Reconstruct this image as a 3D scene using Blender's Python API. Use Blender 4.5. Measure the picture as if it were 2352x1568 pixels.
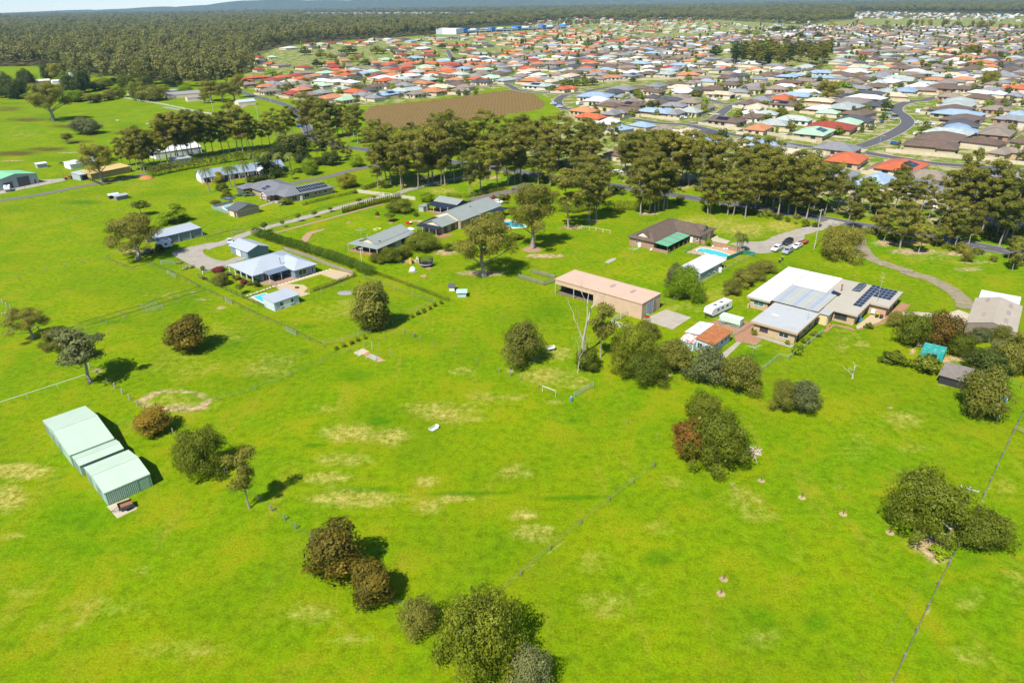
import bpy, math, random
import numpy as np
from mathutils import Vector, Matrix
R = math.radians
for o in list(bpy.data.objects): bpy.data.objects.remove(o)
S = bpy.context.scene
COL = S.collection
# ------------------------------------------------------------------ camera
F, PITCH, ROLL, HC = 1600., R(26.0), R(0.84), 70.
FW = np.array([0, math.cos(PITCH), -math.sin(PITCH)]); _rt = np.array([1., 0, 0]); _up = np.cross(_rt, FW)
RT = math.cos(ROLL)*_rt - math.sin(ROLL)*_up; UP = math.sin(ROLL)*_rt + math.cos(ROLL)*_up
cd = bpy.data.cameras.new('camera'); cam = bpy.data.objects.new('camera', cd); COL.objects.link(cam); S.camera = cam
cd.sensor_width = 36; cd.lens = F/2352*36; cd.clip_end = 60000; cd.clip_start = .5
mw = Matrix(((RT[0], UP[0], -FW[0], 0), (RT[1], UP[1], -FW[1], 0), (RT[2], UP[2], -FW[2], HC), (0, 0, 0, 1)))
cam.matrix_world = mw
# ------------------------------------------------------------------ sky, sun, exposure
SUN_EL, SUN_AZ = R(53), math.atan2(-.85, -.53)          # direction towards the sun, in the ground plane
sd = Vector((math.cos(SUN_AZ)*math.cos(SUN_EL), math.sin(SUN_AZ)*math.cos(SUN_EL), math.sin(SUN_EL)))
W = bpy.data.worlds.new('World'); S.world = W; W.use_nodes = True
nt = W.node_tree; bg = nt.nodes['Background']; sk = nt.nodes.new('ShaderNodeTexSky')
sk.sky_type = 'NISHITA'; sk.sun_disc = False; sk.sun_elevation = SUN_EL; sk.sun_rotation = math.atan2(sd.x, sd.y)
sk.altitude = 50; sk.air_density = .8; sk.dust_density = 0.; sk.ozone_density = 5.
nt.links.new(sk.outputs[0], bg.inputs[0]); bg.inputs[1].default_value = .105
sl = bpy.data.lights.new('sun', 'SUN'); sl.energy = 5.0; sl.angle = R(.53); sl.color = (1, .95, .86)
so = bpy.data.objects.new('sun', sl); COL.objects.link(so); so.rotation_euler = sd.to_track_quat('Z', 'Y').to_euler(); so.location = sd*200
S.view_settings.view_transform = 'Standard'; S.view_settings.look = 'None'; S.view_settings.exposure = .64; S.view_settings.gamma = 1
S.view_settings.use_curve_mapping = False
S.render.engine = 'CYCLES'; S.cycles.max_bounces = 6; S.cycles.transparent_max_bounces = 8; S.cycles.volume_bounces = 0
# ------------------------------------------------------------------ survey: picture points to ground points
V = {'d': (0, 0, 1), 'Z1': (343, 502.25, .208333), 'Z2': (784, 392, .208333), 'Z3': (392, 343, .208333), 'Z4': (1421, 477.75, .208333),
     'Z5': (1543.5, 600.25, .25), 'Z6': (2009, 637, .21875), 'Z7': (0, 318.5, .25), 'Z8': (61.25, 918.75, .19527)}
for c in range(4):
    V['A%d' % c] = (588*c, 0, .25); V['B%d' % c] = (588*c, 232.75, .25); V['C%d' % c] = (588*c, 600.25, .25)
for n_, x_ in (('N5', 0), ('N6', 612.5), ('N7', 1225), ('N8', 1739.5)): V[n_] = (x_, 918.75, .4141)
def px(v, x, y): o = V[v]; return o[0]+x*o[2], o[1]+y*o[2]
def ray(x, y): return FW*F + RT*(x-1176) + UP*(784-y)
def g(v, x, y, z=0.):
    d = ray(*px(v, x, y)); t = (z-HC)/d[2]; return Vector((d[0]*t, d[1]*t, z))
def depth(P): return float((np.array(P)-np.array((0, 0, HC))) @ FW)
def eh(v, b, t):
    B = g(v, *b); d = ray(*px(v, *t)); k = math.hypot(B.x, B.y)/math.hypot(d[0], d[1]); return HC+d[2]*k
# ------------------------------------------------------------------ helpers
def link(o, parent=None):
    COL.objects.link(o)
    if parent is not None: o.parent = parent
    return o
def tag(o, label=None, cat=None, group=None, kind=None):
    if label: o['label'] = label
    if cat: o['category'] = cat
    if group: o['group'] = group
    if kind: o['kind'] = kind
    return o
def thing(name, label, cat, loc=(0, 0, 0), ang=0., group=None, scale=None):
    o = bpy.data.objects.new(name, None); o.empty_display_size = .2; COL.objects.link(o)
    o.location = loc; o.rotation_euler = (0, 0, ang)
    if scale: o.scale = scale
    return tag(o, label, cat, group)
class MB:
    def __init__(s): s.v = []; s.f = []; s.m = []; s.mi = 0
    def poly(s, pts):
        i = len(s.v); s.v += [tuple(p) for p in pts]; s.f.append(tuple(range(i, i+len(pts)))); s.m.append(s.mi); return s
    def box(s, x0, y0, z0, x1, y1, z1):
        i = len(s.v)
        s.v += [(x0, y0, z0), (x1, y0, z0), (x1, y1, z0), (x0, y1, z0), (x0, y0, z1), (x1, y0, z1), (x1, y1, z1), (x0, y1, z1)]
        for f in ((0, 3, 2, 1), (4, 5, 6, 7), (0, 1, 5, 4), (1, 2, 6, 5), (2, 3, 7, 6), (3, 0, 4, 7)): s.f.append(tuple(i+k for k in f)); s.m.append(s.mi)
        return s
    def prism(s, prof, axis, a, b):
        """prof: ccw 2d points; extruded along axis 'x' (prof=(y,z)), 'y' (prof=(x,z)) or 'z'"""
        def P(p, t): return {'x': (t, p[0], p[1]), 'y': (p[0], t, p[1]), 'z': (p[0], p[1], t)}[axis]
        n = len(prof); i = len(s.v); s.v += [P(p, a) for p in prof]+[P(p, b) for p in prof]
        s.f += [tuple(i+k for k in range(n)), tuple(i+n+k for k in reversed(range(n)))]; s.m += [s.mi]*2
        for k in range(n): s.f.append((i+k, i+n+k, i+n+(k+1) % n, i+(k+1) % n)); s.m.append(s.mi)
        return s
    def tube(s, pts, rad, n=6, cap=True):
        pts = [Vector(p) for p in pts]
        if not hasattr(rad, '__len__'): rad = [rad]*len(pts)
        i0 = len(s.v)
        for k, p in enumerate(pts):
            d = (pts[min(k+1, len(pts)-1)]-pts[max(k-1, 0)]).normalized()
            a = Vector((0, 0, 1)) if abs(d.z) < .9 else Vector((1, 0, 0)); u = d.cross(a).normalized(); w = d.cross(u)
            for j in range(n):
                t = 2*math.pi*j/n; q = p+(u*math.cos(t)+w*math.sin(t))*rad[k]; s.v.append((q.x, q.y, q.z))
        for k in range(len(pts)-1):
            for j in range(n):
                a = i0+k*n+j; b = i0+k*n+(j+1) % n; s.f.append((a, b, b+n, a+n)); s.m.append(s.mi)
        if cap:
            s.f.append(tuple(i0+j for j in reversed(range(n)))); s.f.append(tuple(i0+(len(pts)-1)*n+j for j in range(n))); s.m += [s.mi]*2
        return s
    def lathe(s, prof, n=12, c=(0, 0)):
        i0 = len(s.v)
        for r, z in prof:
            for j in range(n): t = 2*math.pi*j/n; s.v.append((c[0]+r*math.cos(t), c[1]+r*math.sin(t), z))
        for k in range(len(prof)-1):
            for j in range(n):
                a = i0+k*n+j; b = i0+k*n+(j+1) % n; s.f.append((a, b, b+n, a+n)); s.m.append(s.mi)
        s.f.append(tuple(i0+j for j in reversed(range(n)))); s.f.append(tuple(i0+(len(prof)-1)*n+j for j in range(n))); s.m += [s.mi]*2
        return s
    def hip(s, x0, y0, x1, y1, z, rise, t=.16, ridge=None):
        """hipped roof with a fascia of thickness t on the given eave rectangle"""
        i = len(s.v); lx, ly = x1-x0, y1-y0; zt = z+t
        if (lx >= ly if ridge is None else ridge == 'x'): h = min(ly, lx)/2; a, b = (x0+h, (y0+y1)/2, zt+rise), (x1-h, (y0+y1)/2, zt+rise); tri = ((7, 4, 8), (5, 6, 9)); qd = ((4, 5, 9, 8), (6, 7, 8, 9))
        else: h = min(lx, ly)/2; a, b = ((x0+x1)/2, y0+h, zt+rise), ((x0+x1)/2, y1-h, zt+rise); tri = ((4, 5, 8), (6, 7, 9)); qd = ((5, 6, 9, 8), (7, 4, 8, 9))
        s.v += [(x0, y0, z), (x1, y0, z), (x1, y1, z), (x0, y1, z), (x0, y0, zt), (x1, y0, zt), (x1, y1, zt), (x0, y1, zt), a, b]
        for f in ((0, 3, 2, 1), (0, 1, 5, 4), (1, 2, 6, 5), (2, 3, 7, 6), (3, 0, 4, 7))+tri+qd: s.f.append(tuple(i+k for k in f)); s.m.append(s.mi)
        return s
    def gable(s, x0, y0, x1, y1, z, rise, t=.14, ridge='x'):
        """gabled roof as a folded slab"""
        if ridge == 'x':
            ym = (y0+y1)/2; s.prism([(y0, z), (ym, z+rise), (y1, z), (y1, z+t), (ym, z+rise+t), (y0, z+t)], 'x', x0, x1)
        else:
            xm = (x0+x1)/2; s.prism([(x0, z), (x0, z+t), (xm, z+rise+t), (x1, z+t), (x1, z), (xm, z+rise)], 'y', y0, y1)
        return s
    def mesh(s, name, mats, smooth=False):
        me = bpy.data.meshes.new(name); me.from_pydata(s.v, [], s.f)
        for m in (mats if isinstance(mats, (list, tuple)) else [mats]): me.materials.append(m)
        if any(s.m): me.polygons.foreach_set('material_index', s.m)
        if smooth: me.polygons.foreach_set('use_smooth', [True]*len(s.f))
        me.update(); return me
    def build(s, name, mats, parent=None, smooth=False, loc=None, ang=None):
        o = bpy.data.objects.new(name, s.mesh(name, mats, smooth)); link(o, parent)
        if loc is not None: o.location = loc
        if ang is not None: o.rotation_euler = (0, 0, ang)
        return o
def inst(name, me, parent=None, loc=(0, 0, 0), ang=0., scale=None, mat=None):
    o = bpy.data.objects.new(name, me); link(o, parent); o.location = loc; o.rotation_euler = (0, 0, ang)
    if scale: o.scale = scale
    if mat is not None: o.material_slots[0].link = 'OBJECT'; o.material_slots[0].material = mat
    return o
# ------------------------------------------------------------------ materials
MATS = {}
def nmat(name):
    m = bpy.data.materials.new(name); m.use_nodes = True; t = m.node_tree; b = t.nodes['Principled BSDF']; return m, t, b
def M(name, col=None, rough=.75, var=.18, sc=1.2, corr=0., corrdir='X', metal=0., spec=.3, spots=None, bump=.0):
    """procedural surface: base colour broken by two noises, optional corrugation relief and coloured wear"""
    if name in MATS: return MATS[name]
    m, t, b = nmat(name); N = t.nodes.new; L = t.links.new
    tc = N('ShaderNodeTexCoord'); n1 = N('ShaderNodeTexNoise'); n1.inputs['Scale'].default_value = sc; n1.inputs['Detail'].default_value = 6
    L(tc.outputs['Object'], n1.inputs['Vector'])
    oi = N('ShaderNodeObjectInfo'); ad = N('ShaderNodeMath'); ad.operation = 'MULTIPLY_ADD'; L(oi.outputs['Random'], ad.inputs[0]); ad.inputs[1].default_value = .25; L(n1.outputs[0], ad.inputs[2])
    mr = N('ShaderNodeMapRange'); mr.inputs[1].default_value = .3; mr.inputs[2].default_value = .95; mr.inputs[3].default_value = 1-var; mr.inputs[4].default_value = 1+var; L(ad.outputs[0], mr.inputs[0])
    hs = N('ShaderNodeMix'); hs.data_type = 'RGBA'; hs.blend_type = 'MULTIPLY'; hs.inputs[0].default_value = 1; hs.inputs[6].default_value = (*col, 1)
    L(mr.outputs[0], hs.inputs[7]); out = hs.outputs[2]
    if spots:
        sc2, lo, hi, c2 = spots
        n2 = N('ShaderNodeTexNoise'); n2.inputs['Scale'].default_value = sc2; n2.inputs['Detail'].default_value = 8; n2.inputs['Roughness'].default_value = .65; L(tc.outputs['Object'], n2.inputs['Vector'])
        m2 = N('ShaderNodeMapRange'); m2.inputs[1].default_value = lo; m2.inputs[2].default_value = hi; L(n2.outputs[0], m2.inputs[0])
        mx = N('ShaderNodeMix'); mx.data_type = 'RGBA'; L(m2.outputs[0], mx.inputs[0]); L(out, mx.inputs[6]); mx.inputs[7].default_value = (*c2, 1); out = mx.outputs[2]
    L(out, b.inputs['Base Color']); b.inputs['Roughness'].default_value = rough; b.inputs['Metallic'].default_value = metal; b.inputs['Specular IOR Level'].default_value = spec
    if corr:
        w = N('ShaderNodeTexWave'); w.wave_type = 'BANDS'; w.bands_direction = corrdir; w.inputs['Scale'].default_value = .314/corr*1.; L(tc.outputs['Object'], w.inputs['Vector'])
        bp = N('ShaderNodeBump'); bp.inputs['Strength'].default_value = .5; bp.inputs['Distance'].default_value = .03; L(w.outputs[0], bp.inputs['Height']); L(bp.outputs[0], b.inputs['Normal'])
    elif bump:
        bp = N('ShaderNodeBump'); bp.inputs['Strength'].default_value = .6; bp.inputs['Distance'].default_value = bump; L(n1.outputs[0], bp.inputs['Height']); L(bp.outputs[0], b.inputs['Normal'])
    MATS[name] = m; return m
def glassy(name, col=(.03, .04, .05)):
    if name in MATS: return MATS[name]
    m, t, b = nmat(name); b.inputs['Base Color'].default_value = (*col, 1); b.inputs['Roughness'].default_value = .08; b.inputs['Specular IOR Level'].default_value = .6; MATS[name] = m; return m
def brick(name, c1, c2, mortar):
    m, t, b = nmat(name); N = t.nodes.new; L = t.links.new; tc = N('ShaderNodeTexCoord'); mp = N('ShaderNodeMapping'); mp.inputs['Rotation'].default_value = (R(90), 0, 0)
    sx = N('ShaderNodeSeparateXYZ'); L(tc.outputs['Object'], sx.inputs[0]); a = N('ShaderNodeMath'); a.operation = 'ADD'; L(sx.outputs[0], a.inputs[0]); L(sx.outputs[1], a.inputs[1])
    cx = N('ShaderNodeCombineXYZ'); L(a.outputs[0], cx.inputs[0]); L(sx.outputs[2], cx.inputs[1])
    br = N('ShaderNodeTexBrick'); br.inputs['Color1'].default_value = (*c1, 1); br.inputs['Color2'].default_value = (*c2, 1); br.inputs['Mortar'].default_value = (*mortar, 1)
    br.inputs['Scale'].default_value = 1; br.inputs['Brick Width'].default_value = .24; br.inputs['Row Height'].default_value = .086; br.inputs['Mortar Size'].default_value = .01; L(cx.outputs[0], br.inputs[0])
    n = N('ShaderNodeTexNoise'); n.inputs['Scale'].default_value = 1.5; n.inputs['Detail'].default_value = 5; L(tc.outputs['Object'], n.inputs['Vector'])
    mr = N('ShaderNodeMapRange'); mr.inputs[3].default_value = .75; mr.inputs[4].default_value = 1.25; L(n.outputs[0], mr.inputs[0])
    mx = N('ShaderNodeMix'); mx.data_type = 'RGBA'; mx.blend_type = 'MULTIPLY'; mx.inputs[0].default_value = 1; L(br.outputs[0], mx.inputs[6]); L(mr.outputs[0], mx.inputs[7]); L(mx.outputs[2], b.inputs['Base Color']); b.inputs['Roughness'].default_value = .85
    MATS[name] = m; return m
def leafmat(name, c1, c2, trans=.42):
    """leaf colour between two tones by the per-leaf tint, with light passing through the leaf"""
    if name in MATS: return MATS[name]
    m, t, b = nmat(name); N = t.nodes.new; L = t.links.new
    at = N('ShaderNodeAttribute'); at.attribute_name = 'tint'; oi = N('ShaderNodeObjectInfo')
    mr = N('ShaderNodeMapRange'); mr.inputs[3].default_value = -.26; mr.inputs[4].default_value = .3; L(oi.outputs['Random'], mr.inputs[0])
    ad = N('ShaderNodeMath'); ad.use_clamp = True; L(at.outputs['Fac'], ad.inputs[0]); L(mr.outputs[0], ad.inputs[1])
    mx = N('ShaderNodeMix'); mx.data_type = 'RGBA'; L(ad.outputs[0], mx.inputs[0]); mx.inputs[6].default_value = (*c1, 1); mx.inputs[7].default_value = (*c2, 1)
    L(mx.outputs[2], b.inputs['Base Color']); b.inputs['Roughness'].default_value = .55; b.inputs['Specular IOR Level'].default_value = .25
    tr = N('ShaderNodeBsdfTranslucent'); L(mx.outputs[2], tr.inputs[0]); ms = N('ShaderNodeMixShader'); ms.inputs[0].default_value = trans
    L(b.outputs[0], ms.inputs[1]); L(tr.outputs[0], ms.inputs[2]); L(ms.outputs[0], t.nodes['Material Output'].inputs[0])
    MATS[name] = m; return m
def nz(t, tc, scale, detail=5, rough=.55, dist=0.):
    n = t.nodes.new('ShaderNodeTexNoise'); n.inputs['Scale'].default_value = scale; n.inputs['Detail'].default_value = detail; n.inputs['Roughness'].default_value = rough; n.inputs['Distortion'].default_value = dist
    t.links.new(tc, n.inputs['Vector']); return n.outputs[0]
# ================================================================== the ground
def axis(lo, hi, step, end, ratio):
    a = list(np.arange(lo, hi, step)); s = step
    while a[-1] < end: s *= ratio; a.append(a[-1]+s)
    return a
_xr = axis(0, 150, 1.4, 13500, 1.03); XS = np.array([-x for x in _xr[:0:-1]]+_xr)
YS = np.array([-13000, -4000, -900, -250, -60, 0, 20, 34]+axis(44, 275, 1.4, 13500, 1.02))
GX, GY = np.meshgrid(XS, YS)
m1 = np.zeros(GX.shape+(4,), np.float32); m2 = np.zeros(GX.shape+(4,), np.float32)
def blob(layer, v, x, y, rx, ry, s=1., soft=.9, ring=0.):
    if layer == 0: rx *= 1.3; ry *= 1.45
    c = g(v, x, y); a = g(v, x+rx, y)-c; b = g(v, x, y+ry*.8)-c; det = a.x*b.y-a.y*b.x
    dx, dy = GX-c.x, GY-c.y; p = (dx*b.y-dy*b.x)/det; q = (a.x*dy-a.y*dx)/det; r = np.sqrt(p*p+q*q)
    if ring: w = np.clip(1-np.abs(r-1)/ring, 0, 1)
    else: w = np.clip((1.25-r)/soft, 0, 1)
    arr, k = ((m1, layer) if layer < 4 else (m2, layer-4)); arr[..., k] = np.maximum(arr[..., k], w*s)
def inpoly(P, X, Y):
    ins = np.zeros(X.shape, bool); n = len(P)
    for i in range(n):
        (x0, y0), (x1, y1) = P[i], P[(i+1) % n]
        c = ((y0 > Y) != (y1 > Y)) & (X < (x1-x0)*(Y-y0)/((y1-y0) or 1e-9)+x0); ins ^= c
    return ins
def region(layer, pts, s=1.):
    P = [(lambda q: (q.x, q.y))(g(*p)) for p in pts]; arr, k = ((m1, layer) if layer < 4 else (m2, layer-4)); arr[..., k] = np.where(inpoly(P, GX, GY), s, arr[..., k]); return P
DRY, LUSH, DIRT, BROWN, SUB, HEATH, FLOOR, LAWN = range(8)
for a in (('N6', 450, 180, 170, 60), ('N6', 690, 195, 100, 55), ('N6', 430, 330, 190, 50, .8), ('N6', 330, 430, 150, 40), ('N6', 480, 545, 290, 60), ('N6', 880, 450, 70, 40, .9), ('N6', 900, 590, 90, 60, .8), ('N6', 1040, 540, 130, 22),
          ('N6', 1430, 640, 90, 40), ('N6', 1490, 735, 150, 60, .9), ('N6', 960, 70, 150, 60, .8), ('N6', 1380, 400, 120, 60, .7), ('C1', 1900, 1010, 140, 60, .8), ('C1', 1700, 1350, 500, 90, .7), ('C1', 2100, 1250, 200, 60, .7), ('C1', 600, 1350, 200, 60, .6), ('C1', 1900, 1450, 300, 60, .7),
          ('C2', 450, 850, 160, 90, .8), ('C2', 350, 1050, 330, 110, .75), ('C2', 200, 900, 100, 60, .7), ('C2', 30, 1250, 120, 50, .8), ('C2', 550, 1120, 180, 80, .7), ('C2', 400, 1290, 130, 40, .7), ('C2', 640, 1100, 80, 40, .9), ('C2', 1600, 420, 250, 70, .6), ('C2', 1850, 230, 300, 60, .5),
          ('N5', 90, 390, 190, 50, 1.3), ('N5', 40, 540, 100, 90, 1.3), ('N5', 70, 760, 70, 22), ('N5', 790, 945, 70, 45, .8), ('N5', 120, 1060, 160, 60, .5), ('N5', 600, 1150, 300, 90, .55), ('N5', 1000, 1380, 350, 110, .5), ('N5', 300, 1250, 220, 70, .4), ('N5', 250, 430, 140, 30, .5),
          ('C0', 1700, 950, 500, 250, .45), ('C0', 2100, 650, 300, 160, .5), ('C0', 1650, 1280, 400, 160, .6), ('C1', 150, 950, 350, 200, .55), ('C1', 700, 450, 350, 120, .5), ('C1', 850, 380, 120, 50, .7), ('C0', 1500, 300, 250, 60, .5),
          ('N6', 250, 1180, 220, 90, .6), ('N6', 480, 1330, 160, 60, .6), ('N6', 100, 1280, 150, 100, .4), ('N7', 420, 1120, 200, 110, .65), ('N7', 350, 900, 140, 110, .55), ('N7', 620, 1040, 90, 50, .6), ('N7', 1150, 540, 130, 80, .7), ('N7', 1250, 640, 160, 60, .6), ('N7', 1250, 1330, 120, 90, .6), ('N7', 800, 460, 120, 60, .5), ('N7', 700, 700, 130, 70, .5),
          ('N8', 800, 110, 140, 70, .7), ('N8', 880, 270, 120, 40, .6), ('N8', 850, 390, 110, 20, .8), ('N8', 460, 480, 60, 20, .7), ('N8', 550, 250, 150, 120, .5), ('N8', 50, 1320, 120, 80, .6), ('N8', 200, 850, 150, 60, .45), ('N8', 1180, 1100, 120, 90, .6), ('N8', 1300, 700, 160, 120, .5), ('N8', 1200, 1400, 160, 120, .55), ('N8', 1420, 1000, 100, 200, .5), ('N8', 1380, 480, 80, 120, .5),
          ('B2', 1780, 1130, 420, 90, .85), ('B2', 2150, 1180, 250, 100, .9), ('B2', 1400, 1120, 260, 60, .6), ('B3', 120, 1150, 180, 80, .85), ('B2', 1560, 1330, 300, 60, .4), ('B2', 1000, 1420, 400, 60, .3), ('C2', 1900, 300, 200, 60, .6), ('C3', 640, 30, 330, 60, .45), ('C3', 870, 760, 70, 50, .9), ('C3', 680, 790, 80, 30, .9), ('C3', 760, 700, 160, 60, .6), ('C3', 650, 630, 120, 30, .7), ('B3', 700, 1420, 250, 60, .55), ('B3', 1500, 1430, 350, 60, .6),
          ('B0', 1250, 760, 500, 60, .45), ('B0', 500, 1280, 500, 90, .35), ('B0', 200, 300, 260, 60, .5), ('C0', 300, 250, 300, 90, .3), ('B1', 1500, 560, 200, 40, .5), ('B1', 1700, 820, 200, 50, .75), ('B1', 2050, 720, 180, 60, .7), ('B1', 1450, 760, 200, 40, .7), ('B3', 300, 400, 300, 30, .5), ('B3', 2000, 590, 300, 20, .5)): blob(DRY, *a)
for a in (('N6', 620, 115, 80, 45), ('N6', 260, 250, 90, 14), ('N6', 1500, 620, 110, 30, .5), ('N6', 800, 620, 70, 30, .6), ('N7', 700, 880, 160, 90, .8), ('N7', 490, 990, 70, 50, .9), ('N7', 550, 1095, 32, 28), ('N7', 130, 1190, 45, 40), ('N7', 1260, 1200, 110, 110, .7), ('N7', 950, 520, 90, 70, .7), ('N7', 230, 110, 60, 25), ('N8', 330, 1230, 110, 110, .8), ('N8', 80, 560, 120, 60, .5), ('N8', 60, 1240, 90, 60, .6),
          ('C1', 1500, 700, 400, 100, .6), ('C1', 900, 1050, 260, 110, .7), ('C1', 450, 600, 120, 50, .8), ('C1', 440, 830, 110, 50, .8), ('C1', 110, 940, 100, 50, .7), ('C2', 350, 450, 240, 120, .6), ('C2', 150, 700, 160, 100, .5), ('C0', 1000, 550, 400, 60, .6), ('C0', 850, 280, 300, 80, .5), ('C0', 250, 900, 250, 200, .5), ('C0', 2150, 760, 140, 60, .7), ('C0', 2000, 1080, 160, 60, .6), ('N5', 420, 650, 260, 140, .6), ('N5', 120, 560, 30, 90, .3), ('N5', 400, 820, 300, 90, .5), ('N5', 1420, 820, 60, 30, .6), ('N5', 60, 1350, 120, 80, .6), ('N5', 1050, 500, 120, 90, .4),
          ('N5', 310, 430, 70, 30, .8), ('N5', 370, 1130, 70, 25, .7), ('B0', 800, 150, 700, 90, .4), ('B0', 760, 930, 260, 40, .9), ('B0', 1800, 300, 400, 120, .5), ('Z2', 500, 480, 500, 200, .5), ('C2', 1900, 820, 200, 130, .6), ('Z5', 750, 880, 300, 110, .9), ('N8', 1200, 900, 140, 70, .5)): blob(LUSH, *a)
# a mown gully line crosses the near paddock
for k in range(60):
    t = k/59; blob(LUSH, 'N6', 130+1900*t, 478+75*t, 40, 20, 1.)
for P_, n_, s_ in (((('N8', 750, 1568), ('N8', 1000, 1040)), 30, .6), ((('N8', 1000, 1040), ('N8', 1215, 625)), 26, .75), ((('N8', 1215, 625), ('N8', 1420, 185)), 26, .5), ((('N6', 1220, 1135), ('N6', 1640, 780)), 26, .5), ((('d', 370, 985), ('d', 1020, 1465)), 60, .3)):
    a_, b_ = px(*P_[0]), px(*P_[1])
    for k in range(n_): t = k/(n_-1); blob(DIRT, 'd', a_[0]+(b_[0]-a_[0])*t, a_[1]+(b_[1]-a_[1])*t, 9, 9, s_)
blob(DIRT, 'C0', 1610, 1280, 290, 120, 1., ring=.42); blob(DIRT, 'C0', 1640, 1340, 260, 70, .75)
for a in (('C0', 900, 1000, 70, 50), ('C0', 2040, 420, 80, 24), ('C0', 1870, 350, 110, 26, .8), ('C0', 1780, 285, 50, 20), ('C1', 1310, 432, 60, 12), ('C1', 820, 285, 50, 20, .8), ('C1', 650, 370, 30, 12), ('N7', 1215, 290, 46, 75), ('N7', 1262, 443, 22, 14), ('N7', 1052, 990, 24, 14), ('N7', 1036, 1068, 26, 18), ('N7', 1100, 480, 40, 35, .8), ('N7', 1160, 550, 26, 16), ('N8', 960, 800, 170, 90), ('N8', 1010, 880, 110, 45), ('N8', 740, 735, 44, 26), ('N8', 480, 632, 30, 18), ('N8', 240, 535, 22, 12), ('N8', 735, 38, 24, 13), ('N8', 18, 440, 22, 13), ('N8', 0, 300, 20, 40),
          ('C3', 1330, 830, 40, 70), ('C3', 1640, 880, 180, 50, .8), ('C3', 1100, 1335, 34, 22), ('C3', 770, 1070, 30, 14), ('C3', 570, 1150, 28, 16), ('C3', 835, 890, 24, 14), ('C3', 1620, 1120, 110, 26), ('C3', 1750, 900, 120, 40), ('C3', 2200, 1050, 120, 30, .8), ('C2', 1420, 1050, 100, 34), ('C2', 1620, 880, 60, 50), ('C2', 640, 1000, 20, 20), ('C1', 2330, 1000, 60, 40),
          ('B3', 1350, 1380, 330, 50), ('B3', 1800, 1400, 350, 40, .9), ('B3', 1100, 1300, 200, 60, .9), ('B3', 1500, 1290, 500, 60, .9), ('B3', 1900, 1480, 300, 30, .7), ('C3', 1850, 70, 220, 60, .7), ('B2', 1250, 1030, 140, 30), ('B2', 1180, 730, 260, 36), ('B2', 1560, 790, 140, 40, .8), ('B2', 300, 1420, 260, 36), ('B2', 190, 1350, 90, 24), ('B2', 560, 1160, 160, 30), ('B2', 740, 1100, 90, 24), ('Z2', 1550, 1130, 360, 60), ('B1', 2150, 700, 160, 30, .9), ('Z2', 700, 1000, 380, 40, .9), ('Z2', 1150, 900, 200, 60, .9),
          ('B0', 1270, 1380, 300, 40, .8), ('B0', 1050, 900, 70, 16), ('B0', 1100, 460, 120, 12), ('B0', 620, 470, 160, 10), ('B0', 100, 545, 160, 12), ('B1', 1480, 1100, 90, 20), ('C0', 820, 1110, 90, 20), ('Z1', 800, 985, 120, 40, .5)): blob(DIRT, *a)
for a in (('B0', 120, 480, 330, 45), ('B0', 420, 440, 280, 36), ('B0', 700, 370, 240, 34, .9), ('B0', 620, 230, 300, 36, .9), ('B0', 250, 170, 320, 40, .9), ('B0', 60, 70, 260, 60, .8), ('B0', 830, 310, 120, 30, .9), ('A0', 100, 950, 300, 25, .7)): blob(HEATH, *a)
region(BROWN, [('d', 832, 266), ('d', 850, 244), ('d', 1000, 229), ('d', 1170, 206), ('d', 1225, 214), ('d', 1255, 238), ('d', 1240, 252), ('d', 1140, 268), ('d', 1060, 285), ('d', 900, 300), ('d', 845, 285)])
SUBPOLY = region(SUB, [('d', 560, 200), ('d', 620, 225), ('d', 840, 245), ('d', 1000, 226), ('d', 1170, 200), ('d', 1260, 225), ('d', 1290, 260), ('d', 1260, 300), ('d', 1150, 340), ('d', 1300, 390), ('d', 1500, 415), ('d', 1640, 440), ('d', 2000, 500), ('d', 2352, 560), ('d', 2500, 560), ('d', 2500, 40), ('d', 2200, 40), ('d', 1880, 45), ('d', 1760, 40), ('d', 1300, 44), ('d', 1210, 62), ('d', 1000, 82), ('d', 700, 103), ('d', 560, 120)])
_p = [g('d', x, y) for x, y in ((0, 154), (110, 152), (165, 168), (250, 178), (380, 186), (470, 188), (530, 176), (585, 158), (570, 135), (610, 118), (650, 106), (700, 101), (800, 93), (900, 87), (1000, 80), (1110, 63), (1176, 60), (1215, 58), (1260, 50), (1320, 45), (1500, 46), (1640, 46), (1760, 53), (1850, 58), (1910, 50), (1990, 42), (2100, 46), (2352, 53), (2700, 50))]
FOREST = [(p.x, p.y) for p in _p]; FOREST = [(-7000, FOREST[0][1])]+FOREST+[(FOREST[-1][0]+4000, 9000), (4000, 12500), (-12000, 12500)]
m2[..., 2] = np.where(inpoly(FOREST, GX, GY), 1, m2[..., 2])
ESTATE = [(p.x, p.y) for p in (g('A1', 400, 168), g('A1', 1200, 178), g('A1', 2060, 172), g('A1', 2060, 122), g('A1', 1200, 122), g('A1', 400, 124))]
ESTATE2 = [(p.x, p.y) for p in (g('A3', 780, 200), g('A3', 1500, 215), g('A3', 2400, 225), g('A3', 2400, 130), g('A3', 780, 108))]
for a in (('B1', 1400, 300, 900, 120, .35), ('B1', 1600, 700, 350, 60, .8), ('B1', 300, 300, 350, 80, .6), ('B2', 600, 500, 900, 150, .5), ('B2', 2000, 800, 600, 120, .6), ('B3', 900, 1000, 1100, 140, .6), ('B3', 2100, 1200, 400, 90, .6)): blob(FLOOR, *a)
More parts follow.
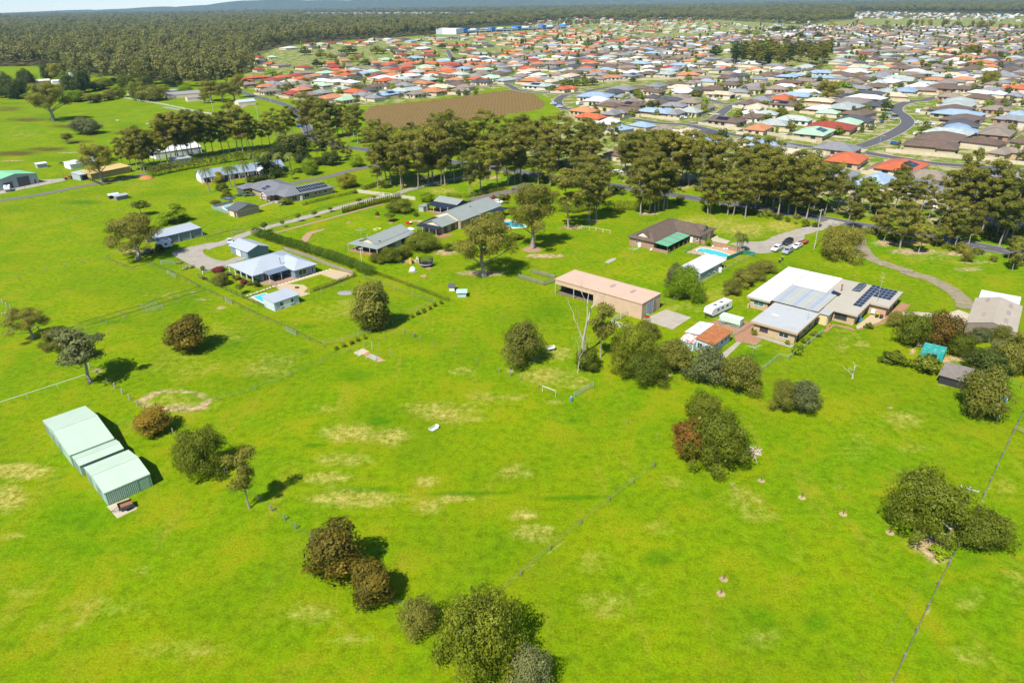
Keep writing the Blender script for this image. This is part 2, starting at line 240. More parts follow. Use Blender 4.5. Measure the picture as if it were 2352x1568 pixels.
for a in (('Z2', 350, 650, 420, 330, .9), ('Z2', 700, 1080, 300, 70, .9), ('Z3', 900, 560, 900, 260, .8), ('Z1', 760, 390, 170, 60, .9), ('Z4', 300, 700, 420, 240, .75), ('C3', 700, 200, 900, 200, .5), ('C3', 500, 900, 700, 350, .4), ('B0', 1400, 900, 1400, 350, .35), ('N7', 1000, 700, 700, 700, .3), ('N8', 400, 600, 700, 700, .3)): blob(LAWN, *a)
nx, ny = len(XS), len(YS)
co = np.zeros((nx*ny, 3), np.float32); co[:, 0] = GX.ravel(); co[:, 1] = GY.ravel()
ii = (np.arange(ny-1)[:, None]*nx+np.arange(nx-1)[None, :]).ravel()
fa = np.stack([ii, ii+1, ii+nx+1, ii+nx], 1).astype(np.int32)
def npmesh(name, co, fa, mats, attrs=()):
    me = bpy.data.meshes.new(name); k = fa.shape[1]
    me.vertices.add(len(co)); me.vertices.foreach_set('co', np.ascontiguousarray(co, np.float32).ravel())
    me.loops.add(fa.size); me.loops.foreach_set('vertex_index', np.ascontiguousarray(fa, np.int32).ravel())
    me.polygons.add(len(fa)); me.polygons.foreach_set('loop_start', np.arange(0, fa.size, k, dtype=np.int32))
    for n, ty, dom, arr in attrs:
        a = me.attributes.new(n, ty, dom); a.data.foreach_set('color' if 'COLOR' in ty else 'value', np.ascontiguousarray(arr, np.float32).ravel())
    for m in (mats if isinstance(mats, (list, tuple)) else [mats]): me.materials.append(m)
    me.update(calc_edges=True); return me
def ground_material():
    m, t, b = nmat('ground'); N = t.nodes.new; L = t.links.new
    tc = N('ShaderNodeTexCoord').outputs['Object']
    a1 = N('ShaderNodeAttribute'); a1.attribute_name = 'm1'; a2 = N('ShaderNodeAttribute'); a2.attribute_name = 'm2'
    s1 = N('ShaderNodeSeparateColor'); L(a1.outputs['Color'], s1.inputs[0]); s2 = N('ShaderNodeSeparateColor'); L(a2.outputs['Color'], s2.inputs[0])
    def ramp(x, lo, hi, a=0., c=1.):
        r = N('ShaderNodeMapRange'); r.interpolation_type = 'SMOOTHSTEP'; r.inputs[1].default_value = lo; r.inputs[2].default_value = hi; r.inputs[3].default_value = a; r.inputs[4].default_value = c; L(x, r.inputs[0]); return r.outputs[0]
    def mix(f, c1, c2, bt='MIX'):
        x = N('ShaderNodeMix'); x.data_type = 'RGBA'; x.blend_type = bt
        if isinstance(f, float): x.inputs[0].default_value = f
        else: L(f, x.inputs[0])
        for i, c in ((6, c1), (7, c2)):
            if isinstance(c, tuple): x.inputs[i].default_value = (*c, 1)
            else: L(c, x.inputs[i])
        return x.outputs[2]
    def add(a, k, bb):
        x = N('ShaderNodeMath'); x.operation = 'MULTIPLY_ADD'; L(a, x.inputs[0]); x.inputs[1].default_value = k; L(bb, x.inputs[2]); return x.outputs[0]
    def mul(a, bb):
        x = N('ShaderNodeMath'); x.operation = 'MULTIPLY'; L(a, x.inputs[0])
        if isinstance(bb, float): x.inputs[1].default_value = bb
        else: L(bb, x.inputs[1])
        return x.outputs[0]
    big = nz(t, tc, .018, 5, .6, .4); mid = nz(t, tc, .11, 6, .65, .3); sm = nz(t, tc, .7, 5, .7); fine = nz(t, tc, 3.2, 4, .75); brk = nz(t, tc, .35, 8, .72)
    c = mix(ramp(add(big, 1., mul(mid, .6)), .55, 1.05), (.105, .205, .001), (.215, .25, .001))
    c = mix(ramp(mid, .5, .68, 0, .75), c, (.262, .262, .006))
    c = mix(ramp(add(sm, .75, mul(mid, .6)), .68, .92, 0, .62), c, (.06, .135, .001))
    c = mix(ramp(add(brk, .9, a2.outputs['Alpha']), .6, 1.5, 0, .75), c, mix(ramp(mid, .4, .65), (.145, .24, .001), (.215, .265, .002)))
    strk = N('ShaderNodeMapping'); strk.inputs['Rotation'].default_value = (0, 0, R(40)); strk.inputs['Scale'].default_value = (.28, .06, 1); L(tc, strk.inputs[0]); c = mix(ramp(nz(t, strk.outputs[0], 1., 5, .6), .52, .75, 0, .5), c, (.25, .225, .018))
    c = mix(ramp(add(big, 1., mul(nz(t, tc, .05, 3, .5), .5)), .66, .95, 0, .7), c, (.068, .165, .001))
    ws = N('ShaderNodeTexWave'); ws.bands_direction = 'DIAGONAL'; ws.inputs['Scale'].default_value = .2; ws.inputs['Distortion'].default_value = 1.5; ws.inputs['Detail'].default_value = 2; L(tc, ws.inputs['Vector']); c = mix(mul(ramp(a2.outputs['Alpha'], .1, .6), mul(ramp(ws.outputs[0], .4, .9), .22)), c, (.24, .25, .01))
    rag = ramp(nz(t, tc, 1.1, 8, .75), .36, .58)
    def masked(src, amt, lo, hi): return ramp(add(brk, amt, src), lo, hi)
    lush = ramp(add(mid, .6, add(brk, .7, s1.outputs[1])), .85, 1.65); c = mix(mul(lush, .8), c, (.05, .15, .001))
    dry = ramp(add(mid, .9, add(brk, .9, s1.outputs[0])), 1.2, 2.0); c = mix(mul(mul(dry, rag), .95), c, mix(ramp(sm, .35, .65), (.29, .26, .035), (.4, .33, .1)))
    heath = ramp(add(mid, 1.1, add(brk, 1., s2.outputs[1])), 1.45, 2.05); c = mix(heath, c, mix(ramp(brk, .4, .6), (.05, .08, .012), (.13, .075, .015)))
    fl = masked(s2.outputs[2], .7, .75, 1.25); c = mix(fl, c, mix(ramp(brk, .4, .62), (.075, .085, .022), (.15, .12, .05)))
    sub = masked(s2.outputs[0], .5, .9, 1.3); c = mix(sub, c, mix(ramp(mid, .5, .56), mix(ramp(brk, .45, .6), (.11, .17, .012), (.17, .2, .03)), (.34, .29, .17)))
    bf = masked(a1.outputs['Alpha'], .8, .8, 1.35)
    wv = N('ShaderNodeTexWave'); wv.inputs['Scale'].default_value = .12; wv.inputs['Distortion'].default_value = 3.; wv.inputs['Detail'].default_value = 3; wv.inputs['Detail Scale'].default_value = .6; L(tc, wv.inputs['Vector'])
    c = mix(bf, c, mix(ramp(add(wv.outputs[0], .35, mid), .45, .9), (.15, .11, .03), (.2, .125, .055)))
    dirt = masked(s1.outputs[2], 1.1, .95, 1.5); c = mix(mul(dirt, ramp(rag, 0, .6, .35, 1)), c, mix(ramp(sm, .3, .7), (.32, .21, .11), (.45, .33, .2)))
    gr = ramp(add(fine, .6, mul(sm, .6)), .37, .83, .55, 1.4); c = mix(1., c, gr, 'MULTIPLY')
    L(c, b.inputs['Base Color']); b.inputs['Roughness'].default_value = .95; b.inputs['Specular IOR Level'].default_value = .05
    bp = N('ShaderNodeBump'); bp.inputs['Strength'].default_value = .7; bp.inputs['Distance'].default_value = .3; L(add(fine, .35, sm), bp.inputs['Height']); L(bp.outputs[0], b.inputs['Normal'])
    return m
GM = ground_material(); MATS['ground'] = GM
me = npmesh('ground', co, fa, GM, (('m1', 'FLOAT_COLOR', 'POINT', m1.reshape(-1, 4)), ('m2', 'FLOAT_COLOR', 'POINT', m2.reshape(-1, 4))))
tag(link(bpy.data.objects.new('ground', me)), kind='structure')
# ================================================================== roads, drives, slabs
asphalt = M('asphalt', (.085, .085, .088), .9, .25, .4, spots=(2.5, .5, .75, (.12, .115, .11)))
oldbit = M('worn_bitumen', (.15, .13, .115), .92, .25, .5, spots=(1.2, .5, .8, (.2, .18, .15)))
gravel = M('gravel', (.27, .245, .2), .95, .25, .35, spots=(1.5, .45, .7, (.36, .32, .26)), bump=.03)
track = M('dirt_track', (.25, .2, .14), .95, .25, .35, spots=(.6, .45, .65, (.16, .17, .06)), bump=.03)
conc = M('concrete', (.33, .295, .235), .9, .2, .5, spots=(.9, .5, .75, (.3, .28, .24)))
paleconc = M('pale_concrete', (.43, .37, .28), .9, .15, .5)
kerbm = M('kerb_concrete', (.36, .34, .27), .9, .15, .5)
paver = M('brick_paving', (.3, .16, .09), .9, .25, 1.5, spots=(3, .5, .7, (.36, .21, .12)))
sandm = M('sand', (.42, .33, .2), .95, .12, 1.)
white = M('white_paint', (.72, .72, .7), .6, .08)
linem = M('road_line', (.6, .6, .56), .8, .2, 2)
def smooth(pts, n=8):
    P = [pts[0]]+list(pts)+[pts[-1]]; out = []
    for i in range(1, len(P)-2):
        for k in range(n):
            t = k/n; a, b, c, d = P[i-1], P[i], P[i+1], P[i+2]
            out.append(.5*((2*b)+(c-a)*t+(2*a-5*b+4*c-d)*t*t+(3*b-a-3*c+d)*t**3))
    return out+[P[-2]]
def norms(L):
    out = []
    for i in range(len(L)):
        d = (L[min(i+1, len(L)-1)]-L[max(i-1, 0)]); d.z = 0; d.normalize(); out.append(Vector((-d.y, d.x, 0)))
    return out
ROADS = []
def ribbon(name, L, w, z, mat, off=0., kind='structure', wob=0.):
    n = norms(L); b = MB(); rnd = random.Random(len(L)*7+int(w*10))
    for i, (p, q) in enumerate(zip(L, n)):
        jl, jr = rnd.uniform(-wob, wob), rnd.uniform(-wob, wob)
        a = p+q*(off+w/2+jl); c = p+q*(off-w/2+jr); b.v += [(a.x, a.y, z), (c.x, c.y, z)]
        if i: k = 2*i; b.f.append((k-2, k-1, k+1, k)); b.m.append(0)
    o = b.build(name, mat); return tag(o, kind=kind)
def kerb(L, off, parent=None):
    n = norms(L); b = MB()
    for i, (p, q) in enumerate(zip(L, n)):
        for o_, z in ((off-.22, .0), (off-.22, .12), (off+.22, .12), (off+.22, 0)):
            a = p+q*o_; b.v.append((a.x, a.y, z))
        if i:
            k = 4*i
            for j in range(3): b.f.append((k-4+j, k-3+j, k+1+j, k+j)); b.m.append(0)
    return tag(b.build('kerb', kerbm), kind='structure')
zr = [.012]
def road(name, pts, w, mat=None, kerbs=True, centre=False, wob=0.):
    L = smooth([g(*p) for p in pts]); zr[0] += .004
    ribbon(name, L, w, zr[0], mat or asphalt, wob=wob); ROADS.append((np.array([(p.x, p.y) for p in L]), w/2))
    if kerbs: kerb(L, w/2+.2); kerb(L, -w/2-.2)
    if centre:
        D = [L[0]]
        for s in (-w/2+.5, w/2-.5): ribbon('road_edge_line', L, .14, zr[0]+.06, linem, off=s)
        acc = 0; seg = []
        for a, c in zip(L[:-1], L[1:]):
            k = max(1, int((c-a).length/3))
            for q in range(k): seg.append(a.lerp(c, q/k))
        for i in range(0, len(seg)-1, 3): ribbon('road_centre_line', [seg[i], seg[i+1]], .14, zr[0]+.06, linem)
    return L
MAIN = road('main_road', [('d', 540, 208), ('d', 588, 222), ('d', 640, 236), ('d', 676, 252), ('d', 695, 278), ('d', 715, 312), ('d', 755, 331), ('d', 838, 344), ('d', 900, 351), ('d', 978, 363), ('d', 1148, 388), ('d', 1276, 407), ('d', 1401, 425), ('d', 1476, 437), ('d', 1586, 454), ('d', 1760, 480), ('d', 1966, 516), ('d', 2154, 545), ('d', 2264, 568), ('d', 2420, 597)], 7.4, kerbs=False, centre=True)
road('street', [('A2', -60, 775), ('A2', 0, 800), ('A2', 40, 825), ('A2', 150, 842), ('A2', 400, 862), ('A2', 500, 868), ('A2', 600, 860), ('A2', 720, 835), ('A2', 900, 800)], 7)
road('street', [('A2', 500, 872), ('A2', 440, 905), ('A2', 420, 945), ('A2', 460, 990), ('B2', 540, 78), ('B2', 600, 100)], 7)
road('street', [('B2', 1120, 165), ('B2', 1200, 180), ('B2', 1380, 205), ('B2', 1600, 217), ('B2', 1750, 250), ('B2', 1900, 285), ('B2', 2352, 360), ('B3', 150, 388), ('B3', 480, 428), ('B3', 750, 440), ('B3', 850, 462), ('B3', 1000, 492), ('B3', 1250, 532), ('B3', 1520, 572), ('B3', 2100, 615), ('B3', 2400, 645)], 7.5)
road('street', [('B2', 1600, 214), ('B2', 1790, 185), ('B2', 1890, 140), ('B2', 1940, 95), ('B2', 2010, 50), ('B2', 2130, 10), ('A2', 2352, 880), ('A3', 40, 865)], 7)
road('street', [('A2', 1730, 892), ('A2', 1850, 932), ('A2', 1980, 958), ('A2', 2080, 950)], 6.5)
road('street', [('B3', 740, 440), ('B3', 900, 400), ('B3', 1100, 322), ('B3', 1230, 250), ('B3', 1285, 190), ('B3', 1240, 130), ('B3', 1180, 85), ('B3', 1210, 35), ('B3', 1330, 0), ('A3', 1420, 925), ('A3', 1560, 895), ('A3', 1720, 880)], 7.5)
road('street', [('A3', 2000, 815), ('A3', 2080, 790), ('A3', 2200, 735), ('A3', 2300, 712), ('A3', 2420, 705)], 7)
road('street', [('A3', 780, 462), ('A3', 860, 440), ('A3', 960, 410), ('A3', 1080, 372), ('A3', 1300, 312), ('A3', 1400, 285)], 7)
road('street', [('A3', 1450, 462), ('A3', 1530, 432), ('A3', 1620, 400), ('A3', 1750, 364), ('A3', 1860, 328)], 7)
road('street', [('A1', 1755, 462), ('A1', 1775, 490), ('A1', 1795, 528)], 7)
road('street', [('A3', 2260, 440), ('A3', 2300, 410), ('A3', 2400, 390)], 7)
# farm drives
road('lane', [('B0', -40, 918), ('B0', 300, 868), ('B0', 700, 792), ('B0', 950, 745), ('B0', 1200, 700), ('B0', 1340, 665)], 4.2, oldbit, False, wob=.15)
road('driveway', [('Z3', 380, 1100), ('Z3', 700, 985), ('Z3', 1000, 880), ('Z3', 1400, 775), ('Z3', 1800, 660), ('Z3', 2100, 580), ('Z3', 2352, 520), ('Z2', 560, 275), ('Z2', 700, 225), ('Z2', 900, 170), ('Z2', 1150, 110), ('Z2', 1330, 75), ('Z2', 1450, 40), ('Z2', 1640, 0), ('B1', 2240, 630)], 3.6, gravel, False, wob=.2)
road('driveway', [('B2', 2352, 1330), ('B3', 120, 1260), ('B3', 260, 1215), ('B3', 420, 1170), ('B3', 560, 1130), ('B3', 640, 1100)], 5.5, gravel, False, wob=.25)
road('driveway', [('B3', 850, 1150), ('B3', 830, 1240), ('B3', 850, 1330), ('B3', 930, 1430), ('B3', 1060, 1490), ('B3', 1250, 1550), ('C3', 1300, 110), ('C3', 1500, 165), ('C3', 1680, 260), ('C3', 1800, 370), ('C3', 1830, 440)], 4.2, track, False, wob=.3)
road('driveway', [('Z3', 1350, 372), ('Z3', 1500, 345), ('Z3', 1750, 300), ('Z3', 1950, 245), ('Z3', 2150, 200), ('Z3', 2350, 165), ('B1', 1150, 580), ('B1', 1260, 540)], 5, oldbit, False)
road('driveway', [('Z2', 1450, 330), ('Z2', 1550, 300), ('Z2', 1750, 255), ('Z2', 1950, 215), ('B2', 60, 800), ('B2', 160, 760)], 6, oldbit, False)
road('farm_track', [('A0', 1500, 985), ('B0', 1900, 110), ('B0', 2200, 60), ('A1', 0, 930)], 4, gravel, False)
def slab(name, v, pts, mat, z=.03, kind='structure', label=None, cat=None, t=0.):
    b = MB(); P = [g(v, *p) for p in pts]
    if t: b.prism([(p.x, p.y) for p in reversed(P)], 'z', 0., z)
    else: b.poly([(p.x, p.y, z) for p in reversed(P)])
    return tag(b.build(name, mat), kind=kind) if not label else tag(b.build(name, mat), label, cat)
def blobslab(name, v, pts, mat, z=.03, n=6):
    L = smooth([g(v, *p) for p in pts+pts[:1]], n)[:-1]; b = MB(); b.poly([(p.x, p.y, z) for p in reversed(L)]); return tag(b.build(name, mat), kind='structure')
blobslab('gravel_yard', 'Z1', [(250, 395), (300, 350), (620, 275), (800, 250), (1000, 170), (1080, 190), (930, 250), (800, 300), (640, 325), (590, 370), (680, 430), (820, 465), (960, 425), (1060, 440), (930, 490), (850, 530), (700, 555), (560, 560), (400, 480)], gravel, .034)
blobslab('gravel_yard', 'Z4', [(1215, 395), (1380, 370), (1560, 370), (1750, 330), (2000, 265), (2050, 330), (1950, 420), (1700, 490), (1500, 500), (1400, 460)], gravel, .05)
slab('driveway_slab', 'Z4', [(1010, 345), (1090, 300), (1095, 325), (1230, 365), (1190, 400), (1040, 370)], paleconc, .062)
slab('concrete_apron', 'C2', [(1200, 535), (1415, 440), (1645, 515), (1475, 625)], conc, .04, t=1)
slab('concrete_apron', 'Z6', [(740, 385), (880, 340), (1000, 385), (950, 500), (850, 610), (840, 480)], paleconc, .05)
slab('concrete_path', 'Z6', [(280, 370), (330, 355), (740, 385), (740, 420), (300, 400)], paleconc, .045)
slab('brick_path', 'Z5', [(330, 560), (440, 535), (745, 555), (740, 600), (820, 720), (770, 770), (580, 730), (560, 650)], paver, .04)
slab('brick_path', 'Z5', [(1380, 640), (1480, 575), (1640, 605), (1690, 635), (1950, 545), (1940, 520), (2110, 380), (2190, 400), (2120, 470), (1960, 570), (1680, 640), (1490, 590), (1420, 650)], paver, .044)
slab('gravel_court', 'Z5', [(1690, 595), (1830, 490), (1960, 520), (1900, 560), (1700, 625)], sandm, .05)
slab('concrete_path', 'Z5', [(430, 870), (600, 735), (640, 745), (490, 890)], conc, .04)
slab('concrete_path', 'Z5', [(760, 690), (800, 675), (1140, 775), (1110, 800)], conc, .042)
slab('patio', 'Z1', [(1200, 700), (1500, 650), (1640, 665), (1880, 590), (2010, 555), (2260, 615), (2080, 680), (1890, 615), (1530, 720), (1700, 730), (1750, 765), (1700, 810), (1780, 825), (1680, 860), (1440, 790), (1380, 745)], sandm, .04)
slab('timber_deck', 'Z1', [(1210, 715), (1240, 660), (1600, 590), (1640, 665), (1380, 745)], M('deck_boards', (.3, .2, .13), .8, .2, 2), .09, t=1)
slab('patio', 'Z3', [(980, 545), (1010, 500), (1110, 480), (1240, 560), (1220, 620), (1110, 580)], conc, .05)
blobslab('garden_path', 'Z3', [(975, 630), (1060, 600), (1120, 580), (1140, 590), (1060, 615), (985, 640)], conc, .05)
slab('farmyard', 'B0', [(-30, 830), (240, 735), (590, 708), (600, 730), (200, 810), (-30, 860)], conc, .03)
slab('patio', 'Z2', [(1030, 730), (1050, 690), (1230, 700), (1230, 715), (1110, 745)], paver, .04)
slab('shed_pad', 'Z8', [(945, 1250), (1200, 1150), (1305, 1275), (1065, 1390)], paleconc, .05, t=1)
# ================================================================== plants
bark_gum = M('gum_bark', (.3, .25, .2), .9, .3, 1.5, spots=(2., .5, .7, (.14, .1, .075)))
bark_dark = M('dark_bark', (.13, .1, .075), .95, .3, 2)
bark_dead = M('dead_wood', (.42, .37, .31), .9, .25, 2)
LM = {'gum': leafmat('leaf_gum', (.13, .14, .014), (.37, .335, .045)), 'olive': leafmat('leaf_olive', (.115, .135, .016), (.31, .295, .04)),
      'grey': leafmat('leaf_greygreen', (.1, .125, .04), (.26, .27, .09)), 'rust': leafmat('leaf_rusty', (.1, .095, .008), (.37, .25, .02)),
      'green': leafmat('leaf_green', (.085, .12, .007), (.27, .3, .018)), 'bright': leafmat('leaf_bright', (.14, .24, .005), (.36, .45, .01)),
      'yellow': leafmat('leaf_yellow', (.2, .22, .01), (.45, .38, .02)), 'dark': leafmat('leaf_dark', (.045, .075, .01), (.12, .15, .02)),
      'red': leafmat('leaf_red', (.13, .025, .02), (.34, .07, .05)), 'orange': leafmat('leaf_orange', (.09, .095, .01), (.34, .15, .025)),
      'hedge': leafmat('leaf_hedge', (.05, .105, .006), (.15, .23, .012)), 'palm': leafmat('leaf_palm', (.1, .14, .015), (.25, .28, .04)),
      'cream': leafmat('blossom_cream', (.16, .19, .03), (.65, .6, .32)), 'forest': leafmat('leaf_forest', (.12, .135, .032), (.32, .3, .085)), 'blue': leafmat('blossom_blue', (.08, .14, .03), (.38, .46, .66))}
TREES = {}
def leaves(name, clumps, n, size, seed, mat, flat=.0, bias=.35, down=.35, aspect=.62, amp=.16):
    r = np.random.default_rng(seed); C = np.array([c[0] for c in clumps], float); Rr = np.array([c[1] for c in clumps], float)
    w = (Rr[:, 0]*Rr[:, 1])+(Rr[:, 0]*Rr[:, 2]); w /= w.sum(); k = r.choice(len(C), n, p=w)
    d = r.normal(size=(n, 3)); d[:, 2] = np.where((d[:, 2] < -.2) & (r.random(n) < down), -d[:, 2], d[:, 2]); d /= np.linalg.norm(d, axis=1)[:, None]
    f = r.random(n)**bias; wob = 1+amp*np.sin(d[:, 0]*5+k*1.7)*np.sin(d[:, 1]*4+k)*1.2+r.normal(size=n)*.05
    p = C[k]+Rr[k]*d*(f*wob)[:, None]; p[:, 2] = np.maximum(p[:, 2], .08)
    cen = C.mean(0); cen = cen-np.array([0, 0, Rr[:, 2].mean()*.4]); o = p-cen; o /= np.linalg.norm(o, axis=1)[:, None]+1e-6
    nn = d*.8+o*.5+r.normal(size=(n, 3))*.45+np.array([0, 0, flat]); nn /= np.linalg.norm(nn, axis=1)[:, None]
    u = np.cross(nn, r.normal(size=(n, 3))); u /= np.linalg.norm(u, axis=1)[:, None]+1e-6; v = np.cross(nn, u)
    s = size*np.exp(r.normal(size=n)*.3); a = u*(s*.5)[:, None]; b = v*(s*.5*aspect)[:, None]
    co = np.stack([p-a, p+b*1.0, p+a, p-b*1.0], 1).reshape(-1, 3); fa = np.arange(4*n).reshape(n, 4)
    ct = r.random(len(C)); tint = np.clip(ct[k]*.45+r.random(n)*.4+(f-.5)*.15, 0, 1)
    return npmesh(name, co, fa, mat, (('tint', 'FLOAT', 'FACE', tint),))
def limbs(trunk_h, r0, clumps, seed, mat, lean=(0, 0), frac=.55, thin=.35, nmax=12, base=(0, 0)):
    rnd = random.Random(seed); b = MB(); top = max(c[0][2] for c in clumps)*.8; pts = []
    for k in range(6):
        t = k/5; pts.append(Vector((base[0]+lean[0]*t+rnd.uniform(-1, 1)*r0*.8*(k > 0), base[1]+lean[1]*t+rnd.uniform(-1, 1)*r0*.8*(k > 0), -.1+t*(top+.1))))
    b.tube(pts, [r0*(1.35 if k == 0 else 1-.75*k/5) for k in range(6)], 7)
    for c in sorted(clumps, key=lambda c: -c[1][0])[:nmax]:
        e = Vector(c[0]); t = min(.9, max(trunk_h/top, (e.z-math.hypot(e.x, e.y)*.7)/top)); q = t*5; k = min(4, int(q)); s = pts[k].lerp(pts[k+1], q-k)
        m = s.lerp(e, .5)+Vector((rnd.uniform(-.3, .3), rnd.uniform(-.3, .3), rnd.uniform(-.2, .4))); rr = r0*thin*(1.1-t*.6)
        b.tube([s, m, e], [rr, rr*.65, rr*.25], 5, False)
        for q in range(2):
            d = Vector((rnd.gauss(0, 1), rnd.gauss(0, 1), rnd.uniform(.1, 1))).normalized()*c[1][0]*.75; b.tube([m.lerp(e, .4), e+d], [rr*.4, rr*.1], 4, False)
    return b.mesh('trunk', mat)
def lib(key, H, Wd, trunk, crown): TREES.setdefault(key, []).append((H, Wd, trunk, crown))
def fit(crown, trunkfn):
    n = len(crown.vertices); a = np.zeros(n*3, np.float32); crown.vertices.foreach_get('co', a); a = a.reshape(-1, 3)
    return float(np.percentile(a[:, 2], 99.3)), float(np.percentile(a[:, 0], 98.5)-np.percentile(a[:, 0], 1.5))
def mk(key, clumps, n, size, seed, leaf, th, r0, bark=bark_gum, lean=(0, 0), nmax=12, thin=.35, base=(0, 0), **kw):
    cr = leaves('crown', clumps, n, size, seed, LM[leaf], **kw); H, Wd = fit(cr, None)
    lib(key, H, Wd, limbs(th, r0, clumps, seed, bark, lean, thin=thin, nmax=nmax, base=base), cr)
def rc(rnd, n, zr_, rad, r, flat=.75, prof=None):
    out = []
    for i in range(n):
        z = zr_[0]+(zr_[1]-zr_[0])*min(1, max(0, ((i*11) % n+rnd.uniform(0, 1))/n)); t = (z-zr_[0])/(zr_[1]-zr_[0]); mx = rad*(prof(t) if prof else 1); a = i*2.399+rnd.uniform(-.5, .5); q = mx*math.sqrt(min(1, ((i*7) % n+rnd.uniform(.2, .8))/n)); rr = rnd.uniform(*r)
        out.append(((q*math.cos(a), q*math.sin(a), z), (rr, rr*rnd.uniform(.8, 1.2), rr*flat*rnd.uniform(.8, 1.2))))
    return out
for s in range(6):   # tall gums, bare below, broken crowns
    rnd = random.Random(s+1); mk('gum', rc(rnd, 40, (6.4+rnd.uniform(-1, 2), 20.5), 3.4, (.65, 1.35), .95, lambda t: .45+1.5*t*(1.22-t)), 8800, .33, s+1, 'gum', 7., .18, lean=(rnd.uniform(-1, 1), rnd.uniform(-1, 1)), nmax=20)
for s in range(4):   # spreading paddock gums
    rnd = random.Random(s+30); mk('spread', rc(rnd, 38, (4.0, 9.4), 4.8, (.9, 1.5), .75, lambda t: 1.08-.55*t), 19000, .21, s+30, 'gum', 2.2, .38, nmax=22, lean=(rnd.uniform(-.4, .4), 0))
for s in range(3):   # open small gums
    rnd = random.Random(s+50); mk('open', rc(rnd, 14, (4, 9.5), 2.5, (.7, 1.35), .8, lambda t: .6+.9*t*(1.3-t)), 4600, .27, s+50, 'grey', 3.2, .17, nmax=14, thin=.4)
for s in range(3):   # dense rounded trees clothed to the ground
    rnd = random.Random(s+70); cl = [((0, 0, 3.1), (2.1, 2.1, 2.9))]+rc(rnd, 16, (1.0, 5.6), 1.6, (.8, 1.25), .9, lambda t: 1.1-.55*t)
    mk('dense', cl, 12000, .22, s+70, 'rust', 1, .2, bark_dark, bias=.22, down=.1)
for s in range(4):   # broad leafy domes
    rnd = random.Random(s+90); cl = [((0, 0, 2.7), (3.2, 3.2, 2.0))]+rc(rnd, 26, (1.0, 4.6), 3.2, (.85, 1.5), .8, lambda t: 1.1-.5*t)
    mk('dome', cl, 15000, .24, s+90, 'green', .8, .24, bark_dark, bias=.25, down=.15, amp=.3)
for s in range(3):   # very large leafy domes
    rnd = random.Random(s+105); cl = [((0, 0, 2.7), (3.2, 3.2, 2.0))]+rc(rnd, 44, (.8, 4.9), 3.5, (.5, 1.3), .8, lambda t: 1.1-.5*t)
    mk('bigdome', cl, 26000, .155, s+100, 'green', .8, .24, bark_dark, bias=.22, down=.15, amp=.3)
for s in range(3):   # loose olive bushes
    rnd = random.Random(s+110); mk('bush', rc(rnd, 20, (.9, 3.6), 2.0, (.7, 1.2), .85, lambda t: 1.1-.5*t), 12000, .155, s+110, 'olive', .3, .09, bark_dark, bias=.3, nmax=16)
for s in range(2):   # lollipop trees
    rnd = random.Random(s+130); mk('ball', [((0, 0, 2.7), (1.1, 1.1, .9))]+rc(rnd, 9, (2.2, 3.3), .9, (.45, .75)), 1500, .24, s+130, 'green', 1.6, .07, bark_dark, bias=.3)
for s in range(2):   # broad cone
    rnd = random.Random(s+140); mk('cone', rc(rnd, 30, (.4, 5.6), 2.6, (.6, 1.1), .8, lambda t: 1.1-.95*t), 9000, .22, s+140, 'bright', .5, .14, bark_dark, bias=.28)
for s in range(1):   # slim column
    mk('pencil', [((0, 0, .55+.55*k), (.3-.03*k, .3-.03*k, .55)) for k in range(6)], 420, .2, s+150, 'green', .3, .04, bark_dark, bias=.3)
for s in range(4):   # low shrubs
    rnd = random.Random(s+160); mk('shrub', rc(rnd, 9, (.3, 1.1), .75, (.35, .55), .85, lambda t: 1.1-.5*t), 900, .2, s+160, 'green', .1, .04, bark_dark, bias=.3, nmax=4)
for s in range(4):   # garden trees of the estate, seen from afar
    rnd = random.Random(s+180); mk('garden', [((0, 0, 3.2), (1.5, 1.5, 1.7))]+rc(rnd, 11, (1.7, 4.8), 1.7, (.8, 1.2)), 1000, .5, s+180, 'green', 1, .13, bark_dark, bias=.3, nmax=4)
def forest_tree(seed, leaf):
    rnd = random.Random(seed); cl = rc(rnd, 12, (9, 18.5), 3.6, (1.6, 2.7), .8, lambda t: .6+.9*t*(1.3-t)); return leaves('crown', cl, 420, 1.35, seed, LM[leaf], bias=.3), limbs(8, .3, cl, seed, bark_gum, nmax=3)
def palm(seed, H):
    rnd = random.Random(seed); b = MB(); b.tube([(0, 0, -.1), (rnd.uniform(-.2, .2), .1, H*.5), (rnd.uniform(-.3, .3), rnd.uniform(-.3, .3), H)], [.24, .16, .14], 7); tm = b.mesh('trunk', bark_gum); top = Vector(b.v[-4])
    co, fa, ti = [], [], []
    for k in range(20):
        a = k*2.4+rnd.uniform(-.2, .2); el = rnd.uniform(-.1, 1.2); Ln = rnd.uniform(2., 2.7); P = []
        for j in range(8):
            t = j/7; P.append(top+Vector((math.cos(a)*Ln*t, math.sin(a)*Ln*t, Ln*(t*math.sin(el)-t*t*1.05))))
        side = Vector((-math.sin(a), math.cos(a), 0))
        for j in range(7):
            w = .62*math.sin(math.pi*(.12+.86*j/7)); d = (P[j+1]-P[j])
            for s in (-1, 1):
                for h in (0, .5):
                    q = P[j]+d*h; i = len(co); tip = q+side*s*w+d*.8-Vector((0, 0, w*.55)); co += [q, q+d*.42, tip+d*.1, tip]; fa.append((i, i+1, i+2, i+3)); ti.append(rnd.random())
    cr = npmesh('crown', np.array([tuple(c) for c in co]), np.array(fa), LM['palm'], (('tint', 'FLOAT', 'FACE', np.array(ti)),)); lib('palm', H+1.2, 4.4, tm, cr)
for s in range(3): palm(s, 7.5)
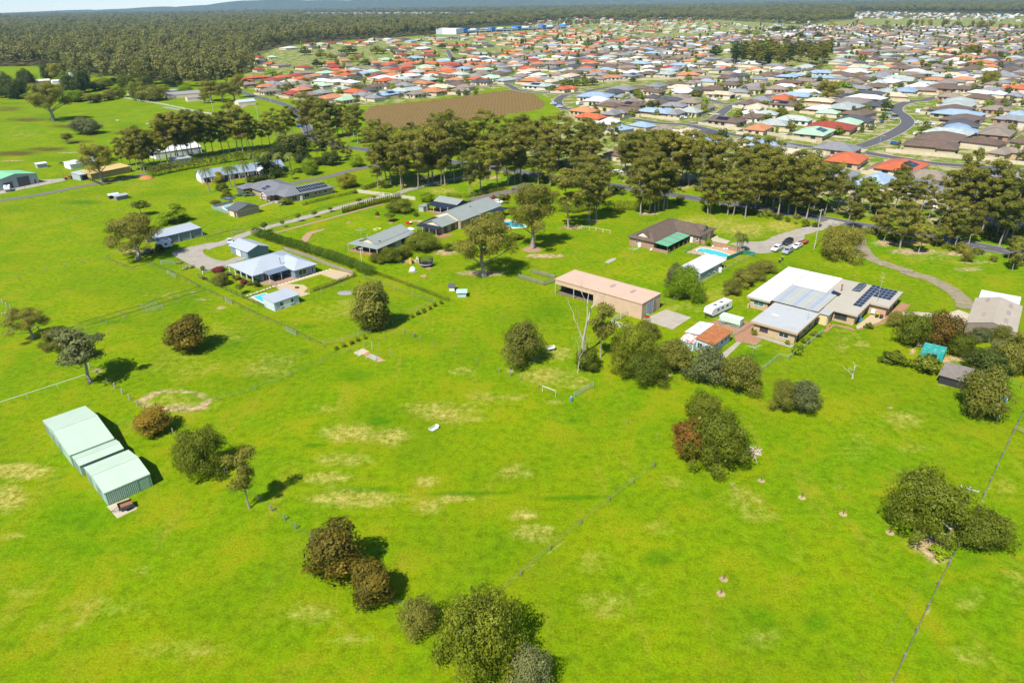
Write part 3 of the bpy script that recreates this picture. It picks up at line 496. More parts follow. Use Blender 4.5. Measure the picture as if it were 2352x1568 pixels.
def bare(seed, H, n=26, r0=.2, spread=.35):
    rnd = random.Random(seed); b = MB(); tips = []
    def grow(p, d, Ln, r, lv):
        e = p+d*Ln*.5+Vector((rnd.gauss(0, .06), rnd.gauss(0, .06), 0))*Ln; f = e+(d+Vector((rnd.gauss(0, .15), rnd.gauss(0, .15), .1))).normalized()*Ln*.5; b.tube([p, e, f], [r, r*.75, r*.5], 5, False)
        if lv < 4:
            for k in range(2 if lv else 3):
                nd = (d+Vector((rnd.gauss(0, spread*1.5), rnd.gauss(0, spread*1.5), rnd.uniform(0, .35)))).normalized(); grow(f if k < 2 else e, nd, Ln*rnd.uniform(.55, .8), r*.5, lv+1)
    grow(Vector((0, 0, -.1)), Vector((0, 0, 1)), H*.36, r0, 0)
    return b.mesh('trunk', bark_dead), max(v[2] for v in b.v), max(abs(v[0]) for v in b.v)*2
rng = random.Random(5)
def plant(key, v, bx, by, topy, w, label, cat='tree', group=None, leaf=None, name=None, H=None, Wm=None, var=None, lean=None):
    """stand a tree of a kind at a ground point; height and spread surveyed from the picture"""
    P = g(v, bx, by); dp = depth(P); L = TREES[key]; k = rng.randrange(len(L)) if var is None else var; h0, w0, tm, cm = L[k]
    if Wm is None: Wm = w*V[v][2]*dp/F
    if key in ('dome', 'dense', 'bush', 'cone', 'shrub', 'bigdome', 'garden'): P = P+Vector((P.x, P.y, 0)).normalized()*Wm*.18   # the picture gives the near edge of the crown
    if H is None: d = ray(*px(v, bx, topy)); H = max(.4, HC+d[2]*math.hypot(P.x, P.y)/math.hypot(d[0], d[1]))
    return stand(key, P, H, Wm, label, cat, group, leaf, name, k, lean)
NAMES = {'bigdome': 'leafy_tree', 'gum': 'gum_tree', 'spread': 'spreading_gum_tree', 'open': 'small_gum_tree', 'dense': 'dense_tree', 'dome': 'leafy_tree', 'bush': 'bushy_tree', 'ball': 'round_tree', 'cone': 'cone_tree', 'pencil': 'pencil_pine', 'shrub': 'shrub', 'palm': 'palm_tree', 'garden': 'garden_tree'}
ALLT = []
def stand(key, P, H, Wm, label, cat='tree', group=None, leaf=None, name=None, k=None, lean=None):
    if key == 'dome' and Wm > 7.5 and P.y < 230: key = 'bigdome'; k = None
    L = TREES[key]; k = rng.randrange(len(L)) if k is None else k; h0, w0, tm, cm = L[k]
    o = thing(name or NAMES[key], label, cat, P, rng.uniform(0, 6.283), group, (Wm/w0, Wm/w0, H/h0))
    if lean: o.rotation_euler = (lean[0], lean[1], 0.)
    inst('trunk' if key != 'shrub' else 'stem', tm, o); c = inst('crown' if key != 'shrub' else 'foliage', cm, o, mat=LM[leaf] if leaf else None); ALLT.append((P.x, P.y)); return o
# ---- single trees of the paddocks (label, leaf)
for a in (('spread', 'C0', 300, 715, 415, 330, 'leaning gum at the head of three gums along the paddock posts', 'gum'),
          ('spread', 'C0', 590, 930, 600, 290, 'crooked brownish gum between two others beside the paddock posts', 'gum'),
          ('open', 'C0', 832, 1112, 590, 330, 'tall grey-green gum with its shadow on bare dirt beside the white rail', 'grey'),
          ('dense', 'C0', 1755, 835, 505, 310, 'dense round tree with rusty top standing alone in the dry paddock', 'rust'),
          ('dense', 'C1', 1075, 645, 185, 315, 'tall dense olive tree beside the electric tape fence', 'olive'),
          ('bush', 'C2', 100, 965, 565, 340, 'feathery olive tree standing alone by the feed trough', 'olive'),
          ('dense', 'N5', 865, 190, 50, 170, 'low rusty-green round tree beside the patch of bare earth', 'rust'),
          ('dome', 'N5', 1140, 425, 155, 265, 'dark leafy tree on the fence line beside a spindly gum', 'green'),
          ('open', 'N5', 1385, 598, 265, 150, 'spindly half-bare gum on the fence line with a thin trunk', 'gum'),
          ('dense', 'N6', 400, 1005, 690, 250, 'larger of two rusty brown round trees on the near fence', 'rust'),
          ('dense', 'N6', 595, 1145, 915, 210, 'smaller of two rusty brown round trees on the near fence', 'rust'),
          ('bush', 'N6', 850, 1305, 1120, 200, 'loose olive bush beside the wire at the near fence corner', 'olive'),
          ('dome', 'N6', 1180, 1540, 1110, 500, 'huge spreading dark green tree at the corner of the near paddock', 'green'),
          ('bush', 'N6', 1455, 1640, 1405, 230, 'pale olive bush below the huge corner tree', 'grey'),
          ('dome', 'N7', 1010, 385, 90, 330, 'broad dark tree casting over bare soil and a fallen log', 'green'),
          ('dome', 'N7', 870, 320, 120, 210, 'rusty-edged leafy tree joined to the broad dark tree', 'orange'),
          ('dome', 'N7', 945, 140, -25, 170, 'bright green crown rising behind the broad dark tree', 'green'),
          ('dome', 'N8', 895, 765, 450, 395, 'wide domed fig tree over bare dirt beside the boundary fence', 'green'),
          ('dome', 'N8', 1215, 835, 640, 240, 'glossy green tree leaning over the boundary fence beside the fig', 'green'),
          ('bush', 'C3', 120, 1385, 1085, 200, 'thin grey-green twin tree with a slender trunk on the lawn', 'olive'),
          ('bush', 'C3', 300, 1410, 1090, 280, 'fuller grey-green twin tree beside the slender one on the lawn', 'grey'),
          ('shrub', 'C3', 1135, 950, 830, 185, 'wide low leafy bush on the lawn before the green shade house', 'green'),
          ('shrub', 'C3', 1440, 1030, 870, 260, 'spreading citrus bush right beside the green shade house', 'green'),
          ('bush', 'C3', 1170, 600, 465, 170, 'yellow-flecked bush at the end of the brick path', 'olive'),
          ('dome', 'C3', 1310, 790, 470, 240, 'dark green tree by the timber bench near the shade house', 'green'),
          ('dome', 'C3', 1570, 800, 480, 300, 'copper-tinged tree between two green ones behind the shade house', 'orange'),
          ('dome', 'C3', 1755, 880, 670, 190, 'fresh green tree beside the shade house garden bed', 'green'),
          ('bush', 'C3', 1930, 740, 610, 150, 'small grey-leaved tree before the brown shed gable', 'grey'),
          ('dome', 'C3', 2000, 1060, 800, 330, 'dark tree overhanging the corrugated hen house', 'dark'),
          ('dome', 'C3', 2200, 1040, 720, 300, 'cream-blossomed tree between the dark tree and the fence', 'olive'),
          ('dome', 'C3', 1930, 1430, 1000, 370, 'large dull olive tree beside the blue tarpaulin', 'olive'),
          ('bush', 'C3', 2120, 760, 580, 190, 'feathery pine-like tree hiding the brown shed corner', 'olive'),
          ('open', 'C3', 2270, 1020, 600, 140, 'slender feathery tree against the boundary fence by the shed', 'gum'),
          ('dome', 'C2', 1110, 1000, 590, 380, 'tangled green tree behind the bright leafy thicket', 'green'),
          ('dome', 'C2', 1210, 1130, 850, 420, 'bright leafy green thicket by the paddock corner post', 'green'),
          ('bush', 'C2', 1480, 1030, 720, 320, 'dull olive tree beside the blue cottage lean-to', 'olive'),
          ('bush', 'C2', 1230, 730, 545, 190, 'olive bush behind the cream cattle rails', 'olive'),
          ('bush', 'C2', 1790, 1130, 790, 350, 'willowy grey tree at the corner of the blue cottage', 'grey'),
          ('bush', 'C2', 2080, 1220, 870, 320, 'willowy dark-olive tree beside the green mesh fence', 'olive'),
          ('open', 'C2', 815, 880, 380, 220, 'slim young gum beside the dead tree', 'olive'),
          ('dome', 'C2', 690, 1005, 810, 200, 'leafy green bush round the foot of the dead tree', 'green'),
          ('dome', 'C2', 1590, 365, 60, 320, 'vivid lime green tree beside the white-roofed shed', 'bright'),
          ('bush', 'C2', 1490, 250, 35, 170, 'thin grey tree behind the vivid lime tree', 'grey'),
          ('bush', 'Z4', 1240, 960, 800, 190, 'olive screen bush closest to the caravan', 'olive'), ('bush', 'Z4', 1370, 870, 690, 260, 'olive screen bush second from the caravan', 'olive'), ('bush', 'Z4', 1480, 780, 630, 240, 'olive screen bush third from the caravan', 'olive'), ('bush', 'Z4', 1600, 720, 575, 220, 'olive screen bush beside the rubbish bins', 'olive'),
          ('dome', 'B3', 650, 1450, 1150, 380, 'big brown-green bush standing alone beside the dirt drive', 'gum'),
          ('bush', 'B3', 1820, 1480, 1340, 100, 'sparse young bush on the bare verge', 'gum'),
          ('spread', 'B0', 1270, 1450, 1045, 450, 'wide brown-leaved gum with a stacked timber heap under it', 'gum'),
          ('ball', 'B0', 1300, 1050, 915, 140, 'small round dark tree on a pale stem in the green paddock', 'green'),
          ('cone', 'B0', 1615, 1125, 945, 235, 'bright green cone-shaped tree in the green paddock', 'bright'),
          ('spread', 'B0', 935, 745, 385, 290, 'lone tall gum beside the yellow shed and lane gate', 'gum'),
          ('dome', 'B0', 800, 305, 155, 220, 'grey-green bushy tree beside the brown heath', 'grey'),
          ('open', 'B0', 620, 390, 290, 90, 'nearly bare grey sapling in the heath', 'gum'),
          ('spread', 'A0', 490, 1110, 755, 320, 'sprawling pale-limbed gum on the far pasture', 'gum'),
          ('spread', 'B2', 185, 1355, 760, 400, 'great spreading gum with a mulch ring on the lawn', 'gum'),
          ('spread', 'Z2', 1570, 1165, 520, 600, 'large dark gum over bark litter beside the long green-roofed house', 'gum'),
          ('dome', 'Z2', 890, 890, 690, 370, 'round shade tree behind the trampoline', 'green'),
          ('dome', 'Z2', 650, 470, 320, 230, 'leafy round tree at the end of the pencil pine row', 'green'),
          ('ball', 'Z2', 545, 560, 475, 110, 'tiny round tree in a stone-edged bed', 'green'),
          ('dome', 'Z2', 945, 345, 250, 145, 'bright round shrub by the cream paling wall', 'bright'),
          ('dome', 'Z2', 1380, 580, 490, 130, 'grey-green bush against the long green-roofed house', 'grey'),
          ('dome', 'Z3', 1545, 285, 105, 165, 'lime green round tree on the lawn by the sealed drive', 'bright'), ('dome', 'Z3', 1950, 425, 275, 210, 'yellow-leaved spreading tree inside the drive bend', 'yellow'), ('dome', 'Z3', 2050, 195, 70, 140, 'fresh green tree beside the sealed drive entrance', 'bright'), ('ball', 'Z3', 1345, 330, 240, 70, 'small green tree on the drive verge', 'bright'),
          ('cone', 'Z3', 540, 370, 250, 120, 'golden conifer beside the long blue-roofed house', 'yellow'), ('dome', 'Z3', 570, 465, 370, 110, 'dark leafy tree under the golden conifer', 'green'), ('bush', 'Z3', 620, 545, 435, 100, 'loose shrub in the blue hydrangea bed', 'green'), ('dome', 'Z3', 500, 600, 565, 100, 'low brown clipped shrub by the glass pool fence', 'rust'),
          ('cone', 'Z3', 1090, 320, 90, 240, 'tall dark conifer by the end of the blue-roofed house', 'dark'), ('dome', 'Z3', 1115, 325, 265, 90, 'bright clipped shrub near the dark conifer', 'bright'), ('dome', 'Z3', 895, 365, 295, 100, 'leafy bush on the verandah edge of the blue-roofed house', 'green'),
          ('bush', 'Z1', 800, 740, 595, 170, 'pale-flowered small tree in the front garden', 'olive'), ('ball', 'Z1', 1015, 830, 720, 80, 'little dark tree by the pool path', 'green'), ('ball', 'Z1', 1275, 150, 40, 60, 'street sapling where the clipped hedge meets the gravel drive', 'green'),
          ('dome', 'Z2', 570, 1020, 850, 190, 'glossy garden tree at the end of the verandah', 'green'), ('dome', 'Z2', 680, 960, 850, 170, 'leafy garden shrub behind the slide', 'green'), ('dome', 'Z2', 420, 1020, 920, 170, 'low dark shrub mass beside the lamp post', 'green'), ('bush', 'Z2', 1180, 890, 800, 100, 'small leafy bush on the garden bank', 'green'),
          ('dome', 'B3', 120, 150, 60, 90, 'dark garden bush beside the green-roofed corner house', 'green')):
    o = plant(*a[:7], leaf=a[7])
    if 'fig' in a[6].split():   # lift the crown and show the pale crooked trunk
        for c in o.children:
            if c.name.startswith('crown'): c.location.z = .75
    if 'domed fig' in a[6]:
        def lc(p): q = p-o.location; an = -o.rotation_euler.z; return Vector((q.x*math.cos(an)-q.y*math.sin(an), q.x*math.sin(an)+q.y*math.cos(an), q.z)); 
        f = lambda x, y, z: (lambda q: Vector((q.x/o.scale.x, q.y/o.scale.y, q.z/o.scale.z)))(lc(g('N8', x, y, 0)+Vector((0, 0, z)))); B = f(1052, 800, -.1); T = f(1052, 800, 2.6); b = MB()
        b.tube([B, B.lerp(T, .5), T], [.14, .1, .08], 8).tube([T, f(990, 760, 3.0), f(930, 730, 3.6)], [.08, .06, .03], 6).tube([T, f(1040, 720, 3.8), f(1040, 690, 4.6)], [.07, .05, .03], 6).tube([T, f(1110, 760, 3.4), f(1180, 740, 4)], [.07, .05, .03], 6).tube([B.lerp(T, .6), f(1000, 780, 1.6), f(960, 760, 1.2)], [.06, .05, .04], 6); b.build('limb', bark_dead, o)
plant('dome', 'Z1', 760, 590, 535, 120, 'crimson rounded shrub in the front garden', 'shrub', leaf='red', name='red_shrub')
for k, a in enumerate((('Z6', 1330, 830, 650, 230, 'cream blossom canopy beside the boundary fence'), ('Z6', 1240, 1060, 890, 200, 'cream blossom canopy over the hen house tree'))):
    plant('bush', *a, leaf='cream', name='flowering_tree')
# dead trees
def dead(v, bx, by, topy, label, seed, r0=.2, spread=.3):
    tm, h, w = bare(seed, 10, r0=r0, spread=spread); H = eh(v, (bx, by), (bx, topy)); o = thing('dead_tree', label, 'tree', g(v, bx, by), seed, None, (H/h,)*3); inst('trunk', tm, o); return o
dead('C2', 655, 840, 130, 'tall bare dead tree in front of the tan shed', 3, .22, .26); dead('C2', 605, 1022, 600, 'thin pale dead sapling beside the leafy bush', 4, .12, .2); dead('C3', 775, 1075, 930, 'small stunted leafless tree on the lawn', 7, .5, .6); dead('B3', 1650, 1160, 960, 'bare dead gum on the road verge', 9, .2, .35)
# ---- gum belt along the main road
GB = 'gum belt along the main road'
for v, L in (('B1', ((1120, 812, 480), (1160, 760, 190), (1240, 770, 300), (1335, 812, 260), (1358, 790, 330), (1200, 720, 200), (1490, 806, 300), (1580, 750, 220), (1625, 730, 200), (1700, 765, 260), (1738, 775, 300), (1785, 690, 110), (1740, 640, 140), (1900, 640, 90), (1970, 872, 400), (2072, 836, 360), (2225, 795, 260), (2312, 775, 230), (2100, 600, 90), (2000, 610, 130), (2250, 600, 150), (1560, 640, 200), (1400, 680, 260), (1450, 600, 180), (1280, 640, 220), (1100, 640, 230))),
             ('B2', ((25, 755, 250), (85, 740, 260), (240, 765, 280), (350, 790, 380), (130, 560, 110), (230, 600, 150), (300, 540, 90), (420, 600, 120), (500, 590, 330), (590, 600, 380), (690, 560, 170), (770, 570, 150), (60, 620, 120), (520, 1165, 620), (705, 1102, 620), (775, 1085, 590), (740, 900, 410), (640, 860, 470), (840, 880, 480), (1180, 1042, 560), (1262, 1022, 480), (1310, 1022, 520), (1345, 1005, 430), (1388, 1000, 440), (1425, 985, 600), (930, 480, 190), (1040, 640, 320), (1120, 720, 240), (1245, 840, 290), (1290, 830, 470), (1500, 760, 300), (1620, 780, 330), (1740, 820, 340), (1690, 720, 330), (1850, 800, 320), (1950, 840, 370), (1800, 1042, 640), (1820, 1030, 600), (1980, 1045, 630), (2030, 1050, 560), (2142, 1072, 480), (2060, 900, 390), (2170, 900, 400), (2260, 930, 380), (2330, 960, 430), (2230, 1000, 560), (1420, 700, 300), (1560, 640, 260), (2100, 980, 520))),
             ('B3', ((90, 1060, 420), (180, 1040, 500), (250, 1060, 560), (350, 1080, 600), (40, 980, 400), (130, 960, 430), (300, 980, 440), (420, 1000, 520), (520, 1040, 560), (600, 960, 580), (640, 980, 600), (740, 1100, 690), (780, 1180, 900), (860, 1000, 690), (990, 1050, 760), (1080, 1010, 700), (1240, 1040, 660), (1160, 1020, 680), (1210, 1352, 880), (1060, 1290, 950), (1000, 1240, 980), (1380, 1398, 1060), (1330, 1300, 1000), (1470, 1090, 740), (1560, 1160, 780), (1640, 1322, 960), (1715, 1342, 1010), (1842, 1312, 930), (1660, 1310, 900), (1540, 1340, 1090), (1600, 1080, 560), (1720, 1100, 590), (1840, 1130, 560), (1960, 1140, 590), (2060, 1160, 690), (2120, 1332, 790), (2190, 1180, 690), (2290, 1180, 640), (2340, 1220, 700), (2240, 1560, 1200), (2330, 1500, 1240), (2200, 1460, 1220), (1400, 1020, 640), (1790, 980, 420), (1330, 1010, 660), (930, 1020, 740)))):
    for k, (x, y, t) in enumerate(L):
        H = eh(v, (x, y), (x, t)); H = max(9, min(27, H))*rng.uniform(.82, 1.06); where = {'B1': ('beside the gravel drive', 'on the verge opposite the brown field'), 'B2': ('between the long green-roofed house and the road', 'behind the brown tiled house'), 'B3': ('behind the parked cars', 'round the dirt drive entrance')}[v][x > 1300 if v != 'B3' else x > 800]; lf = ('gum', 'gum', 'olive')[k % 3]; lb = 'tall %s gum %s, in the roadside belt' % ({'gum': 'brownish', 'olive': 'olive-green'}[lf], where); plant('gum', v, x, y, 0, 0, lb, group=lb+' row', leaf=lf, H=H, Wm=H*rng.uniform(.34, .56))
for k in range(56):   # the far verge of the road, trees standing between the road and the estate
    j = rng.randrange(70, len(MAIN)-4); q = MAIN[j].lerp(MAIN[j+1], rng.random()); n_ = norms(MAIN)[j]; H = rng.uniform(13, 23); u_ = 1176+F*float(np.array(q-Vector((0, 0, HC))) @ RT)/depth(q)
    if not 1840 < u_ < 2200: stand('gum', q+n_*rng.uniform(7, 26), H, H*rng.uniform(.42, .55), 'bushy gum on the estate side of the main road', group='gums on the estate side of the main road', leaf=('gum', 'olive')[k % 2])
GC = 'gum clump behind the hedge row'
for x, y, t in ((1210, 640, 260), (1260, 600, 240), (1300, 640, 225), (1330, 650, 240), (1130, 600, 330), (1380, 620, 250), (1420, 610, 270), (1540, 560, 120), (1580, 570, 110), (1620, 540, 90), (1640, 530, 100), (1690, 540, 130), (1740, 530, 90), (1780, 530, 75), (1850, 500, 90), (1900, 500, 80), (1960, 480, 120), (2050, 470, 100), (2110, 470, 90), (2180, 460, 0), (2230, 470, 40), (2300, 460, 110), (2330, 440, 130), (1480, 570, 220)):
    H = max(9, min(25, eh('B0', (x, y), (x, t)))); plant('gum', 'B0', x, y, 0, 0, 'tall gum in the clump behind the long hedge row', group=GC, H=H, Wm=H*.42, leaf=('gum', 'olive')[x % 2])
GD = 'gum grove round the road bend'
for x, y, t in ((60, 420, 180), (130, 400, 100), (200, 360, 60), (280, 380, 90), (340, 350, 40), (520, 260, -60), (480, 320, -90), (560, 290, -40), (600, 420, 60), (650, 350, -20), (700, 330, 20), (760, 330, 10), (860, 380, 120), (935, 395, 20), (800, 300, 0), (900, 330, 40), (580, 560, 250), (640, 540, 300), (740, 560, 310), (800, 520, 380), (860, 560, 400), (440, 300, 10), (380, 480, 320), (300, 500, 320), (250, 430, 310), (420, 560, 440), (680, 450, 180)):
    H = max(8, min(27, eh('B1', (x, y), (x, t)))); plant('gum', 'B1', x, y, 0, 0, 'gum tree in the grove round the bend of the main road', group=GD, H=H, Wm=H*.44, leaf=('gum', 'gum', 'olive', 'dark')[(x+y) % 4])
for x, y, t, w in ((340, 480, 310, 260), (120, 640, 500, 200), (180, 560, 420, 170), (430, 560, 470, 160), (690, 590, 470, 150), (530, 590, 520, 150)): plant('dome', 'B1', x, y, t, w, 'dense dark green tree under the gums at the road bend', group='dark trees at the road bend', leaf='dark')
# ---- trees round the far pasture houses
GP = 'trees round the far farmhouses'
for k, (x, y, t, w, lf) in enumerate(((60, 900, 700, 200, 'dark'), (150, 910, 720, 200, 'dark'), (20, 760, 660, 90, 'green'), (270, 830, 640, 130, 'dark'), (230, 910, 860, 110, 'green'), (460, 740, 590, 130, 'dark'), (540, 760, 580, 140, 'gum'), (650, 660, 590, 120, 'gum'), (700, 860, 680, 200, 'dark'), (780, 850, 650, 140, 'dark'), (880, 830, 740, 120, 'green'), (960, 820, 720, 150, 'green'), (690, 940, 830, 160, 'bright'), (740, 930, 840, 110, 'yellow'), (1060, 770, 720, 110, 'dark'), (880, 940, 860, 110, 'olive'), (960, 930, 860, 90, 'gum'), (1010, 920, 830, 100, 'olive'), (1100, 900, 800, 110, 'green'), (830, 950, 860, 110, 'gum'), (1280, 920, 750, 150, 'green'), (1400, 930, 790, 230, 'olive'), (1480, 880, 790, 140, 'green'), (1710, 860, 785, 130, 'bright'), (1600, 800, 690, 150, 'dark'), (1180, 830, 690, 130, 'green'), (1350, 820, 700, 140, 'dark'), (1940, 930, 740, 180, 'gum'), (2050, 940, 760, 170, 'gum'), (2160, 930, 760, 150, 'gum'), (1880, 950, 850, 100, 'gum'), (2200, 900, 690, 130, 'gum'), (500, 690, 580, 120, 'gum'))):
    plant('dome' if lf not in ('gum',) else 'spread', 'A0', x, y, t, w, 'garden or paddock tree around the far farmhouses', group=GP, leaf=lf)
rr = random.Random(77); EDGE = []; BELT = []   # trees too small to pick apart: they join the forest and the green belt
for k in range(130):
    x = rr.uniform(560, 2240); y = 560+.1*(x-560)+rr.uniform(0, 190)+(60 if x > 1600 else 0); q = g('A0', x, min(y, 800)); EDGE.append((q.x, q.y))
GS_ = 'gum copse inside the estate'
for k in range(72):
    x = rr.uniform(-330, 560); y = 580+rr.uniform(-80, 45)-(abs(x-100)*.03); plant('gum', 'A3', x, y, 0, 0, 'gum tree in the copse inside the housing estate', group=GS_, H=rr.uniform(15, 25), Wm=rr.uniform(8, 12), leaf=rr.choice(('gum', 'dark', 'olive')))
for x, y, t, w in ((540, 945, 745, 230), (2030, 780, 650, 140), (1870, 520, 410, 130)): plant('spread' if x < 1000 else 'dome', 'A3', x, y, t, w, 'large old tree standing among the estate houses near a street', group='large old estate trees', leaf='gum')
# rows: pencil pines, drive saplings, hedges
for k in range(29):
    a, b = g('Z2', 20, 470), g('Z2', 640, 315); P = a.lerp(b, (k/28)**1.0); stand('pencil', P, 2.6*rr.uniform(.9, 1.1), .75, 'slim pencil pine in the row edging the gravel drive', group='pencil pines edging the gravel drive')
for x, y, t in ((1045, 910, 805), (1235, 860, 780), (1412, 800, 705), (1592, 755, 680), (1765, 690, 640), (2080, 605, 540), (2242, 560, 515)): plant('ball', 'Z3', x, y, t, 52, 'sapling in the row beside the gravel drive', group='drive saplings', leaf='green')
def hedge(label, v, pts, w, h, leaf, n, size, seed):
    L = [g(v, *p) for p in pts]; r = random.Random(seed); cl = []; o = thing('hedge', label, 'hedge', L[0])
    for a, b in zip(L[:-1], L[1:]):
        k = max(2, int((b-a).length/(w*.55)))
        for j in range(k): q = a.lerp(b, (j+r.random()*.6)/k)-L[0]; cl.append(((q.x+r.uniform(-.1, .1), q.y, h*.52), (w*.56, w*.56, h*.52*r.uniform(.92, 1.12))))
    inst('foliage', leaves('foliage', cl, n, size, seed, LM[leaf], bias=.15, down=.3, amp=.05), o)
    b = MB()
    for c in cl[::2]: b.tube([(c[0][0], c[0][1], -.05), (c[0][0], c[0][1], h*.6)], .05, 5)
    b.build('stems', bark_dark, o); return o
hedge('long clipped green hedge beside the blue-grey house', 'Z1', [(1175, 190), (1400, 265), (1700, 355), (2000, 450), (2250, 540), (2352, 590), (2480, 640)], 3.3, 2.9, 'hedge', 30000, .2, 11)
hedge('long olive hedge row behind the blue-roofed house', 'Z7', [(1390, 350), (1520, 320), (1700, 285), (1900, 250), (2100, 215), (2330, 185), (2500, 165)], 4.2, 4.4, 'olive', 9000, .42, 12)
hedge('low clipped shrub border beside the black rail drive fence', 'Z3', [(1460, 620), (1600, 580), (1750, 545), (1900, 515), (2050, 480)], 1.3, 1.1, 'green', 2600, .22, 13)
hedge('dark shrub border under the gums by the drive', 'Z2', [(250, 215), (330, 190), (420, 160), (520, 140)], 2.2, 1.8, 'dark', 2200, .28, 14)
hedge('shrub border along the drive of the long green-roofed house', 'Z2', [(1160, 280), (1280, 295), (1390, 300), (1450, 285), (1560, 265), (1680, 235), (1830, 205)], 1.9, 1.5, 'green', 3400, .24, 15)
hedge('green shrub screen at the foot of the roadside gums', 'B2', [(430, 1010), (560, 1030), (700, 1000), (950, 1000), (1100, 1000), (1250, 980), (1420, 975)], 3.2, 3.4, 'green', 7000, .34, 16)
hedge('flowering shrub strip along the black garden fence', 'C1', [(520, 275), (620, 245), (720, 210), (820, 170), (920, 135)], .9, .9, 'green', 1700, .2, 17)
hedge('line of young green shrubs below the long hedge', 'C1', [(1050, 100), (1200, 150), (1350, 205), (1500, 260), (1650, 320), (1770, 365)], 1.2, .9, 'green', 2200, .22, 18)
for k, (x, y) in enumerate(((740, 815), (810, 790), (880, 765), (935, 735), (1000, 715), (1435, 520), (1490, 495), (1540, 470), (1600, 445), (1640, 415), (1700, 395))): plant('shrub', 'C1', x, y, y-38, 36, 'knee-high sapling in the row along the lot boundary', 'shrub', group='boundary saplings', leaf='green')
for v, x, y, t, w, lf, lb in (('Z1', 860, 630, 590, 70, 'grey', 'grey-leaved garden shrub beside the first verandah post'), ('Z1', 930, 655, 620, 50, 'grey', 'silver garden shrub under the verandah edge'), ('Z1', 975, 680, 635, 60, 'rust', 'brown grassy shrub in the front garden'), ('Z1', 1050, 720, 670, 70, 'red', 'maroon shrub by the verandah posts'), ('Z1', 1120, 735, 690, 80, 'olive', 'olive shrub near the verandah corner'), ('Z1', 1180, 760, 680, 60, 'dark', 'dark upright shrub by the deck corner'), ('Z1', 600, 580, 520, 50, 'green', 'small leafy shrub at the garden gate'), ('Z1', 610, 670, 640, 40, 'red', 'red-leaved shrub on the garden fence'),
                            ('Z2', 1680, 330, 275, 70, 'red', 'purple-leaved shrub by the parked white car'), ('Z2', 1835, 315, 265, 50, 'red', 'second purple-leaved shrub beyond the parked white car'), ('Z2', 1775, 340, 265, 80, 'green', 'dark round shrub between the purple ones'), ('Z2', 1820, 365, 330, 60, 'yellow', 'yellow-leaved shrub by the pool house'), ('Z2', 1650, 560, 460, 120, 'bright', 'fern-like tree by the shade sail'), ('Z2', 1750, 620, 450, 130, 'olive', 'tall loose tree beside the blue pool'), ('Z2', 400, 500, 450, 40, 'orange', 'small reddish shrub in a lawn bed'), ('Z2', 825, 505, 455, 60, 'green', 'round shrub by the timber vegetable frames'), ('Z2', 1900, 770, 700, 170, 'green', 'dense shrub on the bank below the blue pool'),
                            ('Z3', 860, 500, 430, 110, 'green', 'leafy shrub above the hydrangeas'), ('Z3', 1255, 620, 540, 100, 'green', 'bushy shrub at the patio corner'), ('Z3', 2030, 490, 445, 60, 'green', 'rounded shrub at the end of the cream rail fence'), ('Z3', 1430, 260, 215, 90, 'dark', 'dark low shrub by the shaded courtyard'),
                            ('Z4', 995, 420, 335, 70, 'bright', 'lime-leaved shrub against the brick pool wall'), ('Z5', 750, 675, 630, 60, 'green', 'yellow-speckled shrub at the flat-roofed house corner'), ('Z5', 1800, 620, 565, 64, 'green', 'clipped round bush by the brick path'), ('Z5', 1060, 765, 725, 44, 'bright', 'small bright shrub against the flat-roofed house'), ('Z5', 1225, 755, 695, 80, 'green', 'leafy shrub on the mesh fence by the path'), ('Z5', 1150, 860, 760, 110, 'bright', 'bright climbing shrub along the mesh fence'), ('Z5', 1310, 690, 650, 60, 'olive', 'small flowering shrub beside the side path'),
                            ('Z6', 1285, 1390, 1290, 150, 'bright', 'bright leafy patch in the bed beside the blue tarpaulin'), ('N8', 1005, 870, 810, 110, 'bright', 'low green mound on the bare dirt under the fig'), ('N6', 275, 760, 720, 60, 'green', 'leafy weed clump beside the timber gate'), ('B0', 1470, 1400, 1310, 60, 'dark', 'dark bush by the horse truck')):
    plant('shrub', v, x, y, t, w, lb, 'shrub', leaf=lf)
hyd = plant('shrub', 'Z3', 850, 510, 480, 150, 'wide blue hydrangea bed by the grey garage', 'shrub', leaf='blue'); plant('shrub', 'Z3', 625, 550, 520, 120, 'ring of blue hydrangeas on the lawn', 'shrub', leaf='blue')
plant('shrub', 'Z1', 330, 495, 470, 90, 'white rose clump along the horse yard fence', 'shrub', leaf='cream'); plant('shrub', 'Z1', 440, 545, 510, 90, 'white rose clump nearer the garden gate', 'shrub', leaf='cream')
for x, y, t in ((430, 475, 170), (665, 420, 170), (715, 425, 160), (840, 370, 100), (965, 345, 10), (1070, 240, 0), (1200, 280, 10), (1330, 240, 20)): plant('palm', 'Z3', x, y, 0, 0, 'tall feather palm by the long blue-roofed house', group='palms by the blue-roofed house', H=max(8, min(16, eh('Z3', (x, y), (x, t)))), Wm=5.2)
for x, y, t in ((1300, 490, 270), (1320, 495, 250), (1340, 490, 265), (1365, 470, 300)): plant('palm', 'Z4', x, y, 0, 0, 'slender palm in the clump by the oval pool', group='palms by the oval pool', H=max(4, eh('Z4', (x, y), (x, t))), Wm=3.4)
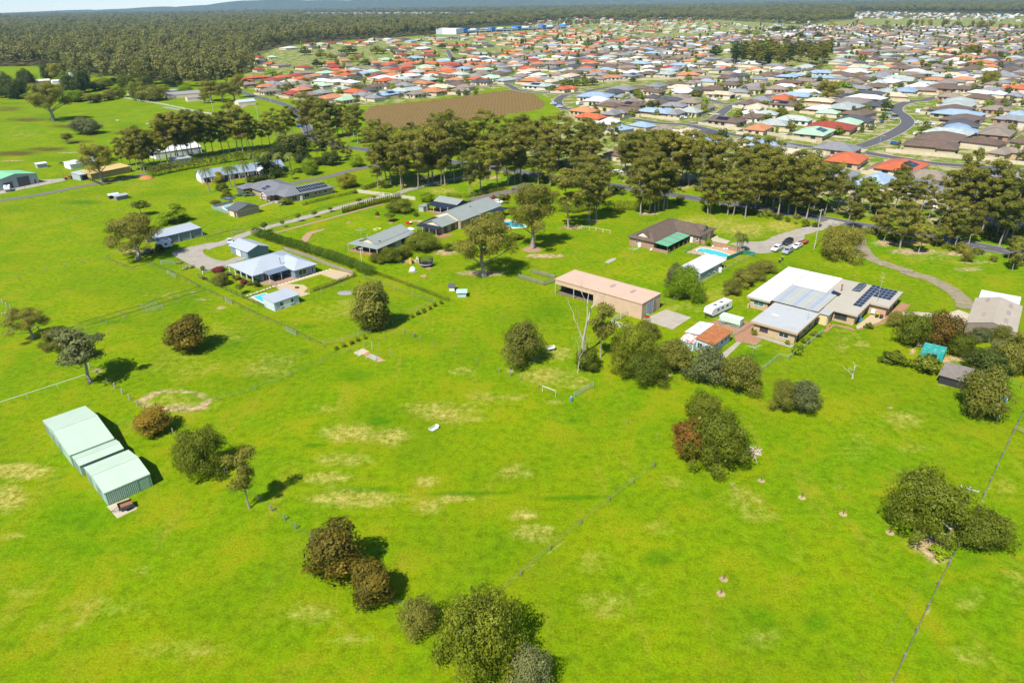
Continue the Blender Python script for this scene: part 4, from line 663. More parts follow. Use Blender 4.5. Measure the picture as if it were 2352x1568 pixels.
# ================================================================== buildings of the acreages
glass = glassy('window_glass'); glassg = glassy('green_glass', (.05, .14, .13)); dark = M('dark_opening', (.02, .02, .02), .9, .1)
frame_w = M('window_frame', (.6, .6, .58), .5, .05); frame_b = M('brown_frame', (.08, .06, .05), .5, .1); cream = M('cream_render', (.6, .5, .36), .85, .12, .8)
roller_g = M('roller_door_grey', (.2, .22, .24), .5, .1, 1, corr=.08, corrdir='Z'); roller_b = M('roller_door_bluegrey', (.25, .31, .36), .5, .1, 1, corr=.08, corrdir='Z'); roller_c = M('roller_door_cream', (.55, .47, .38), .5, .1, 1, corr=.08, corrdir='Z')
br_red = brick('red_brick', (.36, .19, .11), (.27, .13, .07), (.34, .27, .2)); br_yel = brick('yellow_brick', (.48, .33, .17), (.4, .25, .12), (.42, .36, .27)); br_tan = brick('tan_brick', (.4, .29, .17), (.33, .22, .12), (.36, .3, .23))
steelp = M('painted_post', (.5, .52, .54), .5, .1); timber = M('weathered_timber', (.22, .19, .16), .9, .25, 3); galv = M('galvanised_steel', (.45, .47, .48), .45, .12, 1, metal=.3)
pv = glassy('solar_cell', (.012, .016, .03)); pvf = M('solar_frame', (.5, .52, .55), .4, .05)
fmint_w = M('mint_wall', (.3, .42, .32), .6, .1, .6); mint_r = M('mint_roof', (.4, .5, .39), .5, .07, .4, corr=.2, corrdir='Y')
def rot(ang): r = R(ang); return Vector((math.cos(r), math.sin(r), 0)), Vector((-math.sin(r), math.cos(r), 0))
def base(name, label, cat, v, x, y, z, ang, group=None):
    P = g(v, x, y, z); return thing(name, label, cat, (P.x, P.y, 0), R(ang), group)
def walls(o, x0, y0, x1, y1, h, mat, name='wall', z0=-.05): return MB().box(x0, y0, z0, x1, y1, h).build(name, mat, o)
def side_pt(rc_, side, t): x0, y0, x1, y1 = rc_; return {0: (x0+t, y0, 0, -1), 1: (x1, y0+t, 1, 0), 2: (x1-t, y1, 0, 1), 3: (x0, y1-t, -1, 0)}[side]
SIDE_ANG = {0: 0, 1: 90, 2: 180, 3: 270}
WM = {}
def winmesh(kind, w, h, fm, gm):
    k = (kind, round(w, 1), round(h, 1), fm.name, gm.name)
    if k in WM: return WM[k]
    f = .07; b = MB(); b.box(-w/2, -.05, 0, w/2, 0, f).box(-w/2, -.05, h-f, w/2, 0, h).box(-w/2, -.05, f, -w/2+f, 0, h-f).box(w/2-f, -.05, f, w/2, 0, h-f)
    if w > 1.1: b.box(-f/2, -.045, f, f/2, 0, h-f)
    b.box(-w/2-.08, -.12, -.07, w/2+.08, 0, -.002)
    p = MB().box(-w/2+f, -.02, f, w/2-f, -.004, h-f); WM[k] = (b.mesh('frame', fm), p.mesh('pane', gm)); return WM[k]
def window(o, rc_, side, t, z, w, h, fm=None, gm=None, name='window'):
    x, y, nx_, ny_ = side_pt(rc_, side, t); fr, pa = winmesh('w', w, h, fm or frame_w, gm or glass)
    f = inst(name, fr, o, (x+nx_*.004, y+ny_*.004, z), R(SIDE_ANG[side])); inst('pane', pa, f); return f
def panel(o, rc_, side, t, z, w, h, mat, name='roller_door', proud=.06):
    x, y, nx_, ny_ = side_pt(rc_, side, t); k = ('p', name, round(w, 1), round(h, 1), mat.name)
    if k not in WM: WM[k] = MB().box(-w/2, -proud, 0, w/2, .02, h).mesh(name, mat)
    return inst(name, WM[k], o, (x, y, z), R(SIDE_ANG[side]))
def gable_walls(o, x0, y0, x1, y1, h, rise, mat, ridge='x', z0=-.05):
    b = MB()
    if ridge == 'x': b.prism([(y0, z0), (y1, z0), (y1, h), ((y0+y1)/2, h+rise), (y0, h)], 'x', x0, x1)
    else: b.prism([(x0, z0), (x0, h), ((x0+x1)/2, h+rise), (x1, h), (x1, z0)], 'y', y0, y1)
    return b.build('wall', mat, o)
def gableroof(o, x0, y0, x1, y1, h, rise, mat, ridge='x', t=.12, name='roof'): return MB().gable(x0, y0, x1, y1, h, rise, t, ridge).build(name, mat, o)
def posts(o, pts, h, mat, r=.06, z0=0.):
    me = MB().box(-r, -r, z0-.05, r, r, h).mesh('post', mat)
    for p in pts: inst('post', me, o, (p[0], p[1], 0))
def solar(o, x, y, nx_, ny_, w, h, tilt_fn, ang=0., gap=.03):
    """each panel lies on the roof height function tilt_fn(x, y)"""
    for i in range(nx_):
        for j in range(ny_):
            a, b = x+i*(w+gap), y+j*(h+gap); q = [(a, b), (a+w, b), (a+w, b+h), (a, b+h)]; bb = MB()
            T = [Vector((p[0], p[1], tilt_fn(*p)+.09)) for p in q]; D = [t-Vector((0, 0, .05)) for t in T]
            bb.v += [tuple(t) for t in D+T]; bb.f += [(4, 5, 6, 7), (0, 1, 5, 4), (1, 2, 6, 5), (2, 3, 7, 6), (3, 0, 4, 7)]; bb.m += [0, 1, 1, 1, 1]
            c = (T[0]+T[2])/2; I = [t.lerp(c, .04)+Vector((0, 0, .006)) for t in T]; bb.mi = 1; bb.m[-5] = 1
            k = len(bb.v); bb.v += [tuple(t) for t in I]; bb.f.append((k, k+1, k+2, k+3)); bb.m.append(0)
            bb.build('solar_panel', [pv, pvf], o)
# --- three mint sheds
def mintshed(label, x, y, L, Wd, h, rise, ribs=False, doors=()):
    o = base('steel_shed', label, 'shed', 'Z8', x, y, h, 45); gable_walls(o, .08, .08, L-.08, Wd-.08, h, rise, fmint_w); gableroof(o, 0, 0, L, Wd, h, rise, mint_r, t=.07)
    MB().box(-.02, Wd/2-.18, h+rise+.05, L+.02, Wd/2+.18, h+rise+.1).build('ridge_cap', mint_r, o); rcx = (.08, .08, L-.08, Wd-.08)
    for t, w in doors:
        f = panel(o, rcx, 3, t, 0, w, 2.0, roller_g)
        x_, y_ = .08-.07, Wd-.08-t; MB().box(x_-.04, y_-w/2-.12, 0, x_+.05, y_-w/2, 2.1).build('door_jamb', fmint_w, o); MB().box(x_-.04, y_+w/2, 0, x_+.05, y_+w/2+.12, 2.1).build('door_jamb', fmint_w, o)
    if ribs:
        m = MB().prism([(0, 0), (.05, -.09), (.13, -.09), (.18, 0)], 'z', 0, h-.02).mesh('wall_rib', fmint_w); k = .12
        while k < L-2.2: inst('wall_rib', m, o, (k, .08, 0)); k += .27
        panel(o, rcx, 0, L-1.2, .05, 1.35, 1.95, M('mint_door', (.25, .37, .27), .6, .1), 'door'); MB().box(.02, -.03, h-.12, L-.02, .07, h).build('gutter', fmint_w, o)
    return o
mintshed('mint green steel shed with ribbed end wall and trailer pad', 905, 1100, 7.0, 9.7, 2.35, .95, True, ((2., 1.5), (6.6, 1.5)))
mintshed('low narrow mint green steel shed between two larger ones', 615, 780, 7.05, 4.0, 2.0, .4, False, ((2, 1.2),))
mintshed('largest mint green steel shed of the row of three', 500, 655, 7.15, 15.9, 2.35, 1.35, False, ((1.8, 1.6), (5.4, 1.6), (9.2, 1.6)))
# --- long tan shed
tan_w = M('tan_wall', (.5, .35, .24), .6, .1, .5, corr=.2, corrdir='X'); tan_r = M('tan_roof', (.52, .37, .27), .55, .06, .3, corr=.25, corrdir='X')
o = base('machinery_shed', 'long tan machinery shed with open bays on one side', 'shed', 'C2', 392, 158, 4.2, -41.5); L, Wd = 26.8, 8.85
MB().box(12.4, .1, -.05, L-.1, Wd-.1, 4.08).build('wall', tan_w, o); MB().box(.1, Wd-.22, -.05, 12.4, Wd-.1, 4.08).build('back_wall', tan_w, o); MB().box(.1, .1, 2.75, 12.4, .22, 4.08).build('header_wall', tan_w, o); MB().box(.1, 2.6, -.05, .22, Wd-.22, 4.08).build('end_wall', tan_w, o); MB().box(.1, .22, 2.75, .22, 2.6, 4.08).build('header_wall', tan_w, o)
MB().box(0, 0, 4.08, L, Wd, 4.2).build('roof', tan_r, o); posts(o, ((.2, .2), (6.2, .2)), 2.75, galv, .1)
for x in (14.3, 20.3): MB().box(x, 4.2, 4.2, x+.9, 6.4, 4.24).build('skylight', M('skylight_sheet', (.3, .25, .2), .4, .2, 3), o)
panel(o, (12.4, .1, L-.1, Wd-.1), 1, 3.7, 0, 2.9, 3.4, roller_b); MB().box(L-.1, 5.2, 0, L+.1, 5.9, 3.5).build('door_jamb', M('brown_trim', (.28, .2, .14), .7), o); MB().box(-.05, -.09, 4.0, L+.05, .02, 4.16).build('gutter', tan_w, o)
slab('shed_floor', 'C2', [(400, 292), (610, 225), (1000, 330), (770, 385)], M('shed_dirt', (.16, .13, .1), .95, .2), .03)
# --- brown tiled brick house
tile = M('brown_roof_tile', (.105, .075, .055), .8, .2, .8, corr=.3, corrdir='X', spots=(.6, .5, .8, (.14, .1, .07)))
o = base('brick_house', 'red brick house with brown tiled hip roof and green awning', 'house', 'Z4', 92, 318, 2.6, -41)
walls(o, .6, .6, 9.4, 20, 2.55, br_red); walls(o, .6, 14.8, 17.6, 24.6, 2.55, br_red, z0=-.04)
r_ = MB().hip(0, 0, 10, 25.1, 2.55, 2.25, .18, 'y'); r_.build('roof', tile, o); MB().hip(.05, 14.2, 18.2, 25.15, 2.56, 2.1, .18, 'x').build('roof', tile, o)
cr_ = M('gablet_cream', (.6, .56, .48), .7, .05)
b = MB(); b.prism([(3.2, 3.3), (5, 4.75), (6.8, 3.3)], 'y', 1.2, 3.9); b.build('gablet', cr_, o); b = MB(); b.prism([(2.7, 3.45), (5, 5.0), (7.3, 3.45), (5, 4.8)], 'y', .95, 4.2); b.build('gablet_roof', tile, o)
b = MB(); b.prism([(18.2, 3.3), (19.7, 4.7), (21.2, 3.3)], 'x', 14.2, 16.8); b.build('gablet', cr_, o); b = MB(); b.prism([(17.9, 3.4), (19.7, 4.95), (21.5, 3.4), (19.7, 4.72)], 'x', 14, 17.1); b.build('gablet_roof', tile, o)
grn = M('green_sheet', (.12, .36, .2), .5, .1, .6, corr=.2, corrdir='Y'); clr = M('clear_sheet', (.2, .2, .17), .4, .15)
b = MB(); b.prism([(9.7, 2.62), (14.5, 2.28), (14.5, 2.36), (9.7, 2.7)], 'y', .1, 14.6); b.build('awning', grn, o)
for y in (3.4, 8.2, 11.2): b = MB(); b.prism([(9.8, 2.715), (14.4, 2.385), (14.4, 2.39), (9.8, 2.72)], 'y', y, y+.8); b.build('awning_sheet', clr, o)
posts(o, [(14.3, y) for y in (.3, 3.9, 7.5, 11, 14.3)], 2.28, M('red_brown_post', (.16, .08, .05), .7), .08)
for y in (.5, 4.6, 7.4, 10.2, 12.9): MB().box(14.0, y+.2, 0, 14.35, y+1.5 if y < 1 else y+.55, 1.0).build('brick_pier', br_red, o)
MB().box(9.6, -.1, 0, 14.7, .15, .95).build('low_wall', br_red, o)
rcb = (.6, .6, 9.4, 20); window(o, rcb, 0, 2.6, .9, .5, 1.3); window(o, rcb, 1, 3, .3, 2.2, 2, frame_b); window(o, rcb, 1, 7, .3, 2.2, 2, frame_b); window(o, rcb, 1, 11, .6, 1.6, 1.5, frame_b)
rcc = (.6, 14.8, 17.6, 24.6); panel(o, rcc, 1, 2.9, 0, 2.5, 2.2, roller_c); panel(o, rcc, 1, 6.2, 0, 2.5, 2.2, roller_c); panel(o, rcc, 0, 14.2, 0, .9, 2.1, white, 'door'); window(o, rcc, 0, 16.2, .9, .7, 1.1)
MB().box(4.1, -.0, .2, 5.1, .55, 1.35).build('air_conditioner', white, o); MB().tube([(15.3, 16.4, 2.9), (15.3, 16.4, 3.4)], .08).build('roof_vent', white, o)
o = thing('garden_wall', 'brick garden wall with piers around the oval pool', 'wall', g('Z4', 905, 355)); P = [g('Z4', *p)-g('Z4', 905, 355) for p in ((905, 395), (1140, 440), (1370, 500))]
for a, c in zip(P[:-1], P[1:]):
    d = (c-a); n = Vector((-d.y, d.x, 0)).normalized()*.11; b = MB(); q = [a-n, c-n, c+n, a+n]; b.prism([(k.x, k.y) for k in q], 'z', -.05, 1.25); b.build('panel', br_red, o)
for p in P: MB().box(p.x-.24, p.y-.24, -.05, p.x+.24, p.y+.24, 1.55).build('pier', br_red, o)
# --- oval pool
water = glassy('pool_water', (.06, .45, .5)); water.node_tree.nodes['Principled BSDF'].inputs['Roughness'].default_value = .12
def poolcopy(label, pts_w, v, deck_pts, deck_mat, lip, rounded=True, name='swimming_pool'):
    L = [g(v, *p) for p in pts_w]; L = smooth(L+L[:1], 6)[:-1] if rounded else L; o = thing(name, label, 'pool', g(v, *pts_w[0])); c = o.location
    C = sum((p for p in L), Vector())/len(L)
    b = MB(); b.poly([(p.x-c.x, p.y-c.y, .075) for p in reversed(L)]); b.build('water', water, o)
    b = MB()
    for p in L:
        q = p+(p-C).normalized()*.35; b.v += [(p.x-c.x, p.y-c.y, .06), (p.x-c.x, p.y-c.y, .12), (q.x-c.x, q.y-c.y, .12), (q.x-c.x, q.y-c.y, .0)]
    n = len(L)
    for k in range(n):
        for j in range(3): b.f.append((4*k+j, 4*((k+1) % n)+j, 4*((k+1) % n)+j+1, 4*k+j+1)); b.m.append(0)
    b.build('coping', lip, o)
    if deck_pts: slab('pool_deck', v, deck_pts, deck_mat, .035)
    return o
poolcopy('oval turquoise pool beside the brick garden wall', [(860, 465), (900, 450), (960, 450), (1060, 470), (1170, 500), (1220, 525), (1215, 543), (1150, 545), (1050, 525), (940, 495), (880, 485)], 'Z4', [(740, 495), (900, 420), (1140, 435), (1370, 490), (1340, 530), (1190, 575), (1000, 545), (930, 525)], M('pool_deck', (.42, .29, .18), .9, .1), M('coping_white', (.65, .6, .5), .8))
poolcopy('rectangular blue pool beside the small white pool house', [(1140, 865), (1280, 825), (1330, 870), (1270, 935)], 'Z1', [(1090, 870), (1290, 815), (1420, 870), (1300, 960)], sandm, white, False)
poolcopy('small turquoise pool behind the glass fence', [(575, 640), (680, 620), (740, 650), (640, 675)], 'Z3', [(450, 650), (690, 590), (800, 640), (630, 710)], conc, white)
poolcopy('bright blue pool behind the great spreading gum', [(1780, 590), (1850, 560), (1990, 590), (2030, 620), (1900, 630)], 'Z2', [(1700, 600), (1800, 530), (1900, 540), (2060, 620), (1850, 650)], sandm, white)
# --- white roofed shed
wr = M('white_roof', (.6, .6, .62), .5, .05, .4, corr=.2, corrdir='Y'); bgw = M('bluegrey_wall', (.3, .37, .42), .6, .08, .5)
o = base('garden_studio', 'white-roofed blue-grey studio beside the oval pool', 'house', 'Z4', 905, 725, 2.4, 47); gable_walls(o, .25, .25, 12.9, 6.95, 2.4, .75, bgw); gableroof(o, 0, 0, 14.7, 7.2, 2.38, .8, wr, t=.09)
posts(o, ((14.5, .25), (14.5, 6.9)), 2.4, steelp); rcs = (.25, .25, 12.9, 6.95)
for t, w, z, h in ((5.2, .6, .9, 1.3), (8.0, .7, .7, 1.5), (9.6, .9, 0, 2.05), (11.6, 1.0, .9, 1.2)): window(o, rcs, 0, t, z, w, h, frame_w, glassg)
MB().lathe([(.5, 0), (.52, 1.2), (.3, 1.35)], 12, (10.7, -.45)).build('water_tank', white, o); window(o, rcs, 3, 3, .9, 1.4, 1.2)
# --- flat roofed complex
fasc = M('beige_fascia', (.42, .3, .19), .7, .1); fasc2 = M('grey_fascia', (.4, .36, .29), .7, .1); flatgrey = M('flat_grey_roof', (.38, .4, .4), .7, .07, .25, spots=(.25, .5, .75, (.33, .34, .33))); flatwhite = M('flat_white_roof', (.78, .78, .78), .6, .03, .3); flatcream = M('flat_cream_roof', (.38, .35, .28), .7, .08, .25)
o = base('flat_roofed_house', 'sprawling flat-roofed yellow brick house with solar panels', 'house', 'Z5', 722, 545, 3.1, -41)
def flatblock(x0, y0, x1, y1, z, roofm, fm, ov=.7, wall=br_yel):
    walls(o, x0+ov, y0+ov, x1-ov, y1-ov, z-.5, wall); MB().box(x0, y0, z-.5, x1, y1, z).build('fascia', fm, o); MB().box(x0+.18, y0+.18, z, x1-.18, y1-.18, z+.03).build('roof', roofm, o); return (x0+ov, y0+ov, x1-ov, y1-ov)
fb = flatblock(0, 0, 10.9, 14.1, 3.1, flatgrey, fasc); wb = flatblock(-7, 13.8, -1, 41, 3.12, flatwhite, fasc2); wb2 = flatblock(-1.002, 27.62, 7.6, 40.95, 3.11, flatwhite, fasc2); rb = flatblock(7.61, 28.4, 22.3, 40.5, 3.1, flatcream, fasc2); rb2 = flatblock(10.3, 18.6, 18, 28.5, 3.08, flatcream, fasc2)
MB().box(-.9, 15, -.05, 10.3, 27.4, 2.9).build('wall', br_yel, o); MB().box(10.3, 15.2, -.05, 12.3, 18.6, 2.6).build('wall', M('cream_yellow', (.6, .47, .24), .8, .1), o)
corr = [M('patio_sheet_grey', (.36, .37, .36), .5, .08, .5), M('patio_sheet_blue', (.28, .34, .41), .5, .08, .5), M('patio_sheet_lime', (.4, .42, .32), .5, .08, .5)]
x = -1.0; k = 0
while x < 10.2: w = (1.25, .7, 1.3, .6)[k % 4]; w = min(w, 10.3-x); MB().box(x, 14.3, 3.28+.004*(k % 2), x+w-.02, 27.9, 3.34+.004*(k % 2)).build('patio_sheet', corr[(0, 1, 0, 2)[k % 4]], o); x += w; k += 1
MB().box(10.3, 14.9, 2.72, 12.7, 18.55, 2.82).build('patio_sheet', corr[0], o)
for a in (fb,): window(o, a, 0, 2.4, 1.0, 1.9, 1.1, frame_b); window(o, a, 0, 7, .9, 2.2, 1.2); window(o, a, 1, 2.2, .2, .9, 2.1, frame_b, dark); window(o, a, 1, 6, 1.0, .9, 1.2, frame_b); window(o, a, 1, 9.4, 1., .9, 1.2, frame_b)
window(o, wb, 0, 2.3, 1.0, 2.6, 1.3, frame_w, glassg); window(o, rb2, 0, 3.2, .8, 2.8, 1.4, frame_b); panel(o, rb2, 1, 5.5, 0, .9, 2.1, white, 'door'); window(o, rb, 1, 4, .8, 1.2, 1.5, frame_b); window(o, rb, 1, 8, .2, 2, 2, frame_b)
panel(o, (10.3, 15.2, 12.3, 18.6), 1, .9, 0, 1.0, 2.2, white, 'door')
MB().box(18.5, 28.55, .4, 19.4, 29.1, 1.3).build('air_conditioner', white, o); MB().box(2.4, 6.3, 3.13, 3.9, 7.0, 3.2).build('skylight', white, o)
solar(o, 15.2, 23.7, 2, 9, .95, 1.75, lambda x, y: 3.12+(y-23.7)*.02, gap=.04)
solar(o, 17.25, 32.5, 4, 4, .97, 1.75, lambda x, y: 3.13+(y-32)*.02, gap=.04)
solar(o, 12.0, 33.2, 1, 5, 2.0, 1.2, lambda x, y: 3.2+(x-12)*.28, gap=.05)
MB().box(8.6, 27.4, 3.13, 9.0, 29.6, 3.6).build('tank_stand', galv, o); b = MB(); b.prism([(8.9, 3.55), (10.8, 3.16), (10.8, 3.24), (8.9, 3.63)], 'y', 27.5, 29.5); b.build('solar_collector', pv, o); b = MB(); b.tube([(8.6, 27.3, 3.75), (8.6, 29.7, 3.75)], .3, 10); b.build('hot_water_tank', galv, o)
MB().lathe([(.16, 3.13), (.16, 4.6), (.24, 4.62), (.24, 4.9)], 8, (10.1, 31.5)).build('flue', M('rusty_flue', (.3, .12, .06), .8), o)
b = MB(); b.tube([(19.2, 29.3, 0), (19.2, 29.3, 7.5), (19.2, 29.3, 11)], [.05, .04, .02], 5)
for z in (8.6, 9.6, 10.6): b.tube([(18.6, 29.3, z), (19.8, 29.3, z)], .015, 4)
b.build('antenna_mast', galv, o); b = MB(); b.tube([(9.9, 8.5, 3.1), (9.9, 8.5, 6)], .03, 5).tube([(9.2, 8.5, 5.6), (10.6, 8.5, 5.6)], .015, 4).tube([(9.3, 8.5, 5.8), (10.5, 8.5, 5.8)], .015, 4); b.build('antenna', galv, o)
for y in (14.4, 17.5): MB().box(-6.4, y-.9, -.05, -6.0, y-.4, 1.2).build('brick_pier', br_yel, o)
# --- blue cottage, rust roof
cotw = M('pale_blue_wall', (.42, .52, .58), .75, .15, 1., spots=(2, .55, .75, (.5, .5, .46))); rust = M('rusty_iron', (.33, .12, .04), .85, .35, .9, corr=.15, corrdir='X', spots=(1.6, .6, .7, (.42, .33, .27))); wiron = M('white_iron', (.66, .67, .68), .6, .06, .8, corr=.15, corrdir='Y', spots=(1.2, .64, .74, (.4, .17, .07)))
o = base('fibro_cottage', 'pale blue cottage with half rusted, half white iron roof', 'cottage', 'Z5', 220, 715, 2.6, -41)
gb = MB(); gb.prism([(.1, -.05), (.1, 2.85), (4.1, 2.45), (4.1, -.05)], 'y', .15, 8.8); gb.build('wall', cotw, o); b = MB(); b.prism([(-.15, 2.9), (4.4, 2.45), (4.4, 2.5), (-.15, 2.95)], 'y', -.15, 9.1); b.build('roof', rust, o)
gb = MB(); gb.prism([(-3.5, -.05), (-3.5, 2.6), (.1, 2.9), (.1, -.05)], 'y', 2.2, 8.9); gb.build('wall', cotw, o); b = MB(); b.prism([(-3.75, 2.6), (-.2, 2.95), (-.2, 3.0), (-3.75, 2.65)], 'y', 1.9, 9.2); b.build('roof', wiron, o)
gb = MB(); gb.prism([(-1.0, -.05), (-1.0, 1.85), (2.15, 2.3), (2.15, -.05)], 'x', -3.2, .05); gb.build('lean_to_wall', cotw, o); b = MB(); b.prism([(-1.25, 1.88), (2.15, 2.35), (2.15, 2.4), (-1.25, 1.93)], 'x', -3.4, -.02); b.build('lean_to_roof', M('part_rusted_iron', (.6, .6, .6), .7, .1, .8, corr=.15, spots=(1., .45, .6, (.36, .12, .04))), o)
MB().tube([(-1.8, 5.5, 2.8), (-1.8, 5.5, 4.0)], .09).build('flue', galv, o); rcr = (.1, .15, 4.1, 8.8)
window(o, rcr, 0, .9, .9, 1.2, 1.1); window(o, rcr, 0, 2.9, 1.0, 1.4, .9)
for t in (1.6, 4.4, 6.2, 7.7): window(o, rcr, 1, t, .9, 1.5 if t < 2 else 1.1, 1.1)
b = MB(); b.prism([(2.0, 1.35), (4.3, 1.2), (4.3, 1.25), (2.0, 1.4)], 'y', -1.0, .15); b.build('window_hood', galv, o)
# --- brown shed right
brs = M('brown_steel_wall', (.22, .18, .145), .6, .1, .5, corr=.25, corrdir='X'); brr = M('taupe_steel_roof', (.36, .31, .24), .55, .1, .3, corr=.25, corrdir='Y', spots=(.4, .55, .75, (.42, .37, .29)))
o = base('gabled_shed', 'taupe gabled steel shed with white lean-to by the dirt drive', 'shed', 'Z6', 960, 475, 3, -37); gable_walls(o, .1, .1, 9.6, 17.8, 3, 1.25, brs, 'y'); gableroof(o, 0, 0, 9.7, 18, 3, 1.3, brr, 'y', .09)
b = MB(); b.prism([(.6, 2.75), (9.0, 2.75), (9.0, 2.83), (.6, 2.83)], 'y', 18.0, 25.5); b.build('lean_to_roof', wr, o); posts(o, ((.8, 25.2), (8.8, 25.2)), 2.75, galv)
for x, y in ((2.3, 4.2), (6.8, 3), (6.9, 8.5), (7.0, 13.5), (2.2, 14.5)): zz = 3.1+1.3*(1-abs(x+.4-4.85)/4.85); b = MB(); s = 1.3/4.85*(1 if x < 4.85 else -1); b.prism([(x, zz+s*-.4+.02), (x+.8, zz+s*.4+.02), (x+.8, zz+s*.4+.05), (x, zz+s*-.4+.05)], 'y', y, y+2.6); b.build('skylight', M('skylight_sheet'), o)
panel(o, (.1, .1, 9.6, 17.8), 0, 6.2, 0, 2.6, 2.6, M('pale_green_door', (.45, .58, .48), .5, .1)); panel(o, (.1, .1, 9.6, 17.8), 3, 4, 0, 3, 2.7, roller_g)
# --- blue-grey hip house, garage, triple garage, pool house
bgr = M('bluegrey_roof', (.34, .38, .42), .5, .06, .3, corr=.25, corrdir='X'); bgw2 = M('slate_blue_wall', (.17, .23, .28), .7, .08)
o = base('hip_roofed_house', 'pale blue-grey hip-roofed house with white verandah posts', 'house', 'Z1', 1155, 630, 2.6, 47)
walls(o, 2.2, .6, 16.4, 11.6, 2.5, bgw2); walls(o, 9.9, -4.5, 16.6, .6, 2.5, bgw2); MB().hip(-.6, 0, 17, 14, 2.5, 2.15, .16, 'x').build('roof', bgr, o); MB().hip(9.4, -5.1, 17.1, 8, 2.51, 1.75, .16, 'y').build('roof', bgr, o)
posts(o, [(-.4, y) for y in (.3, 3.6, 6.9, 10.2, 13.6)], 2.5, white, .12); b = MB(); b.prism([(-2.6, 2.5), (.8, 2.78), (.8, 2.84), (-2.6, 2.56)], 'x', 2.9, 11.2); b.build('patio_roof', M('dark_bluegrey_roof', (.13, .17, .22), .5, .1, corr=.2, corrdir='X'), o); posts(o, [(x, -2.4) for x in (3.1, 6.8, 10.9)], 2.5, white, .06)
rch = (2.2, .6, 16.4, 11.6); [window(o, rch, 0, t, .1, 2.0, 2.1) for t in (1.6, 4.3)]; [window(o, rch, 3, t, .6, 1.6, 1.5) for t in (2, 5, 8.5)]; rci = (9.9, -4.5, 16.6, .6); window(o, rci, 0, 2.4, .5, 2.6, 1.6); window(o, rci, 0, 5.6, .3, .8, 1.8); window(o, rci, 3, 2, .6, 1.6, 1.4)
MB().lathe([(.1, 3.4), (.1, 4.9), (.16, 4.9), (.16, 5.1)], 8, (9.2, 1.5)).build('flue', M('slate_flue', (.14, .17, .2), .6), o)
o = base('double_garage', 'blue-grey gabled garage beside the gravel yard', 'garage', 'Z1', 1075, 375, 2.4, 49); gable_walls(o, .4, .4, 7.5, 10.6, 2.4, 1.2, bgw2, 'y'); gableroof(o, 0, 0, 7.9, 11.1, 2.38, 1.35, bgr, 'y'); panel(o, (.4, .4, 7.5, 10.6), 3, 8.2, 0, 2.6, 2.1, roller_b); panel(o, (.4, .4, 7.5, 10.6), 3, 4.6, 0, 2.6, 2.1, white)
b = MB(); b.prism([(-.05, 2.36), (3.95, 3.72), (7.95, 2.36), (7.95, 2.52), (3.95, 3.88), (-.05, 2.52)], 'y', -.06, .0); b.build('barge_board', white, o)
o = base('triple_garage', 'long blue-grey three-door garage with open end bay', 'garage', 'Z1', 60, 225, 2.9, 49.5); L = 15.8; walls(o, 3.6, .3, L-.2, 7.2, 2.85, bgw2); MB().box(.2, 7.1, -.05, 3.6, 7.2, 2.8).build('back_wall', bgw2, o); b = MB(); b.prism([(0, 2.85), (7.5, 3.35), (7.5, 3.45), (0, 2.95)], 'x', 0, L); b.build('roof', bgr, o); posts(o, ((.2, .3),), 2.85, white, .1)
for k in range(3): panel(o, (3.6, .3, L-.2, 7.2), 0, 2.3+4.0*k, 0, 3.1, 2.35, roller_g)
for k in range(4): MB().box(3.75+4.0*k-.2, .1, 0, 3.75+4.0*k+.15, .28, 2.8).build('door_pier', bgw, o)
o = base('pool_house', 'small pale blue-grey pool house with skillion roof', 'shed', 'Z1', 1370, 935, 2.35, 49); b = MB(); b.prism([(.2, -.05), (5.4, -.05), (5.4, 2.75), (.2, 2.35)], 'x', .2, 7.4); b.build('wall', M('pale_bluegrey_wall', (.46, .53, .57), .65, .06), o); b = MB(); b.prism([(0, 2.33), (5.7, 2.78), (5.7, 2.88), (0, 2.43)], 'x', 0, 7.7); b.build('roof', bgr, o); window(o, (.2, .2, 7.4, 5.4), 0, 2, .8, .8, 1.2); window(o, (.2, .2, 7.4, 5.4), 0, 5.2, .8, .7, 1.2); panel(o, (.2, .2, 7.4, 5.4), 0, 3.7, 0, 1.9, 2.05, white, 'door')
# --- green-grey roofed cottages
ggr = M('greygreen_roof', (.24, .27, .245), .55, .07, .3, corr=.25, corrdir='X'); cgab = M('cream_gable', (.62, .52, .38), .8, .06); sail = M('navy_shade_cloth', (.015, .022, .04), .9, .15)
o = base('verandah_cottage', 'low grey-green roofed cottage with wraparound verandah', 'cottage', 'Z2', 65, 800, 2.45, -31)
walls(o, 3.0, 3.2, 9.4, 18.4, 2.6, br_tan); b = MB(); b.prism([(2.3, 2.75), (5.9, 4.3), (9.7, 2.75), (9.7, 2.87), (5.9, 4.42), (2.3, 2.87)], 'y', 2.6, 19.6); b.build('roof', ggr, o); b = MB(); b.prism([(3, 2.7), (5.9, 4.2), (9, 2.7)], 'y', 3.1, 3.3); b.build('gable', cgab, o); MB().box(3.0, 3.21, 2.5, 9.4, 18.4, 2.8).build('upper_wall', cgab, o)
b = MB(); b.v += [(0, 0, 2.38), (12.2, 0, 2.38), (9.7, 3.2, 2.75), (2.3, 3.2, 2.75), (12.2, 19.5, 2.38), (9.7, 19.5, 2.75), (0, 6, 2.38), (2.3, 6, 2.75)]; b.f += [(0, 1, 2, 3), (1, 4, 5, 2), (6, 0, 3, 7)]; b.m += [0]*3; b.build('verandah_roof', ggr, o).modifiers.new('thick', 'SOLIDIFY').thickness = .08
